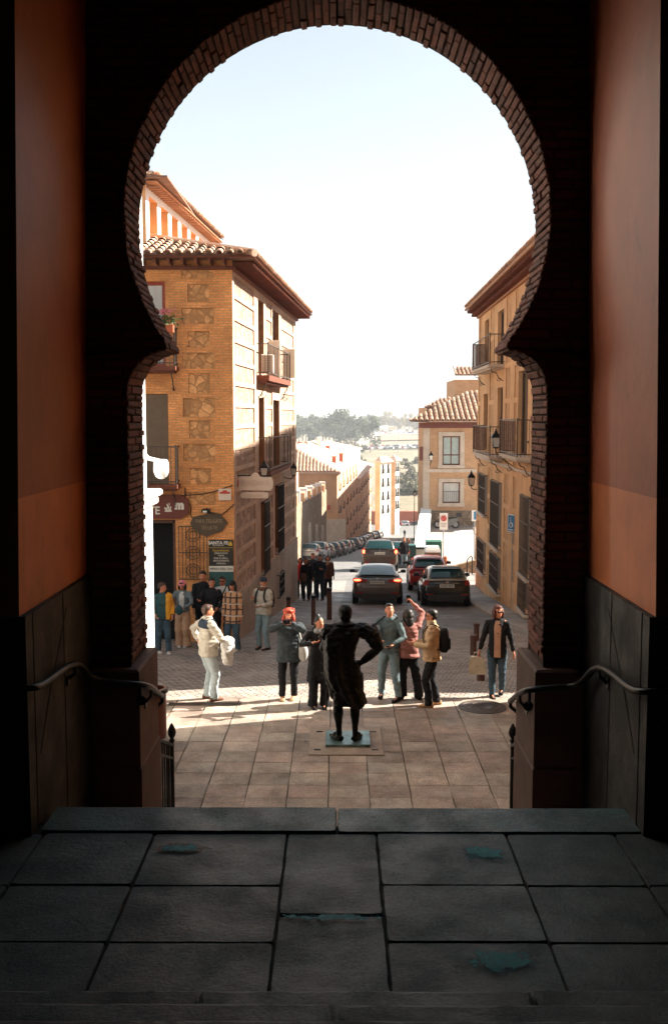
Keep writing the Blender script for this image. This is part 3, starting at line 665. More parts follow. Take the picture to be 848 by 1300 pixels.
# dark coated woman with a bun left of the statue
p = gp(405, 899)
i3 = person('woman with hair bun and long black coat just left of the statue', p, 188, 1.63, 'cl_black', 'cl_black', 'cl_black', 'hair_black', 'bun', lh=(-.10, .30, 1.34), rh=(.14, .30, 1.30), hem=.52, flare=.05, coat=1, build=1.05, legw=1.25, lpole=(-1, 0, -.6), rpole=(1, 0, -.6), feet=((-.11, 0), (.12, .03)), hood=True, scarf='cl_grey', head_yaw=30)
phone(i3, 0, 'dark phone held up by the woman in the long black coat')
# hoodie man right of statue
p = gp(494, 889)
i4 = person('man in grey blue hooded sweatshirt looking at his phone right of the statue', p, 158, 1.76, 'cl_hoodie', 'cl_steel', 'cl_black', 'hair_black', 'short', lh=(-.16, .30, 1.06), rh=(.12, .26, 1.12), feet=((-.19, .06), (.17, -.06)), hem=.86, hood=True, build=1.05, head_yaw=38, head_pitch=-16, legw=1.0, lpole=(-1, -.4, -.4), rpole=(1, -.4, -.4))
phone(i4, 0, 'black phone in the hand of the man in the hooded sweatshirt', up=(0, .8, .6))
mb = MB(); mb.ell((.20, .20, 1.27), (.10, .08, .13), 12, 8); mb.tube([(.2, .17, 1.38), (.10, .02, 1.49), (-.10, -.06, 1.40), (-.2, -.02, 1.2)], .014, 6); hold(i4, mb, 'sling_bag', 'cl_black', 'black sling bag across the chest of the man in the hooded sweatshirt', 'bag', True)
# pink top woman with raised phone
p = gp(518, 889)
i5 = person('woman in a dusty pink top and black wide trousers raising a phone overhead', p, 6, 1.66, 'cl_pinktop', 'cl_black', 'cl_black', 'hair_black', 'long', lh=(-.06, .27, 1.36), rh=(.11, .22, 1.80), feet=((-.10, .05), (.20, -.05)), hem=.82, flare=.03, puffy=.008, legw=1.2, head_pitch=10, rpole=(1, .2, 0), rcurl=1.2, lpole=(-1, 0, -.4))
phone(i5, 1, 'black phone held high above the crowd between the two men on the right', off=.11)
# beige puffer man
p = gp(547, 897)
i6 = person('man in a tan quilted jacket with dark sunglasses and black trousers', p, 84, 1.74, 'cl_tan', 'cl_black', 'cl_shoe', 'hair_black', 'short', lh=(-.14, .30, 1.14), rh=(.16, .26, 1.10), feet=((-.10, .04), (.12, -.10)), hem=.84, puffy=.024, glasses=True, collar=1, legw=1.05, build=1.02)
backpack(i6, 'cl_black', 'black backpack on the man in the tan quilted jacket')
# walking woman right
p = gp(630, 884)
i7 = person('curly haired woman in black blazer and jeans walking at the right', p, 172, 1.70, 'cl_black', 'cl_jeans', 'cl_black', 'hair_auburn', 'bob', lh=(-.30, .04, .86), rh=(.33, .05, .84), feet=((-.10, -.10, .03), (.09, .18)), hem=.74, coat=1, inner='cl_top', build=1.0, legw=.95, head_yaw=25, glasses=True, footyaw=(8, -14))
mb = MB(); w_ = i7['wr'][1] + V((.01, .02, -.12)); mb.loft([[w_ + V((y_ + .04, x * .04, z_)) for x, y_ in ((-1, -a), (1, -a), (1, a), (-1, a))] for z_, a in ((.0, .10), (-.04, .14), (-.30, .16), (-.33, .15))]); mb.tube([w_ + V((-.03, 0, 0)), w_ + V((-.01, 0, .08)), w_ + V((.09, 0, .08)), w_ + V((.11, 0, 0))], .009, 6); hold(i7, mb, 'handbag', 'cl_beige', 'pale beige handbag swinging from the hand of the walking woman', 'bag')
for i, q in ((0, -1), (1, 1)):
    pass
# the group by the restaurant
p = pp(206, 23.5); p = ghit(207, 829)
i8 = person('boyish person in a green top with one mustard yellow sleeve, leftmost by the doorway', p, 200, 1.68, 'cl_teal', 'cl_jeans', 'cl_white', 'hair_brown', 'short', lh=(-.22, .10, .92), rh=(.20, .18, .98), hem=.86, head_yaw=60, feet=((-.13, .1), (.1, -.05)), build=.95, legw=1.1)
mb = MB(); s_, e_, w_ = i8['sh'][0], i8['elb'][0], i8['wr'][0]; mb.tube([s_ + V((.05, 0, .02)), s_, e_, w_ + (e_ - w_) * .1], [.085, .088, .075, .06], 10); mb.loft([ringz((-.12, -.0, z_), a, b) for z_, a, b in ((.84, .085, .15), (1.1, .085, .14), (1.3, .085, .14), (1.44, .06, .09))]); me = remesh(mb, .015, 'cardigan', ['cl_mustard'], .010); me.transform(Matrix.Scale(i8['s'], 4)); link(me, 'yellow_cardigan', i8['o'])
p = pp(230, 24.9)
i9 = person('woman in a pink hat, grey jacket and wide khaki trousers looking up', p, 172, 1.66, 'cl_greyblue', 'cl_khaki', 'cl_white', 'hair_black', 'bob', lh=(-.08, .26, 1.06), rh=(.10, .26, 1.08), hem=.92, hat=('beanie', 'cl_pink'), head_pitch=16, inner='cl_white', legw=1.35, lpole=(-1, 0, -.3), rpole=(1, 0, -.3))
mb = MB(); mb.ell((0, .34, 1.02), (.10, .05, .13), 12, 8); hold(i9, mb, 'cloth_bag', 'cl_teal', 'small teal bundle held by the woman in the pink hat', 'bag', True)
p = pp(256, 25.45)
i10 = person('tall man all in black standing behind the group against the brick wall', p, 195, 1.86, 'cl_black', 'cl_black', 'cl_black', 'hair_black', 'short', 'skin_dark' if False else 'skin', build=1.1, hem=.82, head_yaw=-20)
p = pp(267, 24.9)
i11 = person('man in black jacket holding out a hand beside the pink hat woman', p, 165, 1.72, 'cl_black', 'cl_black', 'cl_black', 'hair_black', 'short', lh=(-.2, .12, 1.0), rh=(.16, .40, 1.22), hem=.84, head_yaw=30, rcurl=.15, build=1.08, coat=1)
p = pp(281, 25.2)
i12 = person('man in a white sweater and sunglasses with a dark strap across his chest', p, 172, 1.74, 'cl_white', 'cl_black', 'cl_black', 'hair_black', 'short', 'skin_dark', lh=(-.20, .16, 1.0), hem=.86, glasses=True, build=1.15, puffy=.008)
mb = MB(); mb.tube(smooth_path([V((-.10, .0, 1.50)), V((-.08, .13, 1.40)), V((.0, .165, 1.22)), V((.14, .16, 1.03))], 3), .014, 6); mb.box((.2, .13, .96), (.18, .07, .14), bev=.02); hold(i12, mb, 'crossbody_bag', 'cl_black', 'black crossbody bag on the man in the white sweater', 'bag')
p = pp(294, 24.2)
i13 = person('woman in a tan plaid coat, black cap and long dark hair, arms down', p, 168, 1.68, 'cl_plaid', 'cl_jeans', 'cl_white', 'hair_black', 'long', hem=.70, flare=.05, coat=1, hat=('cap', 'cl_black'), legw=1.15, head_yaw=-8, feet=((-.12, .02), (.12, .04)))
p = ghit(335, 825)
i14 = person('man in pale quilted jacket and dark cap by the house corner', p, 150, 1.76, 'cl_offwhite', 'cl_steel', 'cl_black', 'hair_black', 'short', lh=(-.12, .28, 1.10), rh=(.18, .18, 1.24), hem=.86, puffy=.014, hat=('cap', 'cl_navy'), scarf='cl_brown', feet=((-.12, .02), (.14, -.02)), build=1.05, head_yaw=35, collar=1)
backpack(i14, 'cl_black', 'dark backpack worn by the man in the dark cap')
# group further down the pavement
for k, (px, Y, hd_, kw, lab) in enumerate(((381, 40.2, 175, dict(top='cl_red', pants='cl_black', hair='hair_auburn', hstyle='long', h=1.62), 'woman in a red jacket at the left of the pavement group'), (388.5, 39.0, 170, dict(top='cl_black', pants='cl_black', hair='hair_auburn', hstyle='long', h=1.66, hem=.72, coat=1), 'woman in black with a brown bag in the pavement group'),
                                  (397, 41.5, 185, dict(top='cl_navy', pants='cl_jeans', h=1.74), 'man in navy half hidden in the middle of the pavement group'), (406, 39.2, 172, dict(top='cl_navy', pants='cl_navy', h=1.80, lh=(-.12, .28, 1.20), hem=.8), 'tall man in dark blue clothes looking at his hand in the pavement group'),
                                  (416, 41.0, 190, dict(top='cl_brown', pants='cl_black', hair='hair_brown', hstyle='long', h=1.68, rh=(.12, .28, 1.35), scarf='cl_offwhite', hem=.78, puffy=.012), 'woman in a brown coat with pale collar at the right of the pavement group'))):
    q = person(lab, pp(px, Y), hd_, detail=False, **kw)
    if k == 1: mb = MB(); mb.ell((.06, .26, .98), (.14, .05, .19), 12, 8); hold(q, mb, 'shoulder_bag', 'cl_brown', 'brown bag carried by the woman in black on the pavement', 'bag', True)
q = person('person in a black jacket and light jeans standing beside the line of parked cars', pp(513.5, 57.3), 185, h=1.76, top='cl_black', pants='cl_steel', hair='hair_brown', detail=False, puffy=.015, scarf='cl_brown')
q = person('person in dark clothes just behind the one in light jeans by the parked cars', pp(519, 59.3), 160, h=1.72, top='cl_brown', pants='cl_black', hair='hair_brown', hstyle='long', detail=False)
q = person('lone small figure in dark blue walking in the middle of the lower street', V(((514 - 428) / FPX * 226, 226, zprof(226))), 175, h=1.72, top='cl_navy', pants='cl_black', detail=False)

# ============================================================ the bronze statue
SX, SY_ = plate_c.x, 15.9
sh_ = 2.16
S = sh_ / 1.72
o = empty('statue', (SX, SY_, 0)); tag(o, 'dark bronze statue of a caped man with hand on hip, on a plate', 'statue')
mb = MB(); mb.box((SX + .0, SY_ - .2, .012), (1.14, 1.36, .02), bev=.004); put(mb, 'stone_base', 'flag_plain', o)
mb = MB(); mb.box((SX + .03, SY_ - .2, .045), (.70, .70, .05), bev=.006); put(mb, 'bronze_plate', 'bronze_plate', o)
for (dx, dy) in ((-.44, -.62), (.44, -.62), (-.42, .28), (.44, .28)): mb = MB(); mb.box((SX + dx, SY_ - .05 + dy, .026), (.10, .035, .012)); put(mb, 'drain_slot', 'black_iron', o)
def fig():
    mb = MB(); lh = V((-.16, .20, 1.02)); 
    sh2 = [V((-.19, 0, 1.405)), V((.19, 0, 1.405))]; 
    er, wr_ = V((.41, -.03, 1.20)), V((.19, -.02, 1.01))       # akimbo arm on the right
    mb.loft([ringz((0, o_, z_), a, b) for z_, a, b, o_ in ((.80, .15, .11, 0), (.93, .165, .12, 0), (1.03, .112, .10, 0), (1.12, .112, .10, 0), (1.25, .145, .12, 0), (1.36, .17, .115, -.01), (1.43, .15, .09, -.01), (1.47, .075, .07, 0), (1.54, .055, .06, .01))])
    mb.tube([sh2[1] - V((.05, 0, 0)), sh2[1] + V((.02, 0, .0)), (sh2[1] + er) / 2 + V((.05, 0, .03)), er, (er + wr_) / 2, wr_], [.075, .085, .088, .065, .060, .038], 12)
    mb.tube([sh2[0] + V((.05, 0, 0)), sh2[0], V((-.28, .04, 1.18)), lh], [.075, .08, .065, .04], 12)
    M = Matrix.Translation((-.01, .02, 1.615)) @ Matrix.Rotation(R(-6), 4, 'Z'); g = head_geo(M, 1.0); mb.add(g.v, g.f)
    mb.ell((-.01, -.0, 1.655), (.085, .102, .090), 12, 8); mb.ell((-.01, -.03, 1.60), (.078, .07, .07), 12, 8); mb.ell((-.01, .10, 1.53), (.03, .03, .05), 8, 6)
    mb.ell((-.01, .0, 1.50), (.125, .115, .032), 16, 6); mb.ell((-.01, 0, 1.47), (.115, .105, .03), 16, 6)     # ruff
    # breeches and legs
    ank = [V((-.085, .0, .09)), V((.115, -.01, .09))]; kn = [V((-.105, .05, .50)), V((.11, .05, .50))]; hp = [V((-.09, 0, .88)), V((.09, 0, .88))]
    for i in range(2):
        mb.tube([hp[i], hp[i] - V((0, 0, .14)), kn[i] + V((0, 0, .10)), kn[i] + V((0, 0, .02))], [.12, .135, .115, .075], 12)
        mb.tube([kn[i] + V((0, 0, .05)), kn[i], kn[i] * .68 + ank[i] * .32 + V((0, -.03, 0)), kn[i] * .3 + ank[i] * .7, ank[i], ank[i] - V((0, 0, .05))], [.062, .058, .066, .042, .036, .042], 12)
    for a_, fy in ((ank[0], -38), (ank[1], 26)):
        f_ = R(fy); fd = V((math.sin(f_), math.cos(f_), 0)); mb.tube([a_ - fd * .06 - V((0, 0, .05)), a_ - V((0, 0, .045)), a_ + fd * .09 - V((0, 0, .055)), a_ + fd * .19 - V((0, 0, .062))], [.035, .042, .040, .022], 8); mb.ell(a_ + fd * .06 - V((0, 0, .01)), (.045, .03, .03), 8, 6)
    ex = MB(); hand_mb(ex, wr_, V((-.9, .1, -.25)), V((0, 1, .2)), 1.15, .5, 1); hand_mb(ex, lh, V((.2, .7, -.4)), V((.5, 0, -1)), 1.15, .7, -1)
    # cape: shoulders to the knee, drawn to the left, one corner swinging out right
    n = 26; rings = []
    for z_, xl_, xr_, yb, th in ((1.475, -.11, .11, .075, .03), (1.44, -.22, .17, .10, .03), (1.36, -.285, .19, .13, .03), (1.22, -.29, .125, .145, .032), (1.08, -.285, .105, .15, .032), (.95, -.28, .125, .155, .032), (.82, -.27, .16, .16, .032), (.70, -.22, .19, .165, .03), (.60, -.15, .235, .16, .03), (.54, -.06, .265, .15, .026), (.50, .03, .26, .14, .02)):
        outer, inner_ = [], []
        for k in range(n + 1):
            t_ = k / n; a = PI * t_; mid = (xl_ + xr_) / 2; hw = (xr_ - xl_) / 2; x = mid - math.cos(a) * hw; fold = math.sin(t_ * 27 + z_ * 1.5) * .022 * (1.5 - z_) + math.sin(t_ * 11 + z_ * 4) * .02; y = -math.sin(a) * yb - .02 - fold * (1 if 0 < k < n else 0)
            zz = z_ + (.05 * math.sin(t_ * 9) * (1 if z_ < .62 else 0)) + (-.05 * t_ if z_ < .6 else 0)
            outer.append(V((x, y, zz))); inner_.append(V((x * .9, y + th * 1.4, zz)))
        rings.append(outer + inner_[::-1])
    cp = MB(); cp.loft(rings)
    # long doublet skirt showing between cape and legs
    sk = MB(); sk.loft([ringz((.02, .0, z_), a, b) for z_, a, b in ((.47, .175, .14), (.60, .195, .15), (.75, .19, .15), (.90, .17, .135), (1.03, .125, .11))])
    # slashed upper sleeve puff
    pf = MB(); pf.tube([(.10, 0, 1.42), (.22, 0, 1.41), (.31, -.01, 1.36), (.37, -.02, 1.26), (.40, -.03, 1.19)], [.085, .105, .10, .085, .06], 12); pf.tube([(-.10, 0, 1.42), (-.22, 0, 1.40), (-.28, 0, 1.30)], [.085, .105, .08], 12)
    return mb, ex, cp, sk, pf
fb_, ex, cp, sk, pf = fig()
for m__, nm, fo, exx in ((fb_, 'figure', .006, ex), (cp, 'cape', .010, None), (sk, 'doublet_skirt', .012, None), (pf, 'puffed_sleeves', .016, None)):
    me = remesh(m__, .012, nm, ['bronze'], fo, 14, extra=exx, smooth_it=1); me.transform(Matrix.Translation((0, -.36, .062)) @ Matrix.Scale(S * .985, 4)); q = link(me, nm, o)
mb = MB(); mb.tube([(-.22, -.22, .90 * S), (-.30, -.36, .62 * S), (-.31, -.46, .46 * S)], .014, 8); mb.tube([(-.28, -.28, .86 * S), (-.20, -.16, .92 * S)], .012, 6); me = mb.mesh('sword'); me.materials.append(MATS['bronze']); link(me, 'sword', o)
# ============================================================ camera, sky, sun
cam = bpy.data.cameras.new('camera'); co = bpy.data.objects.new('camera', cam); col.objects.link(co); sc.camera = co
co.location = (0, 0, H); co.rotation_euler = (PI / 2 - PITCH, 0, YAW)
cam.sensor_fit = 'VERTICAL'; cam.sensor_height = 36; cam.lens = 36.0; cam.clip_start = .1; cam.clip_end = 30000
SUN_EL = R(34.6); SUN_AZ = math.atan2(1, .3)
w = bpy.data.worlds.new("World"); sc.world = w; w.use_nodes = True; nt = w.node_tree
bg = nt.nodes['Background']; sky = nt.nodes.new('ShaderNodeTexSky'); sky.sky_type = 'NISHITA'; sky.sun_disc = False
sky.sun_elevation = SUN_EL; sky.sun_rotation = SUN_AZ; sky.air_density = 1.0; sky.dust_density = .4; sky.ozone_density = 1.2; sky.altitude = 500
hs = nt.nodes.new('ShaderNodeHueSaturation'); hs.inputs['Saturation'].default_value = .42; hs.inputs['Hue'].default_value = .475
nt.links.new(sky.outputs[0], hs.inputs['Color']); nt.links.new(hs.outputs[0], bg.inputs[0]); bg.inputs[1].default_value = .05
sun = bpy.data.lights.new('sun', 'SUN'); sun.energy = 5; sun.angle = R(.5); sun.color = (1, .93, .82)
so = bpy.data.objects.new('sun', sun); col.objects.link(so)
sd = V((math.cos(SUN_EL) * math.sin(SUN_AZ), math.cos(SUN_EL) * math.cos(SUN_AZ), math.sin(SUN_EL)))
so.rotation_euler = sd.to_track_quat('Z', 'Y').to_euler(); so.location = (20, 20, 40)
sc.view_settings.view_transform = 'Standard'; sc.view_settings.look = 'None'; sc.view_settings.gamma = 1; sc.view_settings.exposure = 2.1
sc.cycles.max_bounces = 8; sc.cycles.diffuse_bounces = 5; sc.cycles.use_denoising = True; sc.cycles.volume_bounces = 0

# ============================================================ ground
ys = [-60, -20, 0, 8, 12] + [14 + .5 * i for i in range(60)] + [44 + 2 * i for i in range(60)] + [164 + 6 * i for i in range(40)] + [404 + 20 * i for i in range(30)] + [1000 + 100 * i for i in range(1, 20)] + [3000 + 500 * i for i in range(24)]
xs = [-9000, -4000, -1500, -600, -250, -120, -60, -30, -15, -8, -4, 0, 4, 8, 12, 16, 24, 40, 60, 90, 130, 200, 300, 600, 1500, 4000, 9000]
def hillz(x, y):
    z = zprof(y)
    if y > 420:
        k = min(1, (y - 420) / 200); z += noise.noise(V((x * .006, y * .006, 0))) * 2.4 * k + noise.noise(V((x * .02, y * .02, 3))) * .8 * k
    if y > 2500: z += noise.noise(V((x * .0007, y * .0005, 7))) * min(16, (y - 2500) * .006)
    if y > 200: z -= .0
    return z
mb = MB(); n = len(xs)
mb.add([(x, y, hillz(x, y) - (.03 if y < 300 else 0)) for y in ys for x in xs], [(j * n + i, j * n + i + 1, (j + 1) * n + i + 1, (j + 1) * n + i) for j in range(len(ys) - 1) for i in range(n - 1)])
t = NT('hill_ground')
p = t.pos()
c = t.mix(t.rng(t.noise(p, .012, 8, .7), .4, .6, 0, 1), (.25, .19, .13), (.15, .14, .085))
c = t.mix(t.rng(t.noise(p, .05, 8, .7), .5, .66, 0, 1), c, (.30, .22, .14))
t.l(t.mul(c, t.rng(t.noise(p, .6, 6, .7), .3, .7, .7, 1.3)), t.b.inputs['Base Color']); t.b.inputs['Roughness'].default_value = .95
struct(mb.build('ground', 'hill_ground', smooth=True))
def sheet(name, m, left, right, y0, y1, dz, step=1.0, tint=False):
    """a paved strip that follows the slope; left/right are functions of y"""
    mb = MB(); k = max(1, int((y1 - y0) / step)); vs = []
    for i in range(k + 1):
        y = y0 + (y1 - y0) * i / k; a, b = left(y), right(y)
        for q in range(5): vs.append((a + (b - a) * q / 4, y, zprof(y) + dz))
    mb.add(vs, [(5 * i + q, 5 * i + q + 1, 5 * i + q + 6, 5 * i + q + 5) for i in range(k) for q in range(4)])
    return struct(mb.build(name, m))
LW = lambda y: -2.62 + .0746 * (y - 26)          # line of the left building
RW = lambda y: 5.22 + .0185 * y                  # line of the right building
def street_l(y): return LW(y) - .2 if y < 40 else (LW(40) - 6 if y < 95 else max(-7.5, -7.5 + (y - 95) * .2 if y < 132 else .1 + .078 * (y - 130) - .3))
sheet('cobbled_square', 'cobble', lambda y: -14, lambda y: 16, 18.2, 29, .004)
struct(sheet('street', 'street_setts', lambda y: (LW(y) if y < 40 else -9) if y < 110 else -9 + (y - 110) * .1, lambda y: 14 if y > 46 else 5.4, 28.8, 200, .008, 2))
sheet('lower_street', 'street_setts', lambda y: -1 + (y - 200) * .03, lambda y: 34 + (y - 200) * .1, 199.5, 339, .008, 4)
# pavements with kerbs
def kerb_sheet(name, m, kx, wx, y0, y1, h):
    mb = MB(); ky = [y0 + (y1 - y0) * i / 40 for i in range(41)]
    for a, b in zip(ky, ky[1:]):
        za, zb = zprof(a) + h, zprof(b) + h; s = 1 if wx(a) > kx(a) else -1
        for (x0, x1, mi) in ((kx, lambda y: kx(y) + .14 * s, 1), (lambda y: kx(y) + .14 * s, wx, 0)):
            mb.quad((x0(a), a, za), (x1(a), a, za), (x1(b), b, zb), (x0(b), b, zb), mi)
        mb.quad((kx(a), a, za - h - .05), (kx(a), a, za), (kx(b), b, zb), (kx(b), b, zb - h - .05), 1)
    mb.quad((kx(y0), y0, zprof(y0) - .05), (kx(y0), y0, zprof(y0) + h), (wx(y0), y0, zprof(y0) + h), (wx(y0), y0, zprof(y0) - .05), 1)
    struct(mb.build(name, [m, 'kerb']))
def kright(y): return 4.86 if y < 40 else 4.86 + (y - 40) * .03
kerb_sheet('pavement', 'sidewalk', lambda y: kright(y) + max(0, (30.5 - y)) * .12, lambda y: RW(y) + .3, 26.5, 50, .13)
sheet('pavement', 'sidewalk', lambda y: LW(y) - .1, lambda y: -.15 + (y - 30) * .035, 29.3, 47, .014)
# manhole cover and drain grate in the square
def disc(mb, c, r, z, mi=0, n=28): mb.poly([(c[0] + math.cos(2 * PI * k / n) * r, c[1] + math.sin(2 * PI * k / n) * r, z) for k in range(n)], mi)
mc = ghit(612, 900); mb = MB(); mb.lathe([(0, 0), (.40, 0), (.42, .006), (.42, .012), (.36, .012), (.355, .008), (.31, .008), (.305, .013), (.25, .013), (.245, .008), (.2, .008), (.195, .013), (.13, .013), (.12, .008), (0, .008)], (mc.x, mc.y, mc.z + .012), 36)
for k in range(-2, 3): mb.box((mc.x + k * .035, mc.y, mc.z + .022), (.016, .2, .012))
tag(mb.build('manhole_cover', 'grille_iron', smooth=30, loc=(mc.x, mc.y, mc.z)), 'round cast iron manhole cover set in the paving near the walking woman', 'manhole cover')
mb = MB(); g0 = ghit(214, 896); g1 = ghit(306, 896); gy = g0.y
L = g1.x - g0.x; nb = 44
mb.box(((g0.x + g1.x) / 2, gy - .075, g0.z + .012), (L, .03, .014)); mb.box(((g0.x + g1.x) / 2, gy + .075, g0.z + .012), (L, .03, .014))
for k in range(nb): mb.box((g0.x + L * (k + .5) / nb, gy, g0.z + .012), (.022, .14, .012))
tag(mb.build('drain_grate', 'grille_iron', loc=(g0.x, gy, g0.z)), 'long slotted iron drain grate across the paving beside the man in beige', 'drain grate')
# granite flags of the square: each its own tint and width
mb = MB(); z = 0; y = 11.9; rr = random.Random(3)
plate_c = at(439, 940, 15.9); PX, PY = plate_c.x, 15.95
while y < 18.35:
    d = .46 * rr.uniform(.9, 1.1); 
    if y + d > 18.2: d = 18.42 - y
    x = -9 + rr.uniform(-.1, .1) * 1.5; k = 0
    while x < 9:
        wd = .66 * rr.uniform(.93, 1.05) ; x = -8.99 + .555 * k + rr.uniform(-.004, .004); wd = .541; k += 1
        tn = rr.uniform(.66, 1.15); hu = rr.uniform(.92, 1.06)
        if rr.random() < .06: tn *= .72; hu = .93
        cx, cy = x + wd / 2, y + d / 2
        zz = zprof(cy) + .004 + rr.uniform(-.002, .002); jx = lambda: rr.uniform(-.003, .003)
        mb.add([(x + jx(), y + jx(), zz), (x + wd + jx(), y + jx(), zz), (x + wd + jx(), y + d - .014 + jx(), zz), (x + jx(), y + d - .014 + jx(), zz)], [(0, 1, 2, 3)], 0, (tn, tn * hu, tn * hu * .99))
    y += d
struct(mb.build('square_paving', 'plaza_stone', tint=True))
mb = MB(); mb.quad((-12, 8.2, -.004), (12, 8.2, -.004), (12, 18.5, zprof(18.5) - .004), (-12, 18.5, zprof(18.5) - .004))
struct(mb.build('paving_bed', 'joint'))

# ============================================================ the gateway: landing, steps, walls, arch
ZP = H - 2.65
def plat(px, py):
    d = ray(px, py); k = (ZP - H) / d.z; return V((0, 0, H)) + d * k
YE = plat(424, 1027).y; YK = plat(424, 1058).y; Y1 = YK - .02
YR = [YK, plat(424, 1124).y, plat(424, 1196).y, 2.49 / 2.65 * plat(424, 1254).y]
XC = [-2.9, -1.86, -1.16, -.315, .25, 1.07, 1.76, 2.9]
Y2, Y3 = 8.0, 8.64
mb = MB(); rr = random.Random(5)
def slab(x0, x1, y0, y1, z, h, dark=1, j=.0035, b=.004):
    tn = rr.uniform(.82, 1.15) * dark; q = lambda: rr.uniform(-.003, .003)
    c4 = [(x0 + j, y0 + j), (x1 - j, y0 + j), (x1 - j, y1 - j), (x0 + j, y1 - j)]; a = []; inn = []; cx = (x0 + x1) / 2; cy = (y0 + y1) / 2
    hx_, hy_ = (x1 - x0) / 2, (y1 - y0) / 2
    for k in range(4):      # worn, slightly ragged edges
        p_, r_ = c4[k], c4[(k + 1) % 4]; m = max(3, int(math.hypot(r_[0] - p_[0], r_[1] - p_[1]) / .05))
        for i in range(m):
            t_ = i / m; X = p_[0] + (r_[0] - p_[0]) * t_; Y = p_[1] + (r_[1] - p_[1]) * t_; e = rr.uniform(0, .0025) + max(0, noise.noise(V((X * 9, Y * 9, z * 7))) * .008); cn = .005 if i == 0 else 0
            dx = -1 if X > cx + hx_ * .9 else (1 if X < cx - hx_ * .9 else 0); dy = -1 if Y > cy + hy_ * .9 else (1 if Y < cy - hy_ * .9 else 0)
            a.append((X + dx * (e + cn), Y + dy * (e + cn))); bb = b * rr.uniform(.7, 1.5); inn.append((X + dx * (e + cn + bb), Y + dy * (e + cn + bb)))
    dz = rr.uniform(-.004, .004); n = len(a)
    vs = [(*p, z - h) for p in a] + [(*p, z - .011 + dz) for p in a] + [(*p, z + dz) for p in inn]
    fs = []
    for i in range(n): i2 = (i + 1) % n; fs += [(i, i2, n + i2, n + i), (n + i, n + i2, 2 * n + i2, 2 * n + i)]
    fs.append(tuple(range(2 * n, 3 * n)))
    mb.add(vs, fs, 0, (tn, tn * rr.uniform(.98, 1.04), tn * rr.uniform(.97, 1.05)))
slab(-1.9, .0, YK, YE, ZP + .012, .17, 1.9); slab(.0, 1.95, YK, YE, ZP + .012, .17, 1.9)
for r_ in range(3):
    for c in range(7):
        if c == 3: continue
        slab(XC[c], XC[c + 1], YR[r_ + 1], YR[r_], ZP, .1)
ym = plat(424, 1160).y
slab(XC[3], XC[4], ym, YR[0], ZP, .1); slab(XC[3], XC[4], YR[3], ym - .02, ZP, .1)
# steps rising towards the viewer
zc, yc = ZP, YR[3]
tread = []
for k in range(7):
    zc += .16; y0 = yc - .37; px_ = -2.9 + (.6 if k % 2 else 0) - .6
    while px_ < 2.9:
        nx = min(2.9, px_ + 1.45); slab(px_, nx, y0, yc, zc, .17, 1.0, b=.022); px_ = nx
    yc = y0
slab(-2.9, 2.9, -7, yc, zc, .17, .6)
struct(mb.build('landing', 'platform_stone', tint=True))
mb = MB(); mb.box((0, (YE + YR[3]) / 2 - .1, ZP - .06), (5.7, YE - YR[3] - .3, .08)); mb.box((0, 0, ZP / 2 - .6), (5.6, 2 * YE - .1, ZP + .98))
struct(mb.build('landing_base', 'joint'))
mb = MB(); ns = 13; sl = ZP / (ns + 1)
for k in range(ns):
    z1 = ZP - sl * (k + 1); ya = YE + .425 * k
    for i in range(4):
        x0 = -2.0 + i; tn = rr.uniform(.8, 1.1); mb.box((x0 + .5, ya + .2125, z1 / 2), (.99, .42, z1), tint=(tn, tn, tn))
struct(mb.build('stairs', 'plaza_stone', tint=True))
# worn turquoise patches
def blob(mb, c, rx, ry, seed, z, hole=True):
    q = random.Random(seed); n = 40; ph = [q.uniform(0, 9) for _ in range(3)]
    pts = []
    for k in range(n):
        a = 2 * PI * k / n; r = 1 + .22 * math.sin(3 * a + ph[0]) + .14 * math.sin(7 * a + ph[1]) + .12 * q.uniform(-1, 1)
        pts.append((c.x + math.cos(a) * rx * r, c.y + math.sin(a) * ry * r, z))
    mb.poly(pts)
for i, (px, py, rx, ry, lab) in enumerate(((231, 1078, .13, .05, 'worn turquoise paint stain on the left front paving slab'), (614, 1084, .13, .09, 'turquoise stain on the right of the landing below the kerb stone'),
                           (420, 1166, .28, .035, 'long thin turquoise stain along the joint of the middle slab'), (638, 1222, .19, .09, 'faded turquoise stain near the lower right of the landing'))):
    mb = MB(); c = plat(px, py); disc(mb, (0, 0), 1, 0); o = struct(mb.build('paint_stain', 'teal_paint', recalc=False)); o.location = (c.x, c.y, ZP + .009); o.scale = (rx * 1.5, ry * 1.8, 1); o['label'] = lab
mb = MB(); c = plat(231, 1078); disc(mb, (0, 0), 1, 0); o = struct(mb.build('rust_stain', 'rust_stain', recalc=False)); o.location = (c.x, c.y, ZP + .0065); o.scale = (.24, .11, 1); o['label'] = 'rusty ring round the left turquoise stain'
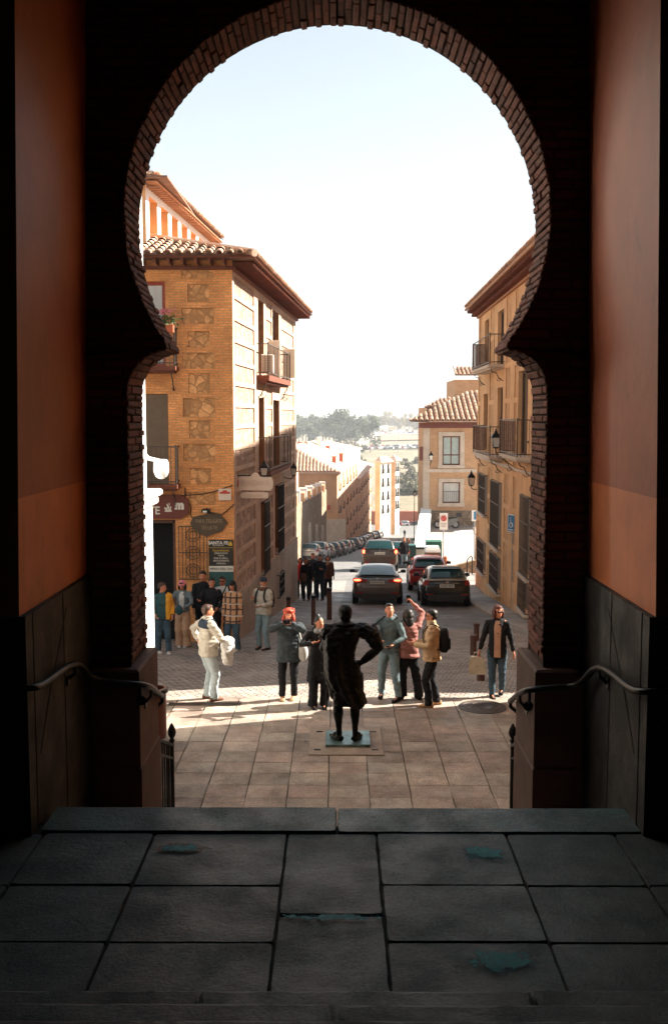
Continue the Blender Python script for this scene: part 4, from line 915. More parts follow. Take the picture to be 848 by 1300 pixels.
# side walls of the passage
D1 = zat(783, Y1)                       # top of the granite dado
DM = zat(633, Y1)                       # where the two plaster tones meet
HW = 1.955
xw = lambda z: 1.98 - .0216 * (z - D1)
for s, nm in ((-1, 'left'), (1, 'right')):
    mb = MB()
    def wall_strip(z0, z1, mi, off=0):
        if off: x = s * 1.936; mb.quad((x, Y1, z0), (x, Y2, z0), (x, Y2, z1), (x, Y1, z1), mi)
        else: a_, b_ = s * xw(z0), s * xw(z1); mb.quad((a_, Y1, z0), (a_, Y2, z0), (b_, Y2, z1), (b_, Y1, z1), mi)
    def face_strip(z0, z1, mi, off=0): mb.quad((s * (1.936 if off else xw(z0)), Y1 - off, z0), (s * 3.2, Y1 - off, z0), (s * 3.2, Y1 - off, z1), (s * (1.936 if off else xw(z1)), Y1 - off, z1), mi)
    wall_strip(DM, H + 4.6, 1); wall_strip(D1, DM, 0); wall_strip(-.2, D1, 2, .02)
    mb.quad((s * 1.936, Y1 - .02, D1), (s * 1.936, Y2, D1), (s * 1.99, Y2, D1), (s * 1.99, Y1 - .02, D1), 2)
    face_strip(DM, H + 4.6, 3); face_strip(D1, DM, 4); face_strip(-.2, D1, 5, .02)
    mb.quad((s * 1.936, Y1 - .02, D1), (s * 3.2, Y1 - .02, D1), (s * 3.2, Y1, D1), (s * 1.936, Y1, D1), 5)
    mb.quad((s * 1.936, Y1 - .02, -.2), (s * 1.936, Y1, -.2), (s * 1.936, Y1, D1), (s * 1.936, Y1 - .02, D1), 2)
    mb.quad((s * 2.9, -7, -.2), (s * 2.9, Y1, -.2), (s * 2.9, Y1, H + 4.6), (s * 2.9, -7, H + 4.6), 4)
    # back of the masonry
    mb.quad((s * 3.3, -7, -.2), (s * 3.3, Y2, -.2), (s * 3.3, Y2, H + 5), (s * 3.3, -7, H + 5), 4)
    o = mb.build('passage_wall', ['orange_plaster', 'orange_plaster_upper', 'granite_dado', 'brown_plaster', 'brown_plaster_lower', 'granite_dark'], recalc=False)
    tag(o, f'orange plastered passage wall over a granite dado, {nm} of the arch', 'wall', 'plastered walls of the passage')
    # dado joints
    mb = MB()
    for yy in (Y1 + .13, Y1 + .85): mb.box((s * 1.9345, yy, (D1 + ZP) / 2 - .8), (.006, .008, D1 - ZP + 1.6))
    for pts in (((.20, -.95), (.42, -.62), (.60, -.42), (.85, -.12)),):
        P4 = [V((s * 1.934, Y1 + a_ * 1.1, D1 + b_)) for a_, b_ in pts]; mb.tube(smooth_path(P4, 3), .0028, 4)
    j = put(mb, 'masonry_joint', 'joint', o)
mb = MB(); mb.box((0, .5, H + 4.7), (7, 15.4, .2)); mb.box((-2.2, -7.1, H - 1), (2.6, .2, 12)); mb.box((2.2, -7.1, H - 1), (2.6, .2, 12)); mb.box((0, -7.1, H + 2.9), (1.8, .2, 4.2))  # unseen rear wall added to keep light out, gap lets a little in
tag(mb.build('passage_vault', 'ceiling_black'), 'black unlit ceiling of the passage and an added rear wall behind the viewer', 'ceiling')['kind'] = 'structure'
# the horseshoe arch wall
CZ = zat(274, Y2); RA = 1.635
cus = at(638, 443, Y2); cx_, cz_ = 1.318, cus.z
JX = 1.635; JZ = zat(500, Y2)
PLZ = zat(843, 7.9)
def arch_path(step):
    """inside edge of the opening, from the left foot over the top to the right foot: (x, z, outward x, outward z)"""
    half = []
    z = PLZ; 
    while z < JZ: half.append((JX, z, 1, 0)); z += step
    rx, rz = JX - cx_, cz_ - JZ; L = PI / 2 * (rx + rz) / 2; k = max(3, int(L / step))
    for i in range(k + 1):
        a = PI / 2 * i / k; nx, nz = math.cos(a) / rx, math.sin(a) / rz; q = math.hypot(nx, nz)
        half.append((cx_ + math.cos(a) * rx, JZ + math.sin(a) * rz, nx / q, nz / q)) if False else half.append((cx_ + math.cos(a) * rx, JZ + math.sin(a) * rz, .0 + nx / q, -abs(nz / q) * 0 + nz / q))
    a0 = math.atan2(cz_ - CZ, cx_); k = max(6, int((PI / 2 - a0) * RA / step))
    for i in range(1, k + 1):
        a = a0 + (PI / 2 - a0) * i / k; half.append((math.cos(a) * RA, CZ + math.sin(a) * RA, math.cos(a), math.sin(a)))
    return half
def sheet_arch(mb, y, mi, flip=False, ext=3.3, top=H + 5.2):
    hp = arch_path(.07)
    for s in (-1, 1):
        pts = [(JX, -.2)] + [(p[0], p[1]) for p in hp]
        outs = []
        for (x, z) in pts:
            if z <= JZ + 1e-4 and abs(x - JX) < 1e-6: outs.append((ext, z - (JZ - z) * 0))
            else:
                dx, dz = x, z - CZ; a = math.atan2(dz, dx)
                a_j = math.atan2(JZ - CZ, JX)
                tt = (a - a_j) / (PI / 2 - a_j); 
                zz = JZ + tt * 2 * (top - JZ) if tt < .5 else top; xx = ext if tt < .5 else ext * (1 - (tt - .5) * 2); outs.append((xx, zz))
        for i in range(len(pts) - 1):
            mb.quad((s * pts[i][0], y, pts[i][1]), (s * outs[i][0], y, outs[i][1]), (s * outs[i + 1][0], y, outs[i + 1][1]), (s * pts[i + 1][0], y, pts[i + 1][1]), mi)
mb = MB(); sheet_arch(mb, Y2, 0); sheet_arch(mb, Y3, 0)
hp = arch_path(.07)
for s in (-1, 1):       # mortar bed behind the voussoirs
    full = [(JX, -.2, 1, 0)] + hp
    for p, q in zip(full, full[1:]):
        o_ = .012
        mb.quad((s * (p[0] + o_), Y2, p[1]), (s * (p[0] + o_), Y3, p[1]), (s * (q[0] + o_), Y3, q[1]), (s * (q[0] + o_), Y2, q[1]), 1)
mb.box((-7.5, 8.33, 5.5), (8.4, .62, 12)); mb.box((7.5, 8.33, 5.5), (8.4, .62, 12)); mb.box((0, 8.33, H + 6.2), (6.6, .62, 2.2))
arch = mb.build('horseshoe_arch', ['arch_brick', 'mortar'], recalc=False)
tag(arch, 'dark brick horseshoe arch framing the view down to the street', 'arch')
mb = MB(); pitch = .059; hp = arch_path(pitch); rr = random.Random(11)
for s in (-1, 1):
    for i, (p, q) in enumerate(zip(hp, hp[1:])):
        mx, mz = (p[0] + q[0]) / 2, (p[1] + q[1]) / 2; tv = V((q[0] - p[0], 0, q[1] - p[1])); tl = tv.length
        if tl < .02: continue
        tv /= tl; nv = V((tv.z, 0, -tv.x))        # away from the opening
        if i % 2: cuts = [0, .30, .60, .64 + .0]
        else: cuts = [0, .15, .45, .64]
        for a, b in zip(cuts, cuts[1:]):
            if b - a < .06: continue
            pr = rr.uniform(-.010, .006); cy = Y2 + (a + b) / 2
            c = V((mx, cy, mz)) + nv * (.045 + pr)
            dpt = b - a - .014; lth = tl - .014 if True else tl
            y0 = -.004 if a == 0 else 0; tn = rr.uniform(.6, 1.35); g = rr.uniform(.88, 1.08)
            rot = Matrix((tv, V((0, 1, 0)), nv)).transposed()
            vsb = MB(); vsb.box((0, y0, 0), (lth, dpt, .11), bev=.006)
            mb.add([(s * (rot @ v_ + c).x, (rot @ v_ + c).y, (rot @ v_ + c).z) for v_ in vsb.v], vsb.f, 0, (tn, tn * g, tn * g))
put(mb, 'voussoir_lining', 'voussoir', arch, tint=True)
for s in (-1, 1):
    mb = MB(); mb.box((s * (1.555 + .35), (7.9 + 8.72) / 2, PLZ / 2 - .05), (.7, .82, PLZ), bev=.02); mb.box((s * (1.545 + .35), (7.88 + 8.74) / 2, PLZ / 2 - .5), (.7, .86, PLZ - .66), bev=.02)
    put(mb, 'jamb_plinth', 'jamb_stone', arch)
# wall handrails (each one rail with brackets)
for s, nm, px in ((-1, 'left', ((-2, 875), (40, 873), (52, 868), (84, 843), (112, 861), (150, 867), (178, 869), (192, 873), (206, 884))), (1, 'right', ((850, 878), (822, 878), (808, 874), (766, 847), (733, 869), (700, 873), (672, 876), (660, 880), (648, 890)))):
    Ys = [6.2, 6.22, 6.42, 7.2, 7.72, 7.8, 7.85, 8.1, 8.9]
    pts = [at(a, b, y) for (a, b), y in zip(px, Ys)]
    # keep clear of the wall faces
    for k, p_ in enumerate(pts):
        if 2 <= k <= 4: p_.x = s * min(abs(p_.x), 1.936 - .06)
    o = empty('handrail', pts[3]); tag(o, f'black iron wall handrail dropping with the steps on the {nm} side of the passage', 'handrail', 'wall handrails of the passage')
    mb = MB(); sp = smooth_path(pts); mb.tube(sp, .024, 10)
    mb.ell(sp[-1], (.028, .028, .028), 8, 6)
    lo = sp[-1] + V((s * .10, -.05, -.13)); mb.tube([sp[-1], sp[-1] + V((0, 0, -.05)), lo], .018, 8)
    put(mb, 'rail', 'handrail', o, smooth=True)
    for k, q in ((3, V((s * .06, 0, -.12))), (6, V((s * .0, .05, -.14))), (7, V((s * .06, .02, -.14)))):
        mb = MB(); p_ = pts[k]; e = p_ + q
        mb.tube([p_, p_ + V((0, 0, -.07)), e], .013, 8); mb.lathe([(.0, 0), (.04, 0), (.035, .012), (0, .012)], e + V((-s * .008 if k != 6 else 0, -.01, 0)), 12, axis='X' if k != 6 else 'Y')
        put(mb, 'bracket', 'handrail', o, smooth=30)
# sloping iron railings at the foot of the steps
for s, nm in ((-1, 'left'), (1, 'right')):
    x = -1.66 if s < 0 else 1.72
    pe = at(218 if s < 0 else 651, 945, 10.4); x = pe.x
    o = empty('stair_railing', (x, 9.6, .5)); tag(o, f'black iron railing with a pointed finial post beside the steps, {nm} side', 'railing', 'iron railings at the foot of the steps')
    def top(y): return zat(936, 9.2) + (y - 9.2) * (zat(946, 10.4) - zat(936, 9.2)) / 1.2
    def stz(y): return max(0, ZP - sl * (int((y - YE) / .425) + 1))
    mb = MB(); mb.bar((x, 8.75, top(8.75)), (x, 10.4, top(10.4)), .04, .03); mb.bar((x, 8.75, top(8.75) - .14), (x, 10.4, top(10.4) - .14), .03, .02); mb.bar((x, 8.75, top(8.75) - .85), (x, 10.4, top(10.4) - .85), .03, .02)
    put(mb, 'rail', 'black_iron', o)
    for k in range(12):
        yy = 8.8 + k * .13; mb = MB(); mb.tube([(x, yy, top(yy) - .95), (x, yy, top(yy))], .010, 6); put(mb, 'baluster', 'black_iron', o, smooth=40)
    mb = MB(); mb.tube([(x, 10.43, 0), (x, 10.43, top(10.4) + .03)], .022, 8)
    mb.lathe([(0, 0), (.03, .0), (.03, .02), (.018, .03), (.04, .07), (.045, .10), (.035, .14), (.015, .18), (0, .2)], (x, 10.43, top(10.4) + .03), 12); put(mb, 'post', 'black_iron', o, smooth=40)
    mb = MB(); mb.tube([(x + .045 * s, 10.46, 0), (x + .045 * s, 10.46, top(10.4) - .02)], .014, 8); put(mb, 'gate_stop', 'black_iron', o, smooth=40)

# ============================================================ litter bin, statue base handled later
bc = ghit(197, 938); mb = MB(); mb.lathe([(0, 0), (.17, 0), (.19, .05), (.19, .72), (.215, .74), (.215, .80), (.19, .81), (.165, .81), (.16, .5), (0, .5)], (bc.x, 15.9, 0), 20)
o = empty('litter_bin', (bc.x, 15.9, 0)); tag(o, 'round brown litter bin on the paving beside the left jamb of the arch', 'litter bin'); put(mb, 'drum', 'bin_brown', o, smooth=40)
mb = MB(); mb.lathe([(.20, .74), (.222, .74), (.222, .80), (.20, .80)], (bc.x, 15.9, .003), 20, caps=False); put(mb, 'rim', 'black_iron', o, smooth=40)
mb = MB(); mb.tube([(bc.x - .25, 15.9, 0), (bc.x - .25, 15.9, 1.0)], .02); mb.bar((bc.x - .25, 15.9, .6), (bc.x - .15, 15.9, .6), .03); put(mb, 'post', 'black_iron', o, smooth=40)

# ============================================================ sunlit white building, left
o = empty('white_building', (-3.33, 18, 0)); tag(o, 'bright white sunlit house wall seen edge-on just behind the left jamb of the arch', 'building')
mb = MB(); X0 = -3.33
mb.box((X0 - 2, 13.4, 5.5), (4, 9.0, 12.2)); put(mb, 'wall', 'white_wall', o)
mb = MB(); zt = zat(640, 17.9); mb.box((X0 + .02, 13.35, zt / 2 - .1), (.16, 9.0, zt + .2), bev=.01); put(mb, 'ground_floor_facing', 'white_wall', o)
mb = MB(); zm = zat(629, 17.9); mb.box((X0 + .08, 13.35, zm - .08), (.22, 9.2, .12), bev=.02); mb.box((X0 + .11, 13.35, zm + .06), (.30, 9.26, .12), bev=.03); put(mb, 'cornice', 'white_wall', o)
mb = MB(); mb.box((X0 - 1.85, 13.4, 11.7), (4.6, 9.5, .2)); put(mb, 'roof', 'roof_under', o)
for yy in (10.5, 13.2):
    for zz in (4.6, 8.0):
        mb = MB(); mb.box((X0 + .0, yy, zz + .9), (.06, 1.0, 1.9)); f = put(mb, 'window', 'wood_dark', o); mb = MB(); mb.box((X0 + .02, yy, zz + .9), (.05, .84, 1.74)); q = put(mb, 'pane', 'glass', f)
# white dome camera on its arm
ca = at(205, 598, 17.6); o = empty('security_camera', (X0, 17.6, ca.z)); tag(o, 'white dome security camera on a bent arm fixed to the sunlit white wall', 'camera')
mb = MB(); mb.tube([(X0, 17.6, ca.z + .32), (ca.x - .22, 17.6, ca.z + .22), (ca.x - .02, 17.6, ca.z + .17)], .035, 8); mb.box((X0 + .02, 17.6, ca.z + .32), (.05, .16, .2)); put(mb, 'arm', 'white_paint', o, smooth=40)
mb = MB(); mb.lathe([(0, .20), (.10, .20), (.13, .14), (.135, .02), (.13, -.02), (.10, -.09), (.05, -.13), (0, -.14)], (ca.x, 17.6, ca.z), 16); put(mb, 'dome_housing', 'white_paint', o, smooth=60)

# ============================================================ unseen blocks added to shade the square and trim its strip of sun
mb = MB(); mb.prism([(4.4, 8.7, -.5), (20, 8.7, -.5), (20, 23.0, -.5), (4.4, 18.5, -.5)], (0, 0, 12.5)); o = mb.build('corner_shade_block', 'ochre_stucco', loc=(4.4, 19, 0)); tag(o, 'plain unseen ochre block added right of the arch to shade the square', 'building')
mb = MB(); mb.prism([(16.6, 23.5, -1), (30, 23.5, -1), (30, 40, -1), (16.6, 40, -1)], (0, 0, 12.0)); o = mb.build('alley_shade_block', 'ochre_stucco', loc=(16, 26, 0)); tag(o, 'lower unseen ochre block added on the right to trim the strip of sun', 'building')
# ============================================================ helpers for facades
def pane_window(root, O, u, w_, z0, z1, frame='window_red', pane='glass', curtain=None, mull=1, trans=0, dep=.16, fw=.07):
    """a framed window set dep behind the wall face: window > pane"""
    u = V(u).normalized(); n = u.cross(Z); O = V(O)
    P_ = lambda a, z, d: V((O.x, O.y, 0)) + u * a + Z * z - n * d
    mb = MB(); th = .05
    def vb(a, b, za, zb): 
        c = P_((a + b) / 2, (za + zb) / 2, dep - th / 2); M = Matrix((u, -n, Z)).transposed(); mb.box(c, (b - a, th, zb - za), rot=M)
    vb(0, fw, z0, z1); vb(w_ - fw, w_, z0, z1); vb(fw, w_ - fw, z0, z0 + fw); vb(fw, w_ - fw, z1 - fw, z1)
    for k in range(mull):
        a = w_ * (k + 1) / (mull + 1); vb(a - fw * .4, a + fw * .4, z0 + fw, z1 - fw)
    if trans: vb(fw, w_ - fw, z0 + (z1 - z0) * trans, z0 + (z1 - z0) * trans + fw * .8)
    f = put(mb, 'window', frame, root)
    mb = MB(); a, b = fw * .5, w_ - fw * .5; d = dep - .012
    mb.quad(P_(a, z0 + .03, d), P_(b, z0 + .03, d), P_(b, z1 - .03, d), P_(a, z1 - .03, d)); g = put(mb, 'pane', pane, f); g.location = (0, 0, 0)
    if curtain:
        mb = MB(); k = 12; rr = [P_(a + (b - a) * i / k, 0, d - .008 - .012 * (i % 2)) for i in range(k + 1)]
        for p, q in zip(rr, rr[1:]): mb.quad((p.x, p.y, z0 + .05), (q.x, q.y, z0 + .05), (q.x, q.y, z1 - .05), (p.x, p.y, z1 - .05))
        put(mb, 'curtain', curtain, f)
    return f
def grille(root, O, u, w_, z0, z1, proud=.09, m='grille_iron', nb=None, nh=3):
    u = V(u).normalized(); n = u.cross(Z); O = V((O[0], O[1], 0)); P_ = lambda a, z, d=proud: O + u * a + Z * z + n * d
    mb = MB(); nb = nb or max(4, int(w_ / .13))
    for k in range(nb + 1): a = w_ * k / nb; mb.bar(P_(a, z0), P_(a, z1), .016)
    for k in range(nh + 1):
        z_ = z0 + (z1 - z0) * k / nh; mb.bar(P_(-.02, z_), P_(w_ + .02, z_), .03, .03)
        if k in (0, nh):
            for a in (0, w_): mb.bar(P_(a, z_, 0), P_(a, z_), .025)
    return put(mb, 'window_grille', m, root)
def balcony(root, O, u, w_, zf, out=.55, hr=.95, slab='soffit_wood', iron='grille_iron', thick=.10, brackets=True, fill=None, gap=.12):
    u = V(u).normalized(); n = u.cross(Z); O = V((O[0], O[1], 0)); P_ = lambda a, z, d: O + u * a + Z * z + n * d; M = Matrix((u, -n, Z)).transposed()
    mb = MB(); mb.box(P_(w_ / 2, zf - thick / 2, out / 2), (w_, out, thick), rot=M); mb.box(P_(w_ / 2, zf - thick - .03, out / 2 - .04), (w_ - .12, out - .08, .06), rot=M)
    b = put(mb, 'balcony', slab, root)
    mb = MB()
    for z_ in (zf + hr, zf + .08): mb.bar(P_(.03, z_, out - .03), P_(w_ - .03, z_, out - .03), .03); mb.bar(P_(.03, z_, 0), P_(.03, z_, out - .03), .03); mb.bar(P_(w_ - .03, z_, 0), P_(w_ - .03, z_, out - .03), .03)
    k = int(w_ / gap)
    for i in range(k + 1): a = .03 + (w_ - .06) * i / k; mb.bar(P_(a, zf, out - .03), P_(a, zf + hr, out - .03), .014)
    for i in range(1, int(out / .12)): 
        for a in (.03, w_ - .03): mb.bar(P_(a, zf, i * .12), P_(a, zf + hr, i * .12), .014)
    for a in (.03, w_ - .03): mb.bar(P_(a, zf, out - .03), P_(a, zf + hr + .05, out - .03), .035)
    r_ = put(mb, 'railing', iron, b)
    if brackets:
        mb = MB()
        for a in (.12, w_ - .12):
            pts = [P_(a, zf - thick, out - .08), P_(a, zf - thick - .16, out - .14), P_(a, zf - thick - .20, out * .5), P_(a, zf - thick - .38, out * .32), P_(a, zf - thick - .48, .02)]
            mb.tube(smooth_path(pts, 3), .016, 6)
            c = P_(a, zf - thick - .42, .16); mb.tube([c + n * math.cos(q * .8) * (.02 + q * .009) + Z * math.sin(q * .8) * (.02 + q * .009) for q in range(9)], .012, 5)
        put(mb, 'bracket', iron, b, smooth=50)
    return b
def rafters(mb, p0, p1, out_dir, n_, z, out=.5, w_=.09, h=.13, mi=0):
    p0, p1 = V(p0), V(p1); e = (p1 - p0).normalized(); o_ = V(out_dir).normalized()
    for i in range(n_):
        c = p0 + (p1 - p0) * ((i + .5) / n_) + o_ * (out / 2); c.z = z; M = Matrix((e, o_, Z)).transposed()
        mb.box(c, (w_, out, h), rot=M, mi=mi); c2 = c + o_ * (out / 2 - .05); c2.z = z - h * .15
def pY(px, kind):
    u_ = (px - 428) / FPX
    return (-2.62 - .0746 * 26) / (u_ - .0746) if kind == 'L' else 5.22 / (u_ - .0185)

# ============================================================ left brick building
YF = 26.0; XL = -2.62
lb = empty('brick_building', (XL, YF, 0)); tag(lb, 'tall brick and rubble corner house with sunlit side wall, left of the street', 'building')
zE = zat(330, YF)
fx = lambda px: (px - 428) * YF / FPX
zf = lambda py: zat(py, YF)
front = []; U0 = -12.0
W = lambda a, b, y0, y1, dep, bm_, rm: front.append((a - U0, zf(y1), b - U0, zf(y0), dep, bm_, rm))
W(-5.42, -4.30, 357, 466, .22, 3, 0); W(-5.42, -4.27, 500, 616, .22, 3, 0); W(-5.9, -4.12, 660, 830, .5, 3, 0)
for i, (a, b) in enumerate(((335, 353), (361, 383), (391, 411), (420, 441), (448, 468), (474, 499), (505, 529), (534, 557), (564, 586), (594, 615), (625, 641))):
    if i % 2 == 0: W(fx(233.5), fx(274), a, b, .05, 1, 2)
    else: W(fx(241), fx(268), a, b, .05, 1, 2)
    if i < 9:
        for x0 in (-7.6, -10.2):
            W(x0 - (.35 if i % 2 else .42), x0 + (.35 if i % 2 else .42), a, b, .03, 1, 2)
mb = MB(); facade(mb, (U0, YF, 0), (1, 0, 0), XL - U0, -1.5, zE, front, 0)
# side wall
sdir = V((.0746, 1, 0)).normalized(); Lw = 13.87; side = []
sy = lambda px: (pY(px, 'L') - YF) * 1.00278
socz = H - 4.72
rows = []; z_ = H + 3.62
while z_ - .55 > socz + .05: rows.append((z_ - .53, z_ - .10)); z_ -= .55
wins = [(329, 336, zat(382, 30.8), zat(474, 30.8)), (347, 355, zat(395, 34), zat(478, 34)), (329, 336, zat(505, 30.8), zat(597, 30.8)), (347.5, 355, zat(508, 34), zat(592, 34)), (331, 338.5, zat(636, 31.2), zat(726, 31.2)), (349, 357, zat(616, 34), zat(702, 34)), (349, 355, zat(729, 34), zat(757, 34))]
for (a, b, zt_, zb_) in wins: side.append((sy(a), zb_, sy(b), zt_, .22, 3, 6))
for (za, zb_) in rows:
    for (a, b) in ((299.5, 324), (338.8, 346.2), (358, 373.5)): side.append((sy(a), za, sy(b), zb_, .035, 5, 4))
facade(mb, (XL, YF, 0), sdir, Lw, socz, zE + .1, side, 4)
mb.quad(V((XL, YF, -2.2)) - V((0, .0, 0)), V((XL, YF, -2.2)) + sdir * Lw, V((XL, YF, socz)) + sdir * Lw, V((XL, YF, socz)), 7)
# socle stands 4 cm proud with the low window cut as a dark box
e1 = V((XL, YF, 0)) + sdir * Lw
mb.quad(e1 + Z * -2.5, V((-12, e1.y, -2.5)), V((-12, e1.y, zE)), e1 + Z * zE, 0)
put(mb, 'wall', ['house_brick', 'rubble', 'recess_shade_brick', 'interior_dark', 'side_band', 'side_rubble', 'recess_shade_brick', 'stone_socle'], lb, recalc=False)
nS = V((sdir.y, -sdir.x, 0))
mb = MB()
P_ = lambda a, z, d=0: V((XL, YF, 0)) + sdir * a + Z * z + nS * d
hz0, hz1 = zat(757, 34), zat(729, 34)
holes = [(sy(349), hz0, sy(355.5), hz1, .2, 1, 0)]
facade(mb, P_(0, 0, .05), sdir, Lw, -2.2, socz, holes, 0); mb.quad(P_(0, socz, .05), P_(Lw, socz, .05), P_(Lw, socz, 0), P_(0, socz, 0), 0); mb.quad(P_(0, -2, 0), P_(0, -2, .05), P_(0, socz, .05), P_(0, socz, 0), 0)
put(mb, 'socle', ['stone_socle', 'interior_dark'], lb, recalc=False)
pane_window(lb, (-5.42, YF, 0), (1, 0, 0), 1.12, zf(466), zf(357), curtain='curtain', mull=1, fw=.09)
mb = MB()  # rolled blind
mb.box((-4.845, YF + .1, (zf(500) + zf(616)) / 2), (1.12, .05, zf(500) - zf(616)))
for k in range(18): mb.box((-4.845, YF + .07, zf(500) - .12 * k - .06), (1.11, .02, .1))
put(mb, 'window_blind', 'blind', lb)
for i, (a, b, zt_, zb_) in enumerate(wins[:4]): pane_window(lb, P_(sy(a), 0), sdir, sy(b) - sy(a), zb_, zt_, 'wood_dark', mull=1, dep=.2)
for i, (a, b, zt_, zb_) in enumerate(wins[4:]):
    a0 = sy(a); off = .05 if i == 2 else 0
    grille(lb, P_(a0, 0, off), sdir, sy(b) - a0, zb_, zt_, proud=.10, m='black_iron', nh=3)
balcony(lb, (-5.6, YF), (1, 0, 0), 1.62, zf(466), .55, .95); balcony(lb, (-5.6, YF), (1, 0, 0), 1.62, zf(614), .55, .95)
balcony(lb, P_(sy(327), 0), sdir, sy(356.5) - sy(327), zat(478, 31), .36, .9, 'soffit_wood', thick=.16, brackets=True, gap=.3)
balcony(lb, P_(sy(328), 0), sdir, sy(357) - sy(328), zat(597, 31), .36, 1.0, 'soffit_wood', brackets=False, gap=.3)
# louvred screens and an air conditioner on the upper balcony
for (px, Y, w_) in ((345, 32.2, .36), (359, 35.9, .40)):
    a = at(px, 432 if px == 345 else 443, Y); b = at(px, 480, Y); x0 = LW(Y) + .02; mb = MB()
    mb.box((x0 + w_ / 2, Y, (a.z + b.z) / 2), (w_, .03, a.z - b.z))
    for k in range(14): mb.box((x0 + w_ / 2, Y - .03, b.z + (a.z - b.z) * (k + .5) / 14), (w_ - .04, .03, .03))
    put(mb, 'balcony_screen', 'ac_white', lb)
ac = at(340, 462, 30.6); mb = MB(); mb.box((LW(30.6) + .22, 30.6, ac.z), (.36, .34, .55), bev=.02); f = put(mb, 'air_conditioner', 'ac_white', lb)
mb = MB()
for k in range(8): mb.box((LW(30.6) + .22, 30.42, ac.z - .22 + k * .06), (.28, .02, .02))
put(mb, 'grille', 'ac_grille', f)
# door
mb = MB(); zd = zf(660); zb = zprof(YF) - .02
mb.box((-4.16, YF + .12, (zd + zb) / 2), (.07, .16, zd - zb)); mb.box((-5.0, YF + .12, zd - .05), (1.7, .16, .08)); mb.box((-5.5, YF + .3, (zd + zb) / 2), (.75, .05, zd - zb - .1))
put(mb, 'door', 'wood_door', lb)
# carved iron-bound panel beside the door
mb = MB(); px0, px1 = fx(226), fx(262); za, zb_ = zf(735), zf(668)
for k in range(9): a = px0 + (px1 - px0) * k / 8; mb.bar((a, YF - .03, za), (a, YF - .03, zb_), .014)
for z_ in (za, zb_, (za + zb_) / 2): mb.bar((px0, YF - .03, z_), (px1, YF - .03, z_), .02)
for k in range(3):
    c = V(((px0 + px1) / 2, YF - .04, za + (zb_ - za) * (k + .5) / 3))
    for rr_ in (.1, .17): mb.tube([c + V((math.cos(q * PI / 8) * rr_, 0, math.sin(q * PI / 8) * rr_)) for q in range(17)], .010, 5)
put(mb, 'ornamental_grille', 'grille_iron', lb)
# roof
mb = MB(); ov = .62; zr = zE + .02
c0 = V((XL + ov, YF - ov, zr)); cL = V((-12, YF - ov, zr)); cF = V((XL, YF, zr)) + sdir * (Lw + .25) + nS * ov; cF.z = zr
rid = 3.2; rise = rid * math.tan(R(19))
i0 = V((XL - rid, YF + rid, zr + rise)); iL = V((-12, YF + rid, zr + rise)); iF = V((cF.x - rid - ov, cF.y, zr + rise))
mb.quad(cL, c0, i0, iL); mb.quad(c0, cF, iF, i0); mb.quad(cL - Z * .02, V((-12, YF + .2, zr - .02)), V((XL - .2, YF + .2, zr - .02)), c0 - Z * .02)
mb.quad(c0 - Z * .02, V((XL - .2, YF + .2, zr - .02)), V((cF.x - ov - .2, cF.y, zr - .02)), cF - Z * .02)
mb.quad(cF, cF - Z * .02, V((cF.x - ov - .2, cF.y, zr - .02)), iF)
mb.quad(i0, iF, V((-12, iF.y, iF.z)), iL)
rf = put(mb, 'roof', 'roof_under', lb, recalc=False)
mb = MB(); upF = (i0 - c0); upF = V((0, rid + ov, rise)).normalized(); ln = math.hypot(rid + ov, rise)
tiles(mb, cL, c0, upF, ln, clip=lambda t_: (0, min(1, (1 - t_) * (c0.x - cL.x) / (rid + ov))), pitch=.25, r=.095)
upS = V((-(rid + ov), .1, rise)).normalized()
tiles(mb, c0, cF, upS, ln, clip=lambda t_: (0, min(1, t_ * (cF - c0).length / (rid + ov))), pitch=.25, r=.095)
mb.tube([c0 + V((0, 0, .06)), i0 + V((0, 0, .08))], .10, 8)
put(mb, 'roof_tiles', 'roof_tile', lb, tint=True, recalc=False)
mb = MB(); rafters(mb, cL + V((0, ov, 0)), V((XL, YF, 0)), (0, -1, 0), 28, zr - .09, ov - .08, .09, .13); rafters(mb, V((XL, YF, 0)), cF - nS * ov, nS, 46, zr - .09, ov - .08, .09, .13)
mb.box(((-12 + XL) / 2, YF - .03, zr - .22), (XL + 12, .1, .08)); mb.bar(V((XL, YF, zr - .22)) + nS * .03, V((cF.x, cF.y, zr - .22)) - nS * (ov - .03), .1, .08)
mb.box(((-12 + XL) / 2 + ov / 2, YF - ov + .05, zr - .015), (XL + 12 + ov, .06, .06)); mb.bar(c0 + V((-.05, 0, -.015)), cF + V((-.05, 0, -.015)), .06, .06)
put(mb, 'eaves', 'soffit_wood', lb)
# set-back top storey with pillared gallery
tx = -4.98; ty0, ty1 = 27.3, 36.2; zt0 = zr + .3; zt1 = H + 6.12
mb = MB(); hol = [];  k = 0
yy = .35
while yy < 8.2: hol.append((yy, zt0 + .5, yy + .85, zt1 - .35, .4, 1, 1)); yy += 1.25
facade(mb, (tx, ty0, 0), (.0746, 1, 0), ty1 - ty0, zt0 - .4, zt1, hol, 0)
mb.quad((-12, ty0, zt0 - .4), (tx, ty0, zt0 - .4), (tx, ty0, zt1), (-12, ty0, zt1), 1)
mb.quad((tx + .0746 * 8.9, ty1, zt0 - .4), (-12, ty1, zt0 - .4), (-12, ty1, zt1), (tx + .0746 * 8.9, ty1, zt1), 1)
put(mb, 'top_storey', ['white_wall', 'ochre_stucco'], lb, recalc=False)
mb = MB(); o2 = .36; q0 = V((tx + o2, ty0 - o2, zt1)); qF = V((tx + .0746 * 8.9 + o2, ty1 + .3, zt1)); up2 = V((-3, 0, 1.05)).normalized()
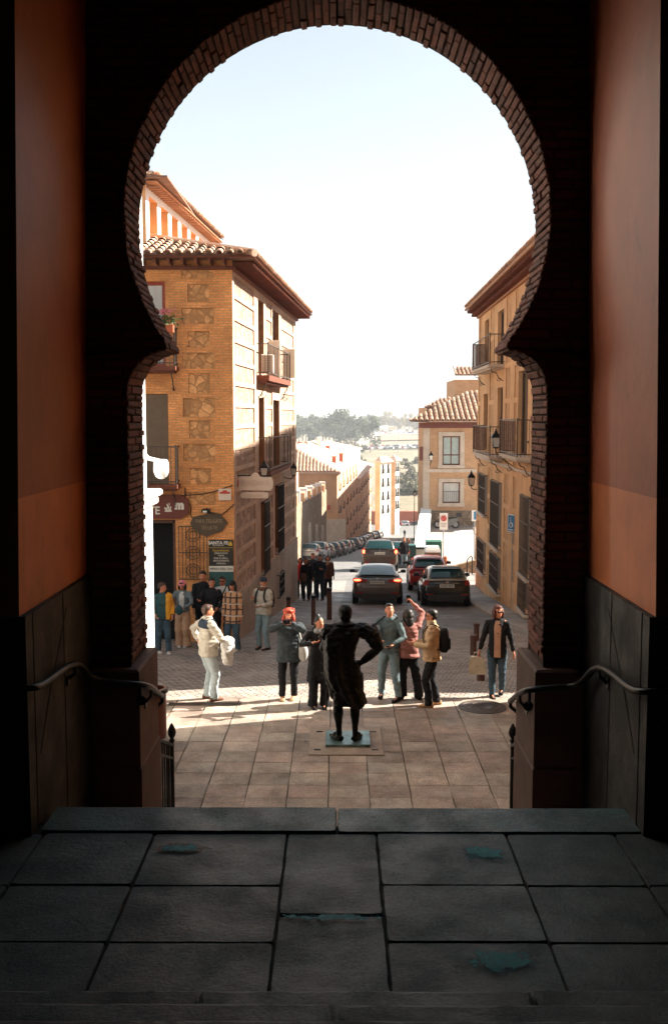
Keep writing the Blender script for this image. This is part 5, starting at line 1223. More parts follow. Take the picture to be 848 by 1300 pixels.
mb.quad(q0, qF, qF + up2 * 3.2, q0 + V((-3, 3, 1.05))); mb.quad(V((-12, q0.y, zt1)), q0, q0 + V((-3, 3, 1.05)), V((-12, q0.y + 3, zt1 + 1.05))); mb.box(((-12 + tx) / 2 + .2, (ty0 + ty1) / 2, zt1 - .03), (tx + 12 + .9, ty1 - ty0 + 1.0, .05))
put(mb, 'top_roof', 'roof_under', lb, recalc=False)
mb = MB(); tiles(mb, q0, qF, up2, 3.2, clip=lambda t_: (0, min(1, t_ * 9.8 / 3)), pitch=.25, r=.095); tiles(mb, V((-12, q0.y, zt1)), q0, V((0, 3, 1.05)), 3.2, clip=lambda t_: (0, min(1, (1 - t_) * 7.6 / 3)), pitch=.25, r=.095)
put(mb, 'top_roof_tiles', 'roof_tile', lb, tint=True, recalc=False)
mb = MB(); rafters(mb, V((tx, ty0, 0)), V((tx + .66, ty1, 0)), (1, 0, 0), 36, zt1 - .12, o2 - .06, .09, .12); rafters(mb, V((-9, ty0, 0)), V((tx, ty0, 0)), (0, -1, 0), 12, zt1 - .12, o2 - .06, .09, .12)
mb.bar(V((tx + .2, ty0 - .3, zt1 - .10)), V((tx + .86, ty1 + .2, zt1 - .10)), .30, .03); mb.box(((-9 + tx) / 2, ty0 - .16, zt1 - .095), (tx + 9, .28, .03))
put(mb, 'top_eaves', 'soffit_ochre', lb)
# flower box (a thing of its own hanging on the balcony)
fb = V((-4.55, YF - .62, zf(424))); o = empty('flower_box', fb); tag(o, 'terracotta flower box with red and pink geraniums hanging on the upper balcony', 'flower box')
mb = MB(); mb.box(fb + Z * .08, (1.1, .2, .2), bev=.02); put(mb, 'planter', 'terracotta', o)
rr = random.Random(2)
def leaves(mb, c, r, n, sz, mi=0, rr=rr):
    for _ in range(n):
        d = V((rr.gauss(0, .45), rr.gauss(0, .45), rr.gauss(0, .45))); p = V((c[0] + d.x * r[0], c[1] + d.y * r[1], c[2] + d.z * r[2])); a = V((rr.uniform(-1, 1), rr.uniform(-1, 1), rr.uniform(-1, 1))).normalized() * sz; b = a.cross(V((rr.uniform(-1, 1), rr.uniform(-1, 1), .3))).normalized() * sz * .6
        mb.add([p - a, p + b, p + a, p - b], [(0, 1, 2, 3)], mi)
mb = MB(); leaves(mb, fb + V((.2, 0, .28)), (.5, .15, .2), 260, .045); put(mb, 'foliage', 'leaf_green', o, recalc=False)
mb = MB(); leaves(mb, fb + V((-.35, -.05, .36)), (.2, .12, .14), 110, .04); leaves(mb, fb + V((.05, -.05, .42)), (.1, .1, .06), 30, .04); q = put(mb, 'red_flowers', 'flower_red', o, recalc=False)
mb = MB(); leaves(mb, fb + V((.30, -.05, .50)), (.28, .1, .07), 80, .035); put(mb, 'pink_flowers', 'flower_pink', o, recalc=False)
# cables
mb = MB(); cz = zf(619)
for pts in (((-4.7, 628), (-4.1, 629), (-3.6, 628), (-3.2, 625), (-2.65, 616)), ((-4.2, 630), (-3.75, 640), (-3.72, 655), (-3.5, 663), (-3.2, 660), (-2.9, 652), (-2.62, 640)), ((-3.86, 619), (-3.86, 634))):
    mb.tube(smooth_path([V((x, YF - .03, zf(y))) for x, y in pts], 4), .013, 5)
tag(mb.build('wall_cable', 'cable', smooth=True, loc=(-3.5, YF, cz)), 'black cables sagging across the brick wall above the restaurant sign', 'cable')
# ------ signs on it
o = empty('restaurant_sign', (-4.6, YF - .12, zf(643))); tag(o, 'brown restaurant fascia sign with white letters over the doorway', 'sign')
mb = MB(); zc_ = zf(643); hh = (zf(628) - zf(658)) / 2; xr = fx(239.5); xl = -6.6
pts = [(xl, -hh), (xr - .18, -hh), (xr - .13, -hh + .06), (xr, -hh + .12), (xr, hh - .12), (xr - .13, hh - .05), (xr - .18, hh), (xl, hh)]
mb.prism([(x, YF - .04, zc_ + z_) for x, z_ in pts], (0, -.08, 0)); put(mb, 'board', 'sign_brown', o)
text('ITE', 'lettering', .28, 'sign_text', o, (fx(203.5), YF - .125, zf(648)), sx=.95, bold=.006, align='RIGHT')
text('m', 'emblem_letter', .30, 'sign_text', o, (fx(228), YF - .125, zf(641)), bold=.02)
mb = MB()
for (dx, dz, a, b, rot_) in ((0, -.09, .17, .03, 0), (-.07, -.03, .06, .045, .6), (.05, -.04, .06, .04, -.7), (0, .03, .05, .05, .4), (-.03, .09, .03, .05, .1), (.04, .12, .02, .05, -.3), (.09, .02, .03, .04, .4), (-.12, .0, .03, .03, 0)):
    c = V((fx(214) + dx * .7, YF - .128, zf(644.5) + dz * .85)); mb.prism([c + V((math.cos(q * PI / 3 + rot_) * a * .65, 0, math.sin(q * PI / 3 + rot_) * b * .8)) for q in range(6)], (0, .006, 0))
put(mb, 'emblem', 'sign_text', o)
o = empty('menu_board', (fx(280), YF - .06, zf(715))); tag(o, 'black menu board reading SANTA FE on the brick corner', 'sign')
mb = MB(); xa, xb = fx(264.5), fx(295.5); za, zb_ = zf(747), zf(685)
mb.box(((xa + xb) / 2, YF - .04, (zf(718) + zb_) / 2), (xb - xa, .05, zb_ - zf(718))); put(mb, 'panel', 'sign_black', o)
mb = MB(); mb.box(((xa + xb) / 2, YF - .045, (zf(718) + zf(725.5)) / 2), (xb - xa, .05, zf(718) - zf(725.5) - .004)); put(mb, 'white_strip', 'sign_text', o)
mb = MB(); mb.box(((xa + xb) / 2, YF - .04, (zf(725.5) + za) / 2), (xb - xa, .05, zf(725.5) - za)); put(mb, 'lower_panel', 'sign_teal', o)
xm = (xa + xb) / 2
text('SANTA FE', 'lettering', .115, 'sign_text', o, (xm - .07, YF - .07, zf(689)), bold=.004); text('RESTAURANTE', 'lettering', .042, 'sign_text', o, (xm - .07, YF - .07, zf(692.2)))
mb = MB(); mb.box((xm, YF - .067, zf(695)), (xb - xa - .02, .004, .008)); c = V((xb - .07, YF - .068, zf(689.5))); mb.prism([c + V(q) for q in ((-.05, 0, -.06), (.05, 0, -.06), (.04, 0, 0), (.01, 0, .07), (-.015, 0, .02), (-.045, 0, .03))], (0, .004, 0)); put(mb, 'emblem', 'sign_yellow', o)
for s_, y_, z2, m_ in (('Especialidades', 698.5, .075, 'sign_yellow'), ('DESAYUNOS', 702, .06, 'sign_text'), ('TAPAS', 705, .055, 'sign_text'), ('BAR & GRILL', 708.3, .065, 'sign_text'), ('RESTAURANTE', 711.6, .06, 'sign_text'), ('TERRAZA', 715, .055, 'sign_text')):
    text(s_, 'lettering', z2, m_, o, (xm, YF - .07, zf(y_)))
text('MENU DEL DIA', 'lettering', .085, 'sign_black', o, (xm, YF - .075, zf(721.8)))
o = empty('wall_plaque', (fx(266), YF - .05, zf(667))); tag(o, 'worn bronze plaque with pointed ends and raised letters on the brick wall', 'plaque')
mb = MB(); pl = [(241, 664), (245, 656), (262, 653), (266, 650), (279, 652), (282, 656), (286, 660), (289, 664), (285, 668), (282, 674), (268, 679), (262, 681.5), (252, 677), (246, 673)]
mb.prism([(fx(a), YF - .005, zf(b)) for a, b in pl], (0, -.05, 0)); put(mb, 'plate', 'plaque_bronze', o)
text('RAFA TEUGATE', 'lettering', .135, 'plaque_letters', o, (fx(265), YF - .057, zf(661.5)), sx=.72); text('TES LA TE', 'lettering', .12, 'plaque_letters', o, (fx(265), YF - .057, zf(670)), sx=.8)
o = empty('wall_floodlight', (fx(262), YF - .1, zf(648))); tag(o, 'small black floodlight fixed above the bronze plaque', 'floodlight'); mb = MB(); mb.box((fx(262), YF - .16, zf(648)), (.22, .16, .10), bev=.02); mb.bar((fx(262), YF, zf(646)), (fx(262), YF - .1, zf(646)), .04); put(mb, 'housing', 'black_iron', o)
mb = MB(); mb.box((fx(261), YF - .243, zf(648.5)), (.1, .01, .05)); put(mb, 'lens', 'lantern_glass', o)
o = empty('notice_sign', (fx(285.5), YF, zf(627.5))); tag(o, 'small cream notice with an orange mark near the top corner of the brick front', 'sign'); mb = MB(); mb.box((fx(285.5), YF - .03, zf(627.7)), (.32, .05, .30), bev=.01); put(mb, 'panel', 'sign_cream', o)
mb = MB(); c = V((fx(285.5), YF - .06, zf(624.5))); mb.prism([c + V((math.cos(q * PI / 6) * .07, 0, math.sin(q * PI / 6) * .05)) for q in range(12)], (0, .004, 0)); mb.box(c + V((0, .003, -.02)), (.26, .004, .05)); put(mb, 'mark', 'sign_red', o)
# hanging pub sign
YS = 26.75; o = empty('hanging_sign', (LW(YS), YS, zat(608, YS))); tag(o, 'cream hanging shop sign with a crest projecting from the sunlit house corner', 'sign')
g = lambda px, py, d=0: at(px, py, YS) + V((0, d, 0)); mb = MB()
pts = [(303, 622), (301, 615), (302, 608), (304, 605), (318, 605), (321, 601), (325, 599.5), (329, 603), (331, 605.5), (345, 606), (347, 612), (346.5, 619), (344, 623)]
mb.prism([g(a, b) for a, b in pts], (0, .06, 0)); put(mb, 'board', 'sign_cream', o)
mb = MB(); mb.prism([g(a, b) for a, b in ((307, 625), (339, 625), (341, 628), (340, 632.5), (307, 632.5), (305.5, 629))], (0, .05, 0)); lowb = put(mb, 'lower_board', 'sign_cream', o)
mb = MB(); mb.prism([g(a, b, -.003) for a, b in ((302, 609), (303.3, 609), (303.3, 618), (302, 618))], (0, .01, 0)); put(mb, 'red_edge', 'sign_red', o)
text('MESON RESTAURANTE', 'lettering', .20, 'sign_faint', o, g(323.5, 613.5, -.006), sx=.36, ext=.002); text('cocina tradicional', 'lettering', .10, 'sign_faint', o, g(323, 629, -.006), sx=.62, ext=.002)
mb = MB(); mb.bar(g(300, 604, .03) - V((.02, 0, 0)), g(345, 604, .03), .03); mb.tube([g(309, 623, .03), g(309, 626, .03)], .012); mb.tube([g(337, 623, .03), g(337, 626, .03)], .012); put(mb, 'bracket', 'black_iron', o)
# black wrought lanterns on the side wall
def lantern_geo(root, c, s=1.0, iron='black_iron'):
    c = V(c); mb = MB(); n = 4
    def sq(r, z): return [c + V((math.cos(PI / 4 + k * PI / 2) * r * s, math.sin(PI / 4 + k * PI / 2) * r * s, z * s)) for k in range(4)]
    mb.loft([sq(.13, -.24), sq(.21, .10)]); put(mb, 'lantern_glass', 'lantern_glass', root)
    mb = MB()
    for k in range(4):
        mb.bar(sq(.135, -.25)[k], sq(.215, .10)[k], .022 * s)
        mb.bar(sq(.135, -.25)[k], sq(.135, -.25)[(k + 1) % 4], .022 * s); mb.bar(sq(.22, .11)[k], sq(.22, .11)[(k + 1) % 4], .03 * s)
    mb.loft([sq(.235, .115), sq(.16, .22), sq(.08, .27), sq(.07, .33), sq(.02, .36)]); mb.ell(c + V((0, 0, .38 * s)), (.03 * s, .03 * s, .04 * s), 8, 6)
    mb.loft([sq(.10, -.29), sq(.14, -.25)])
    put(mb, 'lantern_frame', iron, root)
for (px, py, Y) in ((324, 597, 28.9), (359, 597, 36)):
    c = at(px, py, Y); c.x = LW(Y) + .35; o = empty('wall_lantern', c); tag(o, f'small black wall lantern on the left house side {"beside the cream hanging sign" if px == 324 else "beyond the lower balcony"}', 'lantern', 'wall lanterns')
    lantern_geo(o, c, .7); mb = MB(); mb.tube([c - Z * .2, c + V((-.1, 0, -.3)), c + V((-.35, 0, -.25))], .015); put(mb, 'bracket', 'black_iron', o)

# ============================================================ right building
rb = empty('ochre_building', (RW(44.4), 44.4, -2)); tag(rb, 'ochre plastered house with panelled walls, grilles and balconies on the right of the street', 'building')
rdir = V((-.0185, -1, 0)).normalized()       # u runs towards the camera so that the normal faces the street
YA, YB = 44.4, 21.7; Or = V((RW(YA), YA, 0)); Lr = (YA - YB) * 1.00017
ry = lambda px: (YA - pY(px, 'R'))
rzt = zat(391, 44.4)
hol = []; RWIN = []
def rw(pa, pb, yt, yb, dep=.22, bm_=1, rm=0, rec=None):
    a, b = ry(pa), ry(pb); Yc = YA - (a + b) / 2; h_ = (a, zat(yb, Yc), b, zat(yt, Yc), dep, bm_, rm); hol.append(h_); 
    if rec is not None: RWIN.append((rec, h_))
    return h_
rw(612.8, 618, 406, 468, rec='w'); rw(629, 636.5, 394, 468, rec='w'); rw(630, 636.5, 492, 574, rec='w'); rw(612.5, 617.5, 500, 570, rec='w'); rw(656, 668, 470, 578, rec='w')
rw(610.5, 619, 602, 651, rec='g'); rw(626, 637, 611, 693, rec='g'); rw(664.5, 676, 630, 730, rec='g')
rw(609.5, 618, 686, 724, rec='g'); rw(626, 637, 704, 747, rec='g'); rw(663.5, 674, 736, 774, rec='g')
base_ = list(hol)
for (pa, pb) in ((606.5, 609.2), (619.7, 625), (640, 645.5), (651, 655), (679, 684), (690, 697)):
    a, b = ry(pa), ry(pb); Yc = YA - (a + b) / 2
    zt_ = rzt - .5
    k = 0
    while zt_ > zprof(Yc) + 1.0:
        zb_ = zt_ - 1.05
        if not any(h_[0] < b and h_[2] > a and h_[1] < zt_ and h_[3] > zb_ for h_ in base_): hol.append((a, zb_, b, zt_, .03, 2, 2))
        zt_ -= 1.22
mb = MB(); facade(mb, Or, rdir, Lr, -3.2, rzt, hol, 0)
mb.quad((RW(YA), YA, -3.2), (RW(YA), YA, rzt), (17, YA, rzt), (17, YA, -3.2), 0); mb.quad((RW(YB), YB, -2), (16.5, YB + 3.5, -2), (16.5, YB + 3.5, rzt), (RW(YB), YB, rzt), 0)
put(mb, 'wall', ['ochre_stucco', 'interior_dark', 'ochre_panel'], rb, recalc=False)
nR = rdir.cross(Z)
Pr = lambda a, z, d=0: Or + rdir * a + nR * d + V((0, 0, z))
for kind, h_ in RWIN:
    if kind == 'w': pane_window(rb, Pr(h_[0], 0), rdir, h_[2] - h_[0], h_[1], h_[3], 'wood_dark', dep=.18)
    else:
        mb = MB(); a0, b0 = h_[0], h_[2]; c = Pr((a0 + b0) / 2, (h_[1] + h_[3]) / 2, -.10); M = Matrix((rdir, -nR, Z)).transposed(); mb.box(c, (b0 - a0, .04, h_[3] - h_[1]), rot=M); put(mb, 'shutter', 'blind', rb)
        grille(rb, Pr(h_[0], 0), rdir, h_[2] - h_[0], h_[1], h_[3], .11)
        mb = MB(); mb.box(Pr((a0 + b0) / 2, h_[1] - .06, .08), (b0 - a0 + .2, .2, .08), rot=M); put(mb, 'sill', 'pale_stone', rb)
b1 = balcony(rb, Pr(ry(614), 0), rdir, ry(638) - ry(614), zat(468, 40), .55, 1.05, 'pale_stone', gap=.45)
b2 = balcony(rb, Pr(ry(615), 0), rdir, ry(638) - ry(615), zat(575, 40), .50, 1.05, 'pale_stone', gap=.45); b3 = balcony(rb, Pr(ry(652), 0), rdir, ry(676) - ry(652), zat(577, 32.5), .50, 1.1, 'pale_stone', gap=.45)
for b_, a, zz, ww in ((b1, ry(614), zat(468, 40), 1), (b2, ry(615), zat(575, 40), 1), (b3, ry(652), zat(577, 32.5), 1)):   # brown cane screens tied to the balcony ends
    out = .5; mb = MB(); c = Pr(a + .04, zz + .58, out / 2)
    M = Matrix((rdir, -nR, Z)).transposed(); 
    for k in range(10): mb.box(Pr(a + .03, zz + .58, .03 + k * .05), (.02, .042, .95), rot=M)
    put(mb, 'cane_screen', 'cane', b_)
# string course under the middle balconies
mb = MB(); mb.bar(Pr(0, zat(579, 44.4), .03), Pr(Lr, zat(579, 44.4), .03), .07, .1); put(mb, 'string_course', 'pale_stone', rb)
mb = MB(); ov = .55; e0 = Pr(-.45, rzt, ov); e1 = Pr(Lr + .3, rzt, ov); upR = V((1, 0, .36)).normalized(); mb.quad(e0, e1, e1 + upR * 4 + V((0, 1.3, 0)), e0 + upR * 4)
mb.quad(e0 - Z * .02, e1 - Z * .02, Pr(Lr + .3, rzt - .02, -.4), Pr(-.45, rzt - .02, -.4)); mb.quad(e0, e0 + upR * 4, e0 + upR * 4 + V((0, 0, -1.6)), e0 + V((.5, 0, 0)))
mb.quad(e0 + upR * 4, e1 + upR * 4 + V((0, 1.3, 0)), V((17, YB + 3.6, rzt)), V((17, e0.y, rzt)))
put(mb, 'roof', 'roof_under', rb, recalc=False)
mb = MB(); tiles(mb, e0, e1, upR, 3.6, pitch=.25, r=.095); put(mb, 'roof_tiles', 'roof_tile', rb, tint=True, recalc=False)
mb = MB(); rafters(mb, Pr(-.3, 0), Pr(Lr, 0), nR, 80, rzt - .16, ov - .08, .09, .13, 0); rafters(mb, Pr(-.2, 0), Pr(Lr, 0), nR, 80, rzt - .32, ov * .55, .09, .12, 0)
mb.bar(Pr(-.4, rzt - .05, ov - .03), Pr(Lr, rzt - .05, ov - .03), .08, .1, mi=1); mb.bar(Pr(-.0, rzt - .42, .04), Pr(Lr, rzt - .42, .04), .1, .08, mi=1)
put(mb, 'eaves', ['soffit_wood', 'soffit_ochre'], rb)
# big bracket lantern
YLn = 34.2; c = at(629, 559, YLn); o = empty('wall_lantern', c); tag(o, 'large lantern with pale glass on a scrolled iron bracket under the right balconies', 'lantern', 'wall lanterns')
lantern_geo(o, c, .92)
mb = MB(); wx = RW(YLn) + .0; b0 = V((wx, YLn, c.z - .42)); tip = c - Z * .42 + V((0, 0, .02)); mb.bar(tip + V((-.02, 0, 0)), b0, .025); mb.tube([c - Z * .26, tip], .018)
def scroll(cc, r0, turns, sgn=1): return [cc + V((math.cos(q * .5) * (r0 * (1 - q / (turns * 12.6 + 2))), 0, sgn * math.sin(q * .5) * (r0 * (1 - q / (turns * 12.6 + 2))))) for q in range(int(turns * 12.6))]
for cc, r0, sg in ((V((c.x + .12, YLn, c.z - .52)), .09, -1), (V((c.x + .32, YLn, c.z - .55)), .10, 1), (V((wx - .09, YLn, c.z - .62)), .09, -1)): mb.tube(scroll(cc, r0, 1.4, sg), .011, 5)
mb.tube([tip, V((c.x + .2, YLn, c.z - .56)), V((wx - .02, YLn, c.z - .85))], .014, 6); put(mb, 'bracket', 'black_iron', o, smooth=50)
YLn = 44.2; c = at(598, 609, YLn); o = empty('wall_lantern', c); tag(o, 'lantern on a short arm at the far corner of the ochre house', 'lantern', 'wall lanterns'); lantern_geo(o, c, .95)
mb = MB(); mb.tube([c - Z * .27, c + V((.02, 0, -.38)), c + V((.12, 0, -.42)), V((RW(YLn), YLn, c.z - .42))], .02, 6); put(mb, 'bracket', 'black_iron', o)
c = at(674, 561, 31.2); o = empty('wall_spotlight', c); tag(o, 'small black spotlight with a pale back on a bracket beside the right brick jamb', 'spotlight'); mb = MB(); mb.box(c, (.24, .12, .07), bev=.01); mb.bar(c, V((RW(31.2), 31.2, c.z)), .03); mb.ell(c + V((.03, 0, .13)), (.07, .07, .08), 10, 8); put(mb, 'housing', 'black_iron', o)

# ============================================================ terrace, parapet and the house that closes it
PXL = lambda y: 4.57 + .097 * (y - 60)
TZ = lambda y: min(zprof(y) + .0, H - 9.2) if False else (zprof(y) if y < 62 else H - 9.15)
mb = MB(); vs = []
for i in range(24):
    y = 50 + (86.5 - 50) * i / 23; xl = PXL(y) + .6 if y > 59 else 6.3
    for q in range(3): vs.append((xl + (24 - xl) * q / 2, y, TZ(y) + .03))
mb.add(vs, [(3 * i + q, 3 * i + q + 1, 3 * i + q + 4, 3 * i + q + 3) for i in range(23) for q in range(2)])
struct(mb.build('terrace', 'terrace_paving'))
mb = MB()
for i in range(13):
    ya = 60 + i * 2; yb = ya + 2; a0, a1 = PXL(ya), PXL(ya) + .78; b0, b1 = PXL(yb), PXL(yb) + .78; zt_ = H - 7.72; zb_ = H - 12.5
    mb.add([(a0, ya, zb_), (a1, ya, zb_), (b1, yb, zb_), (b0, yb, zb_), (a0, ya, zt_), (a1, ya, zt_), (b1, yb, zt_), (b0, yb, zt_)], [(0, 1, 5, 4), (4, 5, 6, 7), (0, 4, 7, 3), (1, 2, 6, 5)], 0)
    mb.add([(a0 - .05, ya, zt_ - .12), (a1 + .05, ya, zt_ - .12), (b1 + .05, yb, zt_ - .12), (b0 - .05, yb, zt_ - .12), (a0 - .05, ya, zt_ + .02), (a1 + .05, ya, zt_ + .02), (b1 + .05, yb, zt_ + .02), (b0 - .05, yb, zt_ + .02)], [(0, 1, 5, 4), (4, 5, 6, 7), (0, 4, 7, 3), (1, 2, 6, 5)], 1)
tag(mb.build('parapet_wall', ['pale_stone', 'white_wall'], recalc=False, loc=(4.6, 60, H - 9)), 'long pale parapet wall between the descending street and the sunlit terrace', 'wall')
YH = 85.0; HX0 = (537 - 428) * YH / FPX; hx = lambda px: (px - 428) * YH / FPX; hz = lambda py: zat(py, YH)
hb = empty('terrace_house', (HX0, YH, H - 9.2)); tag(hb, 'brick house with two pale framed windows and tile roof behind the scooter', 'building')
mb = MB(); hol = [(hx(561) - HX0, hz(590.5), hx(583.5) - HX0, hz(553.5), .25, 2, 1), (hx(561.5) - HX0, hz(638.5), hx(584) - HX0, hz(612), .25, 2, 1), (hx(620) - HX0, hz(590), hx(645) - HX0, hz(553.5), .25, 2, 1)]
facade(mb, (HX0, YH, 0), (1, 0, 0), 14, hz(648), hz(540), hol, 0); mb.quad((HX0, YH, H - 13), (HX0 + 14, YH, H - 13), (HX0 + 14, YH, hz(648)), (HX0, YH, hz(648)), 3)
mb.quad((HX0, YH, H - 13), (HX0, YH, hz(540)), (HX0 + 2.2, YH + 22, hz(540)), (HX0 + 2.2, YH + 22, H - 13), 0)
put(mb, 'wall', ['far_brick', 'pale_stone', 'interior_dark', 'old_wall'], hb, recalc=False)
mb = MB()
for (a, b, c_, d) in ((537, 545, 540, 596), (537, 545, 600, 672)): mb.box((hx((a + b) / 2), YH - .03, (hz(c_) + hz(d)) / 2), (hx(b) - hx(a), .1, hz(c_) - hz(d)))
mb.box((HX0 + 7, YH - .06, hz(597.5)), (14, .16, .28)); put(mb, 'quoins_and_string_course', 'pale_stone', hb)
for (x0, x1, y0, y1, i0_, i1_, j0, j1) in ((556, 589, 548.5, 594.5, 561, 583.5, 553.5, 590.5), (556.5, 589, 607.5, 643, 561.5, 584, 612, 638.5)):
    mb = MB(); yy = YH - .05
    mb.box((hx((x0 + i0_) / 2), yy, (hz(y0) + hz(y1)) / 2), (hx(i0_) - hx(x0), .16, hz(y0) - hz(y1))); mb.box((hx((x1 + i1_) / 2), yy, (hz(y0) + hz(y1)) / 2), (hx(x1) - hx(i1_), .16, hz(y0) - hz(y1)))
    mb.box((hx((x0 + x1) / 2), yy, (hz(y0) + hz(j0)) / 2), (hx(i1_) - hx(i0_) - .002, .16, hz(y0) - hz(j0))); mb.box((hx((x0 + x1) / 2), yy - .03, (hz(j1) + hz(y1)) / 2), (hx(x1) - hx(x0) + .1, .2, hz(j1) - hz(y1) - .01)); put(mb, 'window_surround', 'pale_stone', hb)
pane_window(hb, (hx(561), YH, 0), (1, 0, 0), hx(583.5) - hx(561), hz(590.5), hz(553.5), 'window_brown', curtain='curtain_teal', mull=1, trans=.33, fw=.12)
pane_window(hb, (hx(561.5), YH, 0), (1, 0, 0), hx(584) - hx(561.5), hz(638.5), hz(612), 'window_brown', curtain='curtain', mull=0, fw=.10)
grille(hb, (hx(561.5), YH), (1, 0, 0), hx(584) - hx(561.5), hz(639), hz(624), .02, 'black_iron', nb=9, nh=1)
mb = MB(); mb.box((HX0 + 6.8, YH - .15, hz(540)), (14.4, .5, .42)); put(mb, 'eaves_band', 'sign_brown', hb)
mb = MB(); xe = hx(516.5); ze = hz(534.5); L_ = 15.5; ln = 6.5; upH = V((0, 5.6, 2.5)); tip_ = V((xe, YH - 1.2, ze))
mb.quad(tip_, V((xe + L_, YH - 1.2, ze)), V((xe + L_, YH + 4.4, ze + 2.5)), V((xe + 5.6, YH + 4.4, ze + 2.5))); mb.quad(tip_, V((xe + 5.6, YH + 4.4, ze + 2.5)), V((xe + 6.4, YH + 12, ze + 2.5)), V((xe + 1.7, YH + 16, ze)))
mb.quad(tip_ - Z * .06, V((xe + 1.7, YH + 16, ze - .06)), V((xe + L_, YH + 16, ze - .06)), V((xe + L_, YH - 1.2, ze - .06))); put(mb, 'roof', 'roof_under', hb, recalc=False)
mb = MB(); tiles(mb, tip_, V((xe + L_, YH - 1.2, ze)), upH, upH.length, clip=lambda t_: (0, min(1, t_ * L_ / 5.6)), pitch=.42, r=.15, row=.7, n=4); put(mb, 'roof_tiles', 'roof_tile', hb, tint=True, recalc=False)
YH2 = 98; h2 = lambda px: (px - 428) * YH2 / FPX; hb2 = empty('rear_house', (h2(540), YH2, H - 5)); tag(hb2, 'brick house whose tiled roof and stepped block rise behind the terrace house', 'building')
mb = MB(); mb.box((h2(541) + 6, YH2 + 5, (zat(517, YH2) + H - 14) / 2), (12, 10, zat(517, YH2) - H + 14)); mb.box((h2(588) + 3, YH2 + 12, (zat(478, YH2) + H - 6) / 2), (6, 8, zat(478, YH2) - H + 6)); put(mb, 'wall', 'far_brick', hb2)
mb = MB(); a = V((h2(536.5), YH2 - .6, zat(517, YH2))); b = a + V((13, 0, 0)); up_ = V((0, 4, .9)); mb.quad(a, b, b + up_, a + up_ + V((2, 0, 0))); mb.quad(a + V((.3, 0, -.12)), b + V((0, 0, -.12)), b, a)
c_ = V((h2(587), YH2 + 7.6, zat(477, YH2 + 7.6))); d_ = c_ + V((8, 0, 0)); mb.quad(c_, d_, d_ + V((0, 3, 1.0)), c_ + V((.5, 3, 1.0))); put(mb, 'roof', 'roof_under', hb2, recalc=False)
mb = MB(); tiles(mb, a, b, up_, up_.length, clip=lambda t_: (0, min(1, t_ * 13 / 2)), pitch=.42, r=.15, row=.8, n=4); put(mb, 'roof_tiles', 'roof_tile', hb2, tint=True, recalc=False)
mb = MB(); tiles(mb, c_, d_, V((0, 3, 1.0)), 3.2, pitch=.42, r=.15, row=.8, n=4); put(mb, 'upper_roof_tiles', 'roof_tile', hb2, tint=True, recalc=False)
c = at(547, 580, YH - .6); o = empty('wall_lantern', c); tag(o, 'lantern on the left quoin of the terrace house beside its upper window', 'lantern', 'wall lanterns'); lantern_geo(o, c, 1.1)
mb = MB(); mb.tube([c - Z * .3, c + V((0, 0, -.5)), c + V((0, .6, -.7))], .03, 6); put(mb, 'bracket', 'black_iron', o)
# small hanging banner at the corner
mb = MB(); c = at(534.5, 576, YH); mb.box(c, (.3, .12, 1.15), bev=.02); o = mb.build('corner_banner', 'sign_brown', loc=c); tag(o, 'small dark red banner hanging from the left corner of the terrace house', 'banner')
for (px, py, Y, lab) in ((526, 626, 120, 'street lantern on a post left of the terrace house corner'), (604, 671, 64, 'street lantern on a post by the corner of the ochre building')):
    c = at(px, py, Y); g_ = zprof(Y) if Y > 90 else TZ(Y); o = empty('street_lantern', (c.x, c.y, g_)); tag(o, lab, 'street lamp', 'street lanterns on posts'); lantern_geo(o, c, 1.25)
    mb = MB(); mb.tube([(c.x, c.y, g_), (c.x, c.y, g_ + .5), (c.x, c.y, c.z - .33)], [.08, .05, .035], 8); put(mb, 'post', 'black_iron', o, smooth=50)
# ============================================================ lower street: old wall, houses
o = empty('arcaded_wall', (-3, 75, H - 10)); tag(o, 'old stone wall with pointed arched doorways and a stepped top beside the parked cars', 'wall')
A0 = V((-3.05, 74, 0)); A1 = V((-1.25, 120, 0)); da = (A1 - A0).normalized(); La = (A1 - A0).length
zA = lambda a: zat(642, 74) + (zat(622, 120) - zat(642, 74)) * a / La
mb = MB(); nseg = 12; nA = da.cross(Z)
archs = [(14.5, 2.0), (25.0, 2.4), (35.5, 2.8)]
for i in range(nseg):
    a, b = La * i / nseg, La * (i + 1) / nseg; p, q = A0 + da * a, A0 + da * b
    zt_ = zA((a + b) / 2)
    mb.quad(p + Z * (zprof(p.y) - .5), q + Z * (zprof(q.y) - .5), q + Z * zt_, p + Z * zt_, 0); mb.quad(p + Z * zt_, q + Z * zt_, q + Z * zt_ - nA * .7, p + Z * zt_ - nA * .7, 0)
    if i: mb.quad(p + Z * zA(a - La / nseg / 2), p + Z * zt_, p + Z * zt_ - nA * .7, p + Z * zA(a - La / nseg / 2) - nA * .7, 0)
mb.quad(A1 + Z * -20, A1 + Z * zA(La), A1 + Z * zA(La) - nA * 3, A1 + Z * -20 - nA * 3, 0)
put(mb, 'wall', 'old_wall', o, recalc=False)
for (a, w_) in archs:
    c = A0 + da * a; zb_ = zprof(c.y) - .1; hh = 3.2
    pts = [(-w_ / 2, 0), (w_ / 2, 0), (w_ / 2, hh * .6), (w_ * .3, hh * .85), (0, hh), (-w_ * .3, hh * .85), (-w_ / 2, hh * .6)]
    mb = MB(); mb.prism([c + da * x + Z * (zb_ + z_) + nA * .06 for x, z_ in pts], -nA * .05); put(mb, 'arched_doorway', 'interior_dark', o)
    mb = MB(); mb.tube([c + da * x * 1.1 + Z * (zb_ + z_ * 1.03) + nA * .08 for x, z_ in pts[1:] + [pts[0]]], .14, 5, caps=True); put(mb, 'arch_surround', 'pale_stone', o)
mb = MB()
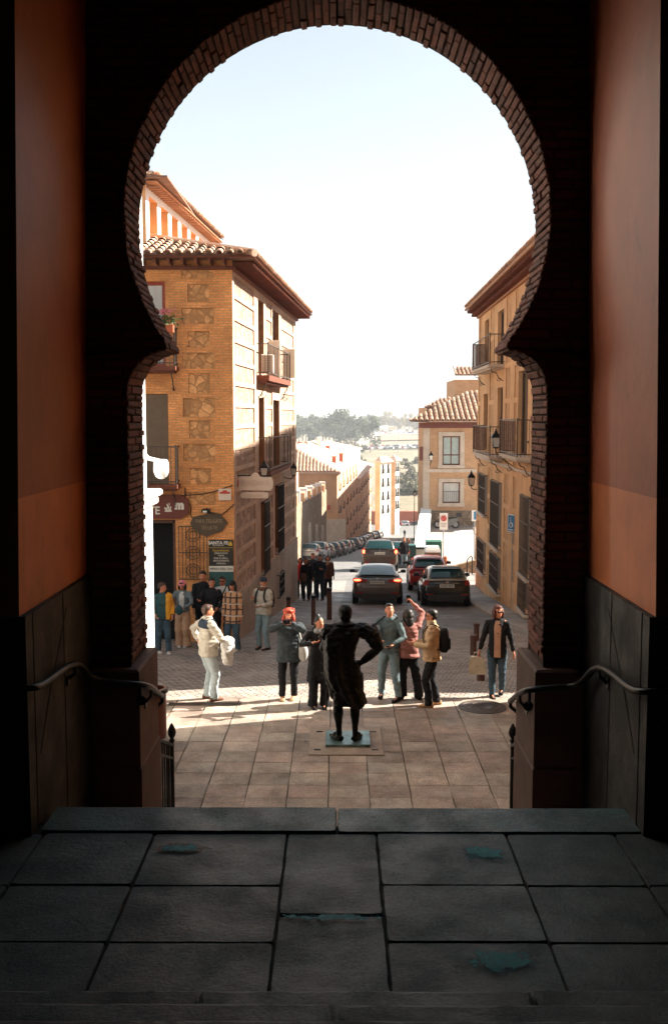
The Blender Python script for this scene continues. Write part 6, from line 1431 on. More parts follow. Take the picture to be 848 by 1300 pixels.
for i in range(0, nseg, 2):
    a = La * (i + .5) / nseg; p = A0 + da * a; mb.box(p + Z * (zA(a) + .35) - nA * .35, (.8, La / nseg * .55, .75)); 
put(mb, 'merlon', 'orange_stucco', o)
mb = MB()
for i in range(1, nseg, 2):
    a = La * (i + .3) / nseg; p = A0 + da * a; mb.box(p + Z * (zA(a) + .5) - nA * .35, (.7, .6, 1.0))
put(mb, 'coping', 'far_white', o)
mb = MB(); mb.box((-9, 100, H - 10.5), (9, 38, 8)); q = put(mb, 'roof_terrace', 'far_grey_stucco', o)

def row_house(name, label, p0, p1, zeave, depth, zbase, mats, windows, roof='roof_far', front=True, rise=2.2, ov=.5, frontcols=2, tile=False, group=None):
    """house whose street side runs p0 (near) -> p1 (far), front gable wall towards the viewer"""
    p0 = V((*p0, 0)); p1 = V((*p1, 0)); d = (p1 - p0).normalized(); L = (p1 - p0).length; n = d.cross(Z); bk = -n
    o = empty(name, (p0.x, p0.y, zbase)); tag(o, label, 'building', group)
    cols_, rws, wz, ww, wh = windows
    hol = []; h_ = zeave - zbase
    for r_ in range(rws):
        for c in range(cols_):
            a = L * (c + .5) / cols_; zc_ = zeave - wz * (r_ + .55)
            if zc_ - wh / 2 > zbase - 3: hol.append((a - ww / 2, zc_ - wh / 2, a + ww / 2, zc_ + wh / 2, .2, 2, 0))
    mb = MB(); facade(mb, p0, d, L, zbase - 10, zeave, hol, 0)
    fh = []
    fd = bk; f0 = p0 + bk * depth
    for r_ in range(rws if front else 0):
        for c in range(frontcols):
            a = depth * (c + .5) / frontcols; zc_ = zeave - wz * (r_ + .55); fh.append((a - ww / 2, zc_ - wh / 2, a + ww / 2, zc_ + wh / 2, .2, 2, 1))
    facade(mb, f0, -fd, depth, zbase - 4, zeave, fh, 1)
    q1 = p1 + bk * depth; mb.quad(p1 + Z * (zbase - 10), q1 + Z * (zbase - 10), q1 + Z * zeave, p1 + Z * zeave, 0)
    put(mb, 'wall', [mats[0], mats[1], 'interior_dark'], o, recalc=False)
    for (a0, z0, a1, z1, *_r) in hol:
        mb = MB(); c = p0 + d * ((a0 + a1) / 2) + n * .06; mb.bar(c - d * ww * .6 + Z * z0, c + d * ww * .6 + Z * z0, .25, .12)
        for k in range(5): mb.bar(c - d * ww * .5 + d * ww * k / 4 + n * .12 + Z * z0, c - d * ww * .5 + d * ww * k / 4 + n * .12 + Z * (z0 + .9), .04)
        mb.bar(c - d * ww * .5 + n * .12 + Z * (z0 + .9), c + d * ww * .5 + n * .12 + Z * (z0 + .9), .05)
        put(mb, 'window_balcony', 'black_iron', o)
    mb = MB(); e = zeave; a = p0 + n * ov - d * ov; b = p1 + n * ov + d * ov; c = p1 + bk * depth + d * ov; dd = p0 + bk * depth - d * ov - n * 0
    m = depth / 2; r0 = p0 + bk * m + d * m; r1 = p1 + bk * m - d * min(m, L * .3)
    A, B, C_, D_ = a + Z * e, b + Z * e, c + Z * e, dd + Z * e; R0, R1 = r0 + Z * (e + rise), r1 + Z * (e + rise)
    mb.quad(A, B, R1, R0); mb.poly([D_, A, R0]); mb.quad(C_, D_, R0, R1); mb.poly([B, C_, R1]); mb.quad(A - Z * .2, B - Z * .2, C_ - Z * .2, D_ - Z * .2)
    for s_, t_ in ((A, B), (D_, A), (B, C_)): mb.quad(s_ - Z * .2, t_ - Z * .2, t_, s_)
    put(mb, 'roof', roof, o, recalc=False)
    if tile:
        mb = MB(); up = (R0 - (D_ + A) / 2); upn = V((0, up.y, rise)); Lf = (A - D_).length
        tiles(mb, D_, A, V((up.x * 0, up.y, up.z)), math.hypot(up.y, up.z), pitch=.45, r=.16, row=1.2, n=4, clip=lambda t_: (0, min(1, t_ / .5, (1 - t_) / .5)))
        put(mb, 'roof_tiles', 'roof_tile', o, tint=True, recalc=False)
    return o
h2e = zat(599, 130)
hh2 = row_house('orange_house', 'long orange fronted house with a ribbed hip roof beyond the arcaded wall', (0, 130), (3.3, 169), h2e, 13, H - 17, ('far_grey_stucco', 'orange_stucco'), (6, 4, 2.9, 1.1, 1.9), tile=True, rise=3.2, front=False)
mb = MB(); mb.box((-.6, 129.9, H - 14.8), (3.4, .25, 3.4)); put(mb, 'pale_base', 'pale_stone', hh2)
mb = MB(); mb.box((-1.15, 129.86, H - 11.6), (.55, .1, .6)); put(mb, 'red_plaque', 'sign_red', hh2)
for (px, py, Y, w_, lab) in ((384, 566, 150, 1.5, 1), (416, 570, 160, .6, 2), (424, 584, 139, .55, 3), (433, 580, 146, .55, 4)):
    c = at(px, py, Y); mb = MB(); mb.box(c - Z * .6, (w_, .8, 2.0)); mb.box(c + Z * .45, (w_ + .15, .95, .15)); put(mb, 'chimney', 'terracotta', hh2)
r2 = row_house('back_house', 'low white walled house seen over the orange house roof at left', (-8, 152), (-4, 176), zat(574, 152), 9, H - 16, ('far_white', 'far_white'), (3, 2, 3, 1, 1.5), rise=1.6)
mb = MB(); mb.box(at(405, 574, 158), (.6, 3, 4.6)); put(mb, 'firewall', 'far_white', r2)
row_house('grey_house', 'narrow grey stone house with balconies in the middle of the street row', (3.35, 169.5), (7.3, 219), zat(607, 169.5), 12, H - 24, ('far_grey_stucco', 'far_grey_stucco'), (7, 4, 3.0, 1.1, 2.0), rise=2.2, front=False)
row_house('slate_house', 'white gabled house behind the grey row with a long sunlit roof', (1.5, 205), (5.5, 246), zat(577, 205), 14, H - 24, ('far_white', 'orange_stucco'), (5, 3, 3.2, 1, 1.8), rise=2.0, front=False)
def turned_house(label, px0, px1, px2, Y, ytop, ang, rise=1.2):
    a = at(px0, ytop, Y); d = V((math.sin(ang), math.cos(ang), 0)); k = Y / FPX
    L = (px2 - px1) * k / math.sin(ang); c0 = V(((px1 - 428) * k, Y, 0)); bkw = (px1 - px0) * k / math.cos(ang)
    return row_house('white_house', label, (c0.x, c0.y), (c0.x + d.x * L, c0.y + d.y * L), a.z, bkw, H - 30, ('far_white', 'orange_stucco'), (2, 4, 3.1, .9, 1.9), rise=rise, front=False)
turned_house('white house with shuttered windows closing the near side of the row end', 476.5, 483, 497, 236, 586, R(38))
turned_house('last white house of the row with an orange flank, at the far end', 493, 502, 507.5, 252, 584, R(30))
# brick wall that closes the street
mb = MB(); a = at(500, 650, 338); b = at(545, 650, 338); mb.box(((a.x + b.x) / 2, 338, a.z - 2.2), (b.x - a.x + 30, .6, 4.6)); mb.box(((a.x + b.x) / 2, 338, a.z + .15), (b.x - a.x + 30, .9, .25))
tag(mb.build('brick_wall', 'terracotta', loc=((a.x + b.x) / 2, 338, a.z - 4)), 'low terracotta coloured wall across the bottom of the street', 'wall')

# ============================================================ hillside: road, car park, trees, sheds
def drape(name, m, pts, w_, dz=.25):
    mb = MB(); P_ = []
    for (p, q) in zip(pts, pts[1:]):
        k = max(2, int((V(q) - V(p)).length / 15))
        for i in range(k): P_.append(V(p) + (V(q) - V(p)) * i / k)
    P_.append(V(pts[-1])); vs = []
    for i, p in enumerate(P_):
        t_ = (P_[min(i + 1, len(P_) - 1)] - P_[max(i - 1, 0)]).normalized(); nn = V((-t_.y, t_.x, 0))
        for s_ in (-1, 1): q = p + nn * s_ * w_ / 2; vs.append((q.x, q.y, hillz(q.x, q.y) + dz))
    mb.add(vs, [(2 * i, 2 * i + 1, 2 * i + 3, 2 * i + 2) for i in range(len(P_) - 1)]); return struct(mb.build(name, m, recalc=False))
def hit2(px, py):
    d = ray(px, py); y = 400.
    while y < 9000:
        x = d.x * y / d.y
        if H + d.z * y / d.y < hillz(x, y): break
        y += 4
    return V((x, y, 0))
mat('far_road', (.62, .57, .52), .9, .1, .05, 0); mat('far_lot', (.50, .46, .43), .9, .15, .05, 0); mat('lot_bank', (.32, .19, .12), .95, .3, .05, 0)
drape('hill_road', 'far_road', [hit2(410, 590), hit2(440, 574), hit2(462, 560), hit2(478, 551)], 9, .5)
drape('hill_road', 'far_road', [hit2(478, 551), hit2(500, 549), hit2(560, 549)], 8, .5)
for i, (y_, w_) in enumerate(((569, 26), (550, 60))):
    a = hit2(466, y_); b = hit2(600, y_); drape('car_park', 'far_lot', [a, V((b.x, a.y, 0))], w_, .35)
a = hit2(474, 560); drape('lot_bank', 'lot_bank', [a, V((a.x + 90, a.y, 0))], 14, .7)
def crown_mesh(seed, w_, h_, n, leaf, m='tree_leaf', lob=9, sz=.9):
    rr = random.Random(seed); mb = MB()
    C_ = [(V((rr.uniform(-.32, .32) * w_, rr.uniform(-.32, .32) * w_, rr.uniform(.05, .95) * h_)), rr.uniform(.16, .30) * w_) for _ in range(lob)]
    for _ in range(n):
        c, r_ = rr.choice(C_); d = V((rr.gauss(0, 1), rr.gauss(0, 1), rr.gauss(0, 1))).normalized(); p = c + d * r_ * rr.uniform(.75, 1.1)
        a = V((rr.uniform(-1, 1), rr.uniform(-1, 1), rr.uniform(-1, 1))).normalized(); nn = (d + a * .6).normalized(); u = nn.cross(Z).normalized() * leaf; v_ = nn.cross(u).normalized() * leaf * .7
        mb.add([p - u, p + v_, p + u, p - v_], [(0, 1, 2, 3)])
    me = mb.mesh('crown'); me.materials.append(MATS[m]); return me
def trunk_mesh(h_, r_, seed):
    rr = random.Random(seed); mb = MB(); mb.tube([(0, 0, -1), (0, 0, h_ * .4), (rr.uniform(-.3, .3), 0, h_)], [r_, r_ * .75, r_ * .4], 7)
    for k in range(4):
        a = rr.uniform(0, 6.3); z_ = h_ * rr.uniform(.5, .9); mb.tube([(0, 0, z_), (math.cos(a) * h_ * .18, math.sin(a) * h_ * .18, z_ + h_ * .2)], [r_ * .4, r_ * .12], 5)
    me = mb.mesh('trunk'); me.materials.append(MATS['bark']); me.polygons.foreach_set('use_smooth', [True] * len(me.polygons)); return me
KT = {'pine': [(crown_mesh(s, 11, 11, 1500, .55), trunk_mesh(9, .4, s), 5.5) for s in (1, 2, 3)], 'umbrella': [(crown_mesh(s, 9, 3.2, 800, .45, lob=6), trunk_mesh(14, .35, s), 12) for s in (4, 5)],
      'bush': [(crown_mesh(s, 7, 4, 550, .45, 'scrub_leaf', 6), trunk_mesh(2, .25, s), .2) for s in (6, 7)], 'yellow': [(crown_mesh(s, 11, 9, 1200, .55, 'tree_leaf_yellow'), trunk_mesh(6, .4, s), 3) for s in (8, 9)]}
rr = random.Random(21)
def tree(kind, x, y, s, label, group, name='tree'):
    c, t_, z_ = rr.choice(KT[kind]); o = empty(name, (x, y, hillz(x, y) - .3), rr.uniform(0, 6)); o.scale = (s, s, s * rr.uniform(.9, 1.15)); tag(o, label, 'shrub' if kind == 'bush' else 'tree', group)
    q = link(c, 'crown', o, (0, 0, z_)); link(t_, 'trunk', o)
G_T = 'trees on the far hillside'
for i in range(24):      # wooded rise at left
    px = 372 + i * 4.2 + rr.uniform(-1.5, 1.5); Y = rr.uniform(640, 800); x = (px - 428) / FPX * Y
    tree('pine', x, Y, rr.uniform(.85, 1.35) * (1.1 if px < 425 else .95), 'dark green pine in the hazy wood above the rooftops at left', G_T, 'pine_tree')
for px, Y, s in ((470, 820, 1.15), (478, 900, 1.0), (462, 760, 1.0)): tree('umbrella', (px - 428) / FPX * Y, Y, s, 'tall umbrella pine standing above the wood on the hill', 'umbrella pines on the hill', 'umbrella_pine')
for px, Y in ((500, 1150), (507, 1120), (513, 1160), (519, 1130), (494, 1200), (526, 1180), (486, 1150), (531, 1100)): tree('yellow', (px - 428) / FPX * Y, Y, rr.uniform(1.0, 1.5), 'yellowing autumn tree behind the distant car park', 'autumn trees behind the car park', 'autumn_tree')
for i in range(70):
    px = rr.uniform(372, 470); py = rr.uniform(566, 600); p = hit2(px, py)
    if px > 455 and py > 590: continue
    tree('bush', p.x, p.y, rr.uniform(.5, 1.1), 'low scrub bush scattered over the dry slope below the wood', 'scrub bushes on the hill slope', 'bush')
for i in range(75):
    px = rr.uniform(505, 562); py = rr.uniform(585, 645); p = hit2(px, py)
    tree('bush', p.x, p.y, rr.uniform(.4, 1.0), 'scrub bush on the bank beneath the distant car park', 'scrub bushes under the car park', 'bush')
for px, py, Y, w_, h_, lab in ((483, 538, 1000, 14, 4, 'long white shed beside the trees on the hill'), (393, 546, 900, 9, 4, 'small pale farmhouse with a red roof among the pines'), (496, 545, 1050, 10, 3, 'low white hut at the top of the distant car park')):
    c = at(px, py, Y); g_ = hillz(c.x, c.y); o = empty('shed', (c.x, c.y, g_)); tag(o, lab, 'shed'); mb = MB(); mb.box((c.x, c.y, g_ + h_ / 2), (w_, 8, h_)); put(mb, 'wall', 'far_white', o)
    mb = MB(); mb.prism([(c.x - w_ / 2 - .4, c.y - 4.4, g_ + h_), (c.x - w_ / 2 - .4, c.y + 4.4, g_ + h_), (c.x - w_ / 2 - .4, c.y, g_ + h_ + 2)], (w_ + .8, 0, 0)); put(mb, 'roof', 'far_white' if px == 483 else 'terracotta', o)
for px, Y in ((376.5, 560), (425, 600), (470, 640), (505, 640), (536, 640)):
    x = (px - 428) / FPX * Y; g_ = hillz(x, Y); o = empty('lamp_post', (x, Y, g_)); tag(o, f'slim grey lamp post rising from the hillside, number {1} from the left' if False else {376.5: 'slim grey mast above the leftmost rooftops', 425: 'lamp post on the slope behind the chimneys', 470: 'tall pale lamp post at the bend of the hill road', 505: 'lamp post at the left of the distant car park', 536: 'lamp post at the right of the distant car park'}[px], 'lamp post', 'lamp posts on the hill')
    mb = MB(); mb.tube([(x, Y, g_), (x, Y, g_ + (13 if px < 475 else 9))], [.16, .09], 6); put(mb, 'pole', 'grey_metal', o); mb = MB(); mb.box((x + .6, Y, g_ + (13 if px < 475 else 9)), (1.4, .35, .15)); put(mb, 'lamp_head', 'grey_metal', o)

# ============================================================ cars
def make_car(kind, m, lit=False):
    D = {'sedan': dict(L=4.75, W=1.84, H=1.44, bz=.98, deck=1.04, ra=-2.02, rb=-1.15, fa=.35, fb=1.25, tail=.94),
         'hatch': dict(L=3.85, W=1.74, H=1.44, bz=.95, deck=1.0, ra=-1.83, rb=-1.45, fa=.15, fb=.85, tail=.90),
         'suv': dict(L=4.45, W=1.86, H=1.60, bz=1.05, deck=1.07, ra=-2.12, rb=-1.80, fa=.25, fb=1.1, tail=1.0),
         'estate': dict(L=4.3, W=1.78, H=1.50, bz=.98, deck=1.0, ra=-2.03, rb=-1.66, fa=.25, fb=1.1, tail=.93)}[kind]
    L, Wd, Ht = D['L'] / 2, D['W'] / 2, D['H']; bz = D['bz']
    root = empty('parked_car', (0, 0, 0))
    st = [(-L, .42, .62, .64, .80), (-L + .03, .30, bz - .16, bz - .14, .93), (-L + .10, .25, bz - .05, bz - .01, .965), (-L + .35, .22, bz, D['deck'], .99), (-L + 1.0, .2, bz, D['deck'], 1), (-.3, .19, bz - .01, bz + .02, 1), (D['fb'] - .1, .19, bz - .03, bz + .01, 1),
          (D['fb'] + .4, .2, bz - .10, bz - .04, .985), (L - .45, .2, bz - .22, bz - .16, .95), (L - .12, .24, bz - .34, bz - .30, .86), (L - .02, .3, bz - .45, bz - .43, .72)]
    mb = MB(); rings = []
    for (y, zb, zs, zt_, k) in st:
        w_ = Wd * k; half = [(0, zb), (w_ * .80, zb), (w_ * .96, zb + .07), (w_, zb + .45 * (zs - zb)), (w_ * .985, zs - .10), (w_ * .93, zs), (w_ * .60, zt_), (0, zt_ + .01)]
        ring = [V((x, y, z_)) for x, z_ in half] + [V((-x, y, z_)) for x, z_ in half[-2:0:-1]]; rings.append(ring)
    mb.loft(rings); me = bake(mb, 'body', [('SUBSURF', dict(levels=2, render_levels=2))], [m]); link(me, 'body', root)
    # greenhouse
    mb = MB(); wb = Wd * .90; wt = Wd * .70
    cs = [(D['ra'] - .02, bz - .04, D['deck'] - .01, wb, wb * .92), (D['ra'] + .03, bz - .04, D['deck'] + .05, wb, wb * .90), (D['rb'] - .04, bz - .04, Ht - .06, wb, wt * 1.0), (D['rb'] + .12, bz - .04, Ht - .015, wb, wt), (-.45, bz - .04, Ht, wb, wt), (D['fa'] - .1, bz - .04, Ht - .02, wb, wt * .98), (D['fa'] + .08, bz - .04, Ht - .07, wb, wt * .98), (D['fb'], bz - .06, bz + .0, wb, wb * .9), (D['fb'] + .05, bz - .06, bz - .02, wb, wb * .9)]
    rings = []
    for (y, z0, z1, a, b) in cs: rings.append([V(p) for p in ((a, y, z0), (b + (a - b) * .08, y, z1 - .07), (b * .9, y, z1 - .012), (0, y, z1 + .012), (-b * .9, y, z1 - .012), (-b - (a - b) * .08, y, z1 - .07), (-a, y, z0))])
    mb.loft(rings); me = bake(mb, 'cabin', [('SUBSURF', dict(levels=1, render_levels=1))], [m]); link(me, 'cabin', root)
    def pane(name, pts, bul=(0, 0, 0)):
        mb = MB(); p = [V(q) for q in pts]; g = 6; vs = []
        for i in range(g + 1):
            for j in range(g + 1):
                u, v_ = i / g, j / g; q = p[0] * (1 - u) * (1 - v_) + p[1] * u * (1 - v_) + p[2] * u * v_ + p[3] * (1 - u) * v_; q = q + V(bul) * (1 - (2 * u - 1) ** 2) * (1 - (2 * v_ - 1) ** 2 * .5); vs.append(q)
        mb.add(vs, [(i * (g + 1) + j, (i + 1) * (g + 1) + j, (i + 1) * (g + 1) + j + 1, i * (g + 1) + j + 1) for i in range(g) for j in range(g)]); o = mb.build(name, 'car_glass', root, smooth=True, recalc=False); return o
    yA, yB = D['ra'] - .015, D['rb'] - .05; zA_, zB = D['deck'] + .06, Ht - .085
    pane('rear_window', [(-wb * .80, yA - .02, zA_), (wb * .80, yA - .02, zA_), (wt * .86, yB - .02, zB), (-wt * .86, yB - .02, zB)], (0, -.035, .02))
    pane('windscreen', [(-wb * .82, D['fb'] - .02, bz + .05), (wb * .82, D['fb'] - .02, bz + .05), (wt * .88, D['fa'] + .12, Ht - .09), (-wt * .88, D['fa'] + .12, Ht - .09)], (0, .045, .03))
    for s in (-1, 1):
        xb, xt = s * (wb * .985 + .008), s * (wt * 1.03 + .014); zb_, zt_ = bz + .02, Ht - .12; ym = -.25
        def sx_(z_): return xb + (xt - xb) * (z_ - bz) / (Ht - .07 - bz)
        pane('side_window', [(sx_(zb_), D['ra'] + .45, zb_), (sx_(zb_), ym - .04, zb_), (sx_(zt_), ym - .04, zt_), (sx_(zt_), D['rb'] + .22, zt_)], (s * .008, 0, 0))
        pane('side_window', [(sx_(zb_), ym + .04, zb_), (sx_(zb_), D['fb'] - .28, zb_), (sx_(zt_), D['fa'] - .02, zt_), (sx_(zt_), ym + .04, zt_)], (s * .008, 0, 0))
        for y_ in (-L + .82, L - .85):
            wx = s * (Wd - .10); mb = MB(); mb.lathe([(.15, -.11), (.29, -.11), (.325, -.08), (.33, 0), (.325, .08), (.29, .115), (.20, .115), (.15, .10)], (wx, y_, .33), 24, axis='X'); wh = mb.build('wheel', 'tyre', root, smooth=40)
            mb = MB(); mb.lathe([(0, .02), (.05, .06), (.06, .09), (.19, .085), (.215, .117), (.225, .112), (.225, -.112), (0, -.11)] if s > 0 else [(0, -.02), (.05, -.06), (.06, -.09), (.19, -.085), (.215, -.117), (.225, -.112), (.225, .112), (0, .11)], (wx, y_, .33), 20, axis='X')
            mb.build('rim', 'rim', wh, smooth=40)
            mb = MB(); mb.lathe([(0, 0), (.40, 0), (.40, .012), (0, .012)], (s * (Wd - .005) - (.006 if s > 0 else .006), y_, .36), 24, axis='X'); mb.build('wheel_arch', 'plastic_black', root)
        mb = MB(); mb.box((s * (Wd + .09), D['fb'] - .32, bz + .09), (.20, .12, .13), bev=.03); mb.bar((s * (Wd - .1), D['fb'] - .3, bz + .03), (s * (Wd + .02), D['fb'] - .32, bz + .06), .05); mb.build('wing_mirror', 'plastic_black', root)
        # tail lights
        mb = MB(); tz = D['tail'] - .03
        if kind == 'sedan': pts = [(s * Wd * .42, tz + .03), (s * Wd * .96, tz + .085), (s * Wd * .99, tz - .02), (s * Wd * .86, tz - .09), (s * Wd * .42, tz - .045)]
        elif kind == 'suv': pts = [(s * Wd * .78, tz + .16), (s * Wd * .93, tz + .20), (s * Wd * 1.0, tz + .0), (s * Wd * .97, tz - .12), (s * Wd * .80, tz - .10)]
        elif kind == 'hatch': pts = [(s * Wd * .72, tz + .09), (s * Wd * .90, tz + .09), (s * Wd * .95, tz - .02), (s * Wd * .92, tz - .17), (s * Wd * .72, tz - .17)]
        else: pts = [(s * Wd * .70, tz + .08), (s * Wd * .95, tz + .10), (s * Wd * .98, tz - .05), (s * Wd * .70, tz - .10)]
        mb.prism([(x, -L - .012 + (abs(x) / Wd) ** 3 * .10, z_) for x, z_ in pts], (0, .28, 0)); mb.build('tail_light', 'tail_lit' if False else 'tail_off', root)
        if lit:
            mb = MB(); c = V((s * Wd * (.80 if kind == 'sedan' else .88), -L - .02 + .05, tz + .01)); mb.ell(c, (.14 if kind == 'sedan' else .07, .03, .04 if kind == 'sedan' else .10), 10, 6); mb.build('brake_lamp', 'tail_lit', root, smooth=True)
        mb = MB(); mb.box((s * Wd * .68, L - .09, bz - .36), (.36, .16, .12), bev=.03); mb.build('headlight', 'lantern_glass', root)
        mb = MB(); mb.box((s * Wd * .70, -L - .018, .46), (.26, .02, .04)); mb.build('reflector', 'tail_off', root)
    mb = MB(); mb.box((0, -L - .002, .36), (Wd * 1.55, .06, .16), bev=.02); mb.box((0, -L + .02, .26), (Wd * 1.3, .1, .08)); mb.build('bumper_insert', 'plastic_black', root)
    mb = MB(); pz = (D['tail'] - .10) if kind != 'hatch' else .76; mb.box((0, -L - .022, pz), (.52, .02, .115)); pl = mb.build('number_plate', 'plate', root)
    mb = MB(); 
    for k in range(7): mb.box((-.20 + k * .062 + (.02 if k > 3 else 0), -L - .0335, pz), (.034, .003, .06))
    mb.build('plate_characters', 'plate_ink', pl)
    mb = MB(); mb.box((0, -L - .016, pz + .105 if kind != 'sedan' else pz - .16), (Wd * (1.0 if kind != 'sedan' else 1.35), .02, .022)); mb.build('chrome_strip', 'chrome', root)
    mb = MB(); mb.tube([(-Wd * .955, -L + .22, bz - .13), (-Wd * .80, -L - .005, bz - .15), (0, -L - .02, bz - .15), (Wd * .80, -L - .005, bz - .15), (Wd * .955, -L + .22, bz - .13)], .006, 4); mb.build('shut_line', 'plastic_black', root)
    if kind == 'suv':
        for s in (-1, 1): mb = MB(); mb.bar((s * wt * .86, -1.5, Ht + .03), (s * wt * .86, .2, Ht + .03), .04, .04); mb.build('roof_rail', 'plastic_black', root)
    if kind == 'hatch': mb = MB(); mb.box((0, D['rb'] - .10, Ht - .02), (wt * 1.7, .22, .035), bev=.015); mb.build('roof_spoiler', m, root)
    mb = MB(); mb.lathe([(0, 0), (.045, 0), (.045, .012), (0, .012)], (0, -L - .03, pz + (.16 if kind != 'sedan' else .14)), 14, axis='Y'); mb.build('badge', 'chrome', root)
    root['len'] = D['L']; return root
def repaint(root, m):
    for ch in root.children:
        for sl in ch.material_slots:
            if sl.material and sl.material.name.startswith('car_') and sl.material.name != 'car_glass': sl.link = 'OBJECT'; sl.material = MATS[m]
def place_car(o, x, y, label, rz=0, group='cars parked down the street', zf_=None, scale=1):
    """x, y = middle of the rear bumper on the ground"""
    L_ = o['len'] / 2; hd = V((-math.sin(rz), math.cos(rz), 0)); c = V((x, y, 0)) + hd * L_
    f = zf_ or zprof; sl_ = (f(y + o['len']) - f(y)) / o['len']; pitch = math.atan(sl_) 
    o.location = (c.x, c.y, f(c.y) + .012 - 0); o.rotation_euler = (pitch * math.cos(rz), 0, rz); tag(o, label, 'car', group); del o['len']; return o
protos = {k: make_car(k, m_) for k, m_ in (('sedan', 'car_grey'), ('hatch', 'car_white'), ('suv', 'car_black'), ('estate', 'car_silver'))}
ST = -math.atan(.0746)
o = make_car('sedan', 'car_bronze', lit=True); o.name = 'sedan_car'; place_car(o, (479.5 - 428) / FPX * 37, 37, 'dark bronze saloon car with its brake lights lit, driving down the street', ST * .6, None)
o = make_car('suv', 'car_bronze', lit=True); o.name = 'suv_car'; place_car(o, (482.5 - 428) / FPX * 51.5, 51.5, 'dark tall estate car with bright tail lights just ahead of the bronze saloon', ST * .6, None)
o = make_car('hatch', 'car_black'); o.name = 'hatchback_car'; place_car(o, (569 - 428) / FPX * 36.0, 36.0, 'small dark green hatchback with a pale roof parked in front of the red car', ST * .3, None)
for ch in o.children:
    if ch.name.startswith(('cabin', 'roof_spoiler')): ch.material_slots[0].link = 'OBJECT'; ch.material_slots[0].material = MATS['car_beige' if ch.name.startswith('cabin') else 'car_black']
o = make_car('hatch', 'car_red'); o.name = 'hatchback_car'; place_car(o, (546 - 428) / FPX * 42.5, 42.5, 'red hatchback parked beyond the small dark green car', ST * .6, None)
paints = {'car_grey': 'grey', 'car_white': 'white', 'car_black': 'black', 'car_silver': 'silver', 'car_red': 'red', 'car_blue': 'dark blue', 'car_dark': 'charcoal', 'car_beige': 'beige'}
ordn = ['nearest', 'second', 'third', 'fourth', 'fifth', 'sixth', 'seventh', 'eighth', 'ninth', 'tenth', 'eleventh', 'twelfth', 'thirteenth', 'fourteenth', 'fifteenth', 'sixteenth', 'seventeenth', 'eighteenth', 'nineteenth', 'twentieth']
left = [(81, 'hatch', 'car_silver'), (87.5, 'suv', 'car_white'), (94, 'hatch', 'car_beige'), (101, 'estate', 'car_dark'), (108, 'estate', 'car_black'), (116, 'suv', 'car_beige'), (124, 'hatch', 'car_grey'), (133, 'suv', 'car_dark'), (143, 'hatch', 'car_white'), (151, 'estate', 'car_dark'), (158, 'sedan', 'car_black'),
        (165, 'estate', 'car_grey'), (172, 'hatch', 'car_red'), (179, 'suv', 'car_dark'), (186, 'estate', 'car_black'), (194, 'hatch', 'car_grey'), (203, 'suv', 'car_dark'), (213, 'estate', 'car_white'), (224, 'hatch', 'car_dark')]
used = set()
def car_copy(k):
    if k in used: c = copy_tree(protos[k])
    else: c = protos[k]; used.add(k)
    return c
for i, (Y, k, m_) in enumerate(left):
    x = -1.95 + .081 * (Y - 85); c = car_copy(k); c['len'] = {'sedan': 4.75, 'hatch': 3.85, 'suv': 4.45, 'estate': 4.3}[k]; place_car(c, x, Y, f'{paints[m_]} car, {ordn[i]} in the left hand parked row counted from the viewer', ST)
    LW_ = c; repaint(c, m_)
right_ = [(57.5, 'estate', 'car_black'), (63.5, 'hatch', 'car_silver'), (69.5, 'suv', 'car_dark'), (76, 'estate', 'car_white'), (82.5, 'hatch', 'car_black'), (89, 'suv', 'car_silver'), (96, 'estate', 'car_dark'), (103, 'sedan', 'car_blue')]
for i, (Y, k, m_) in enumerate(right_):
    x = 3.25 + .118 * (Y - 57.5); c = car_copy(k); c['len'] = {'sedan': 4.75, 'hatch': 3.85, 'suv': 4.45, 'estate': 4.3}[k]; place_car(c, x, Y, f'{paints[m_]} car, {ordn[i]} in the right hand row below the parapet', -math.atan(.118)); repaint(c, m_)
for i, (px, Y, k, m_, rz) in enumerate(((512, 326, 'hatch', 'car_red', 1.3), (503, 322, 'estate', 'car_white', .9), (520, 329, 'suv', 'car_white', 1.57), (529, 331, 'hatch', 'car_red', 1.57), (497, 300, 'suv', 'car_white', .4), (508, 306, 'estate', 'car_white', 1.2), (537, 331, 'sedan', 'car_dark', 1.57))):
    c = car_copy(k); c['len'] = 4.3; place_car(c, (px - 428) / FPX * Y, Y, f'{paints[m_]} car at the bottom of the street by the terracotta wall, {ordn[i]} there', rz, 'cars at the bottom of the street'); repaint(c, m_)
# the far car park: simple bodied cars
def tiny_car(m):
    mb = MB(); P_ = [(-2.1, .3), (2.1, .3), (2.15, .75), (1.2, .9), (.5, 1.42), (-1.3, 1.45), (-2.0, .95), (-2.15, .7)]
    mb.prism([(x, -.85, z_) for x, z_ in P_], (0, 1.7, 0))
    for x in (-1.3, 1.3):
        for y_ in (-.86, .72): mb.lathe([(0, 0), (.33, 0), (.33, .14), (0, .14)], (x, y_, .33), 10, axis='Y', mi=1)
    mb.prism([(x, -.87, z_) for x, z_ in ((-1.6, .98), (.95, .95), (.4, 1.33), (-1.2, 1.36))], (0, 1.74, 0), 2)
    me = mb.mesh('parked_car')
    for q in (m, 'tyre', 'car_glass'): me.materials.append(MATS[q])
    me.polygons.foreach_set('material_index', mb.m); return me
TC = [tiny_car(m_) for m_ in ('car_white', 'car_silver', 'car_blue', 'car_red', 'car_grey', 'car_white')]; rr = random.Random(5)
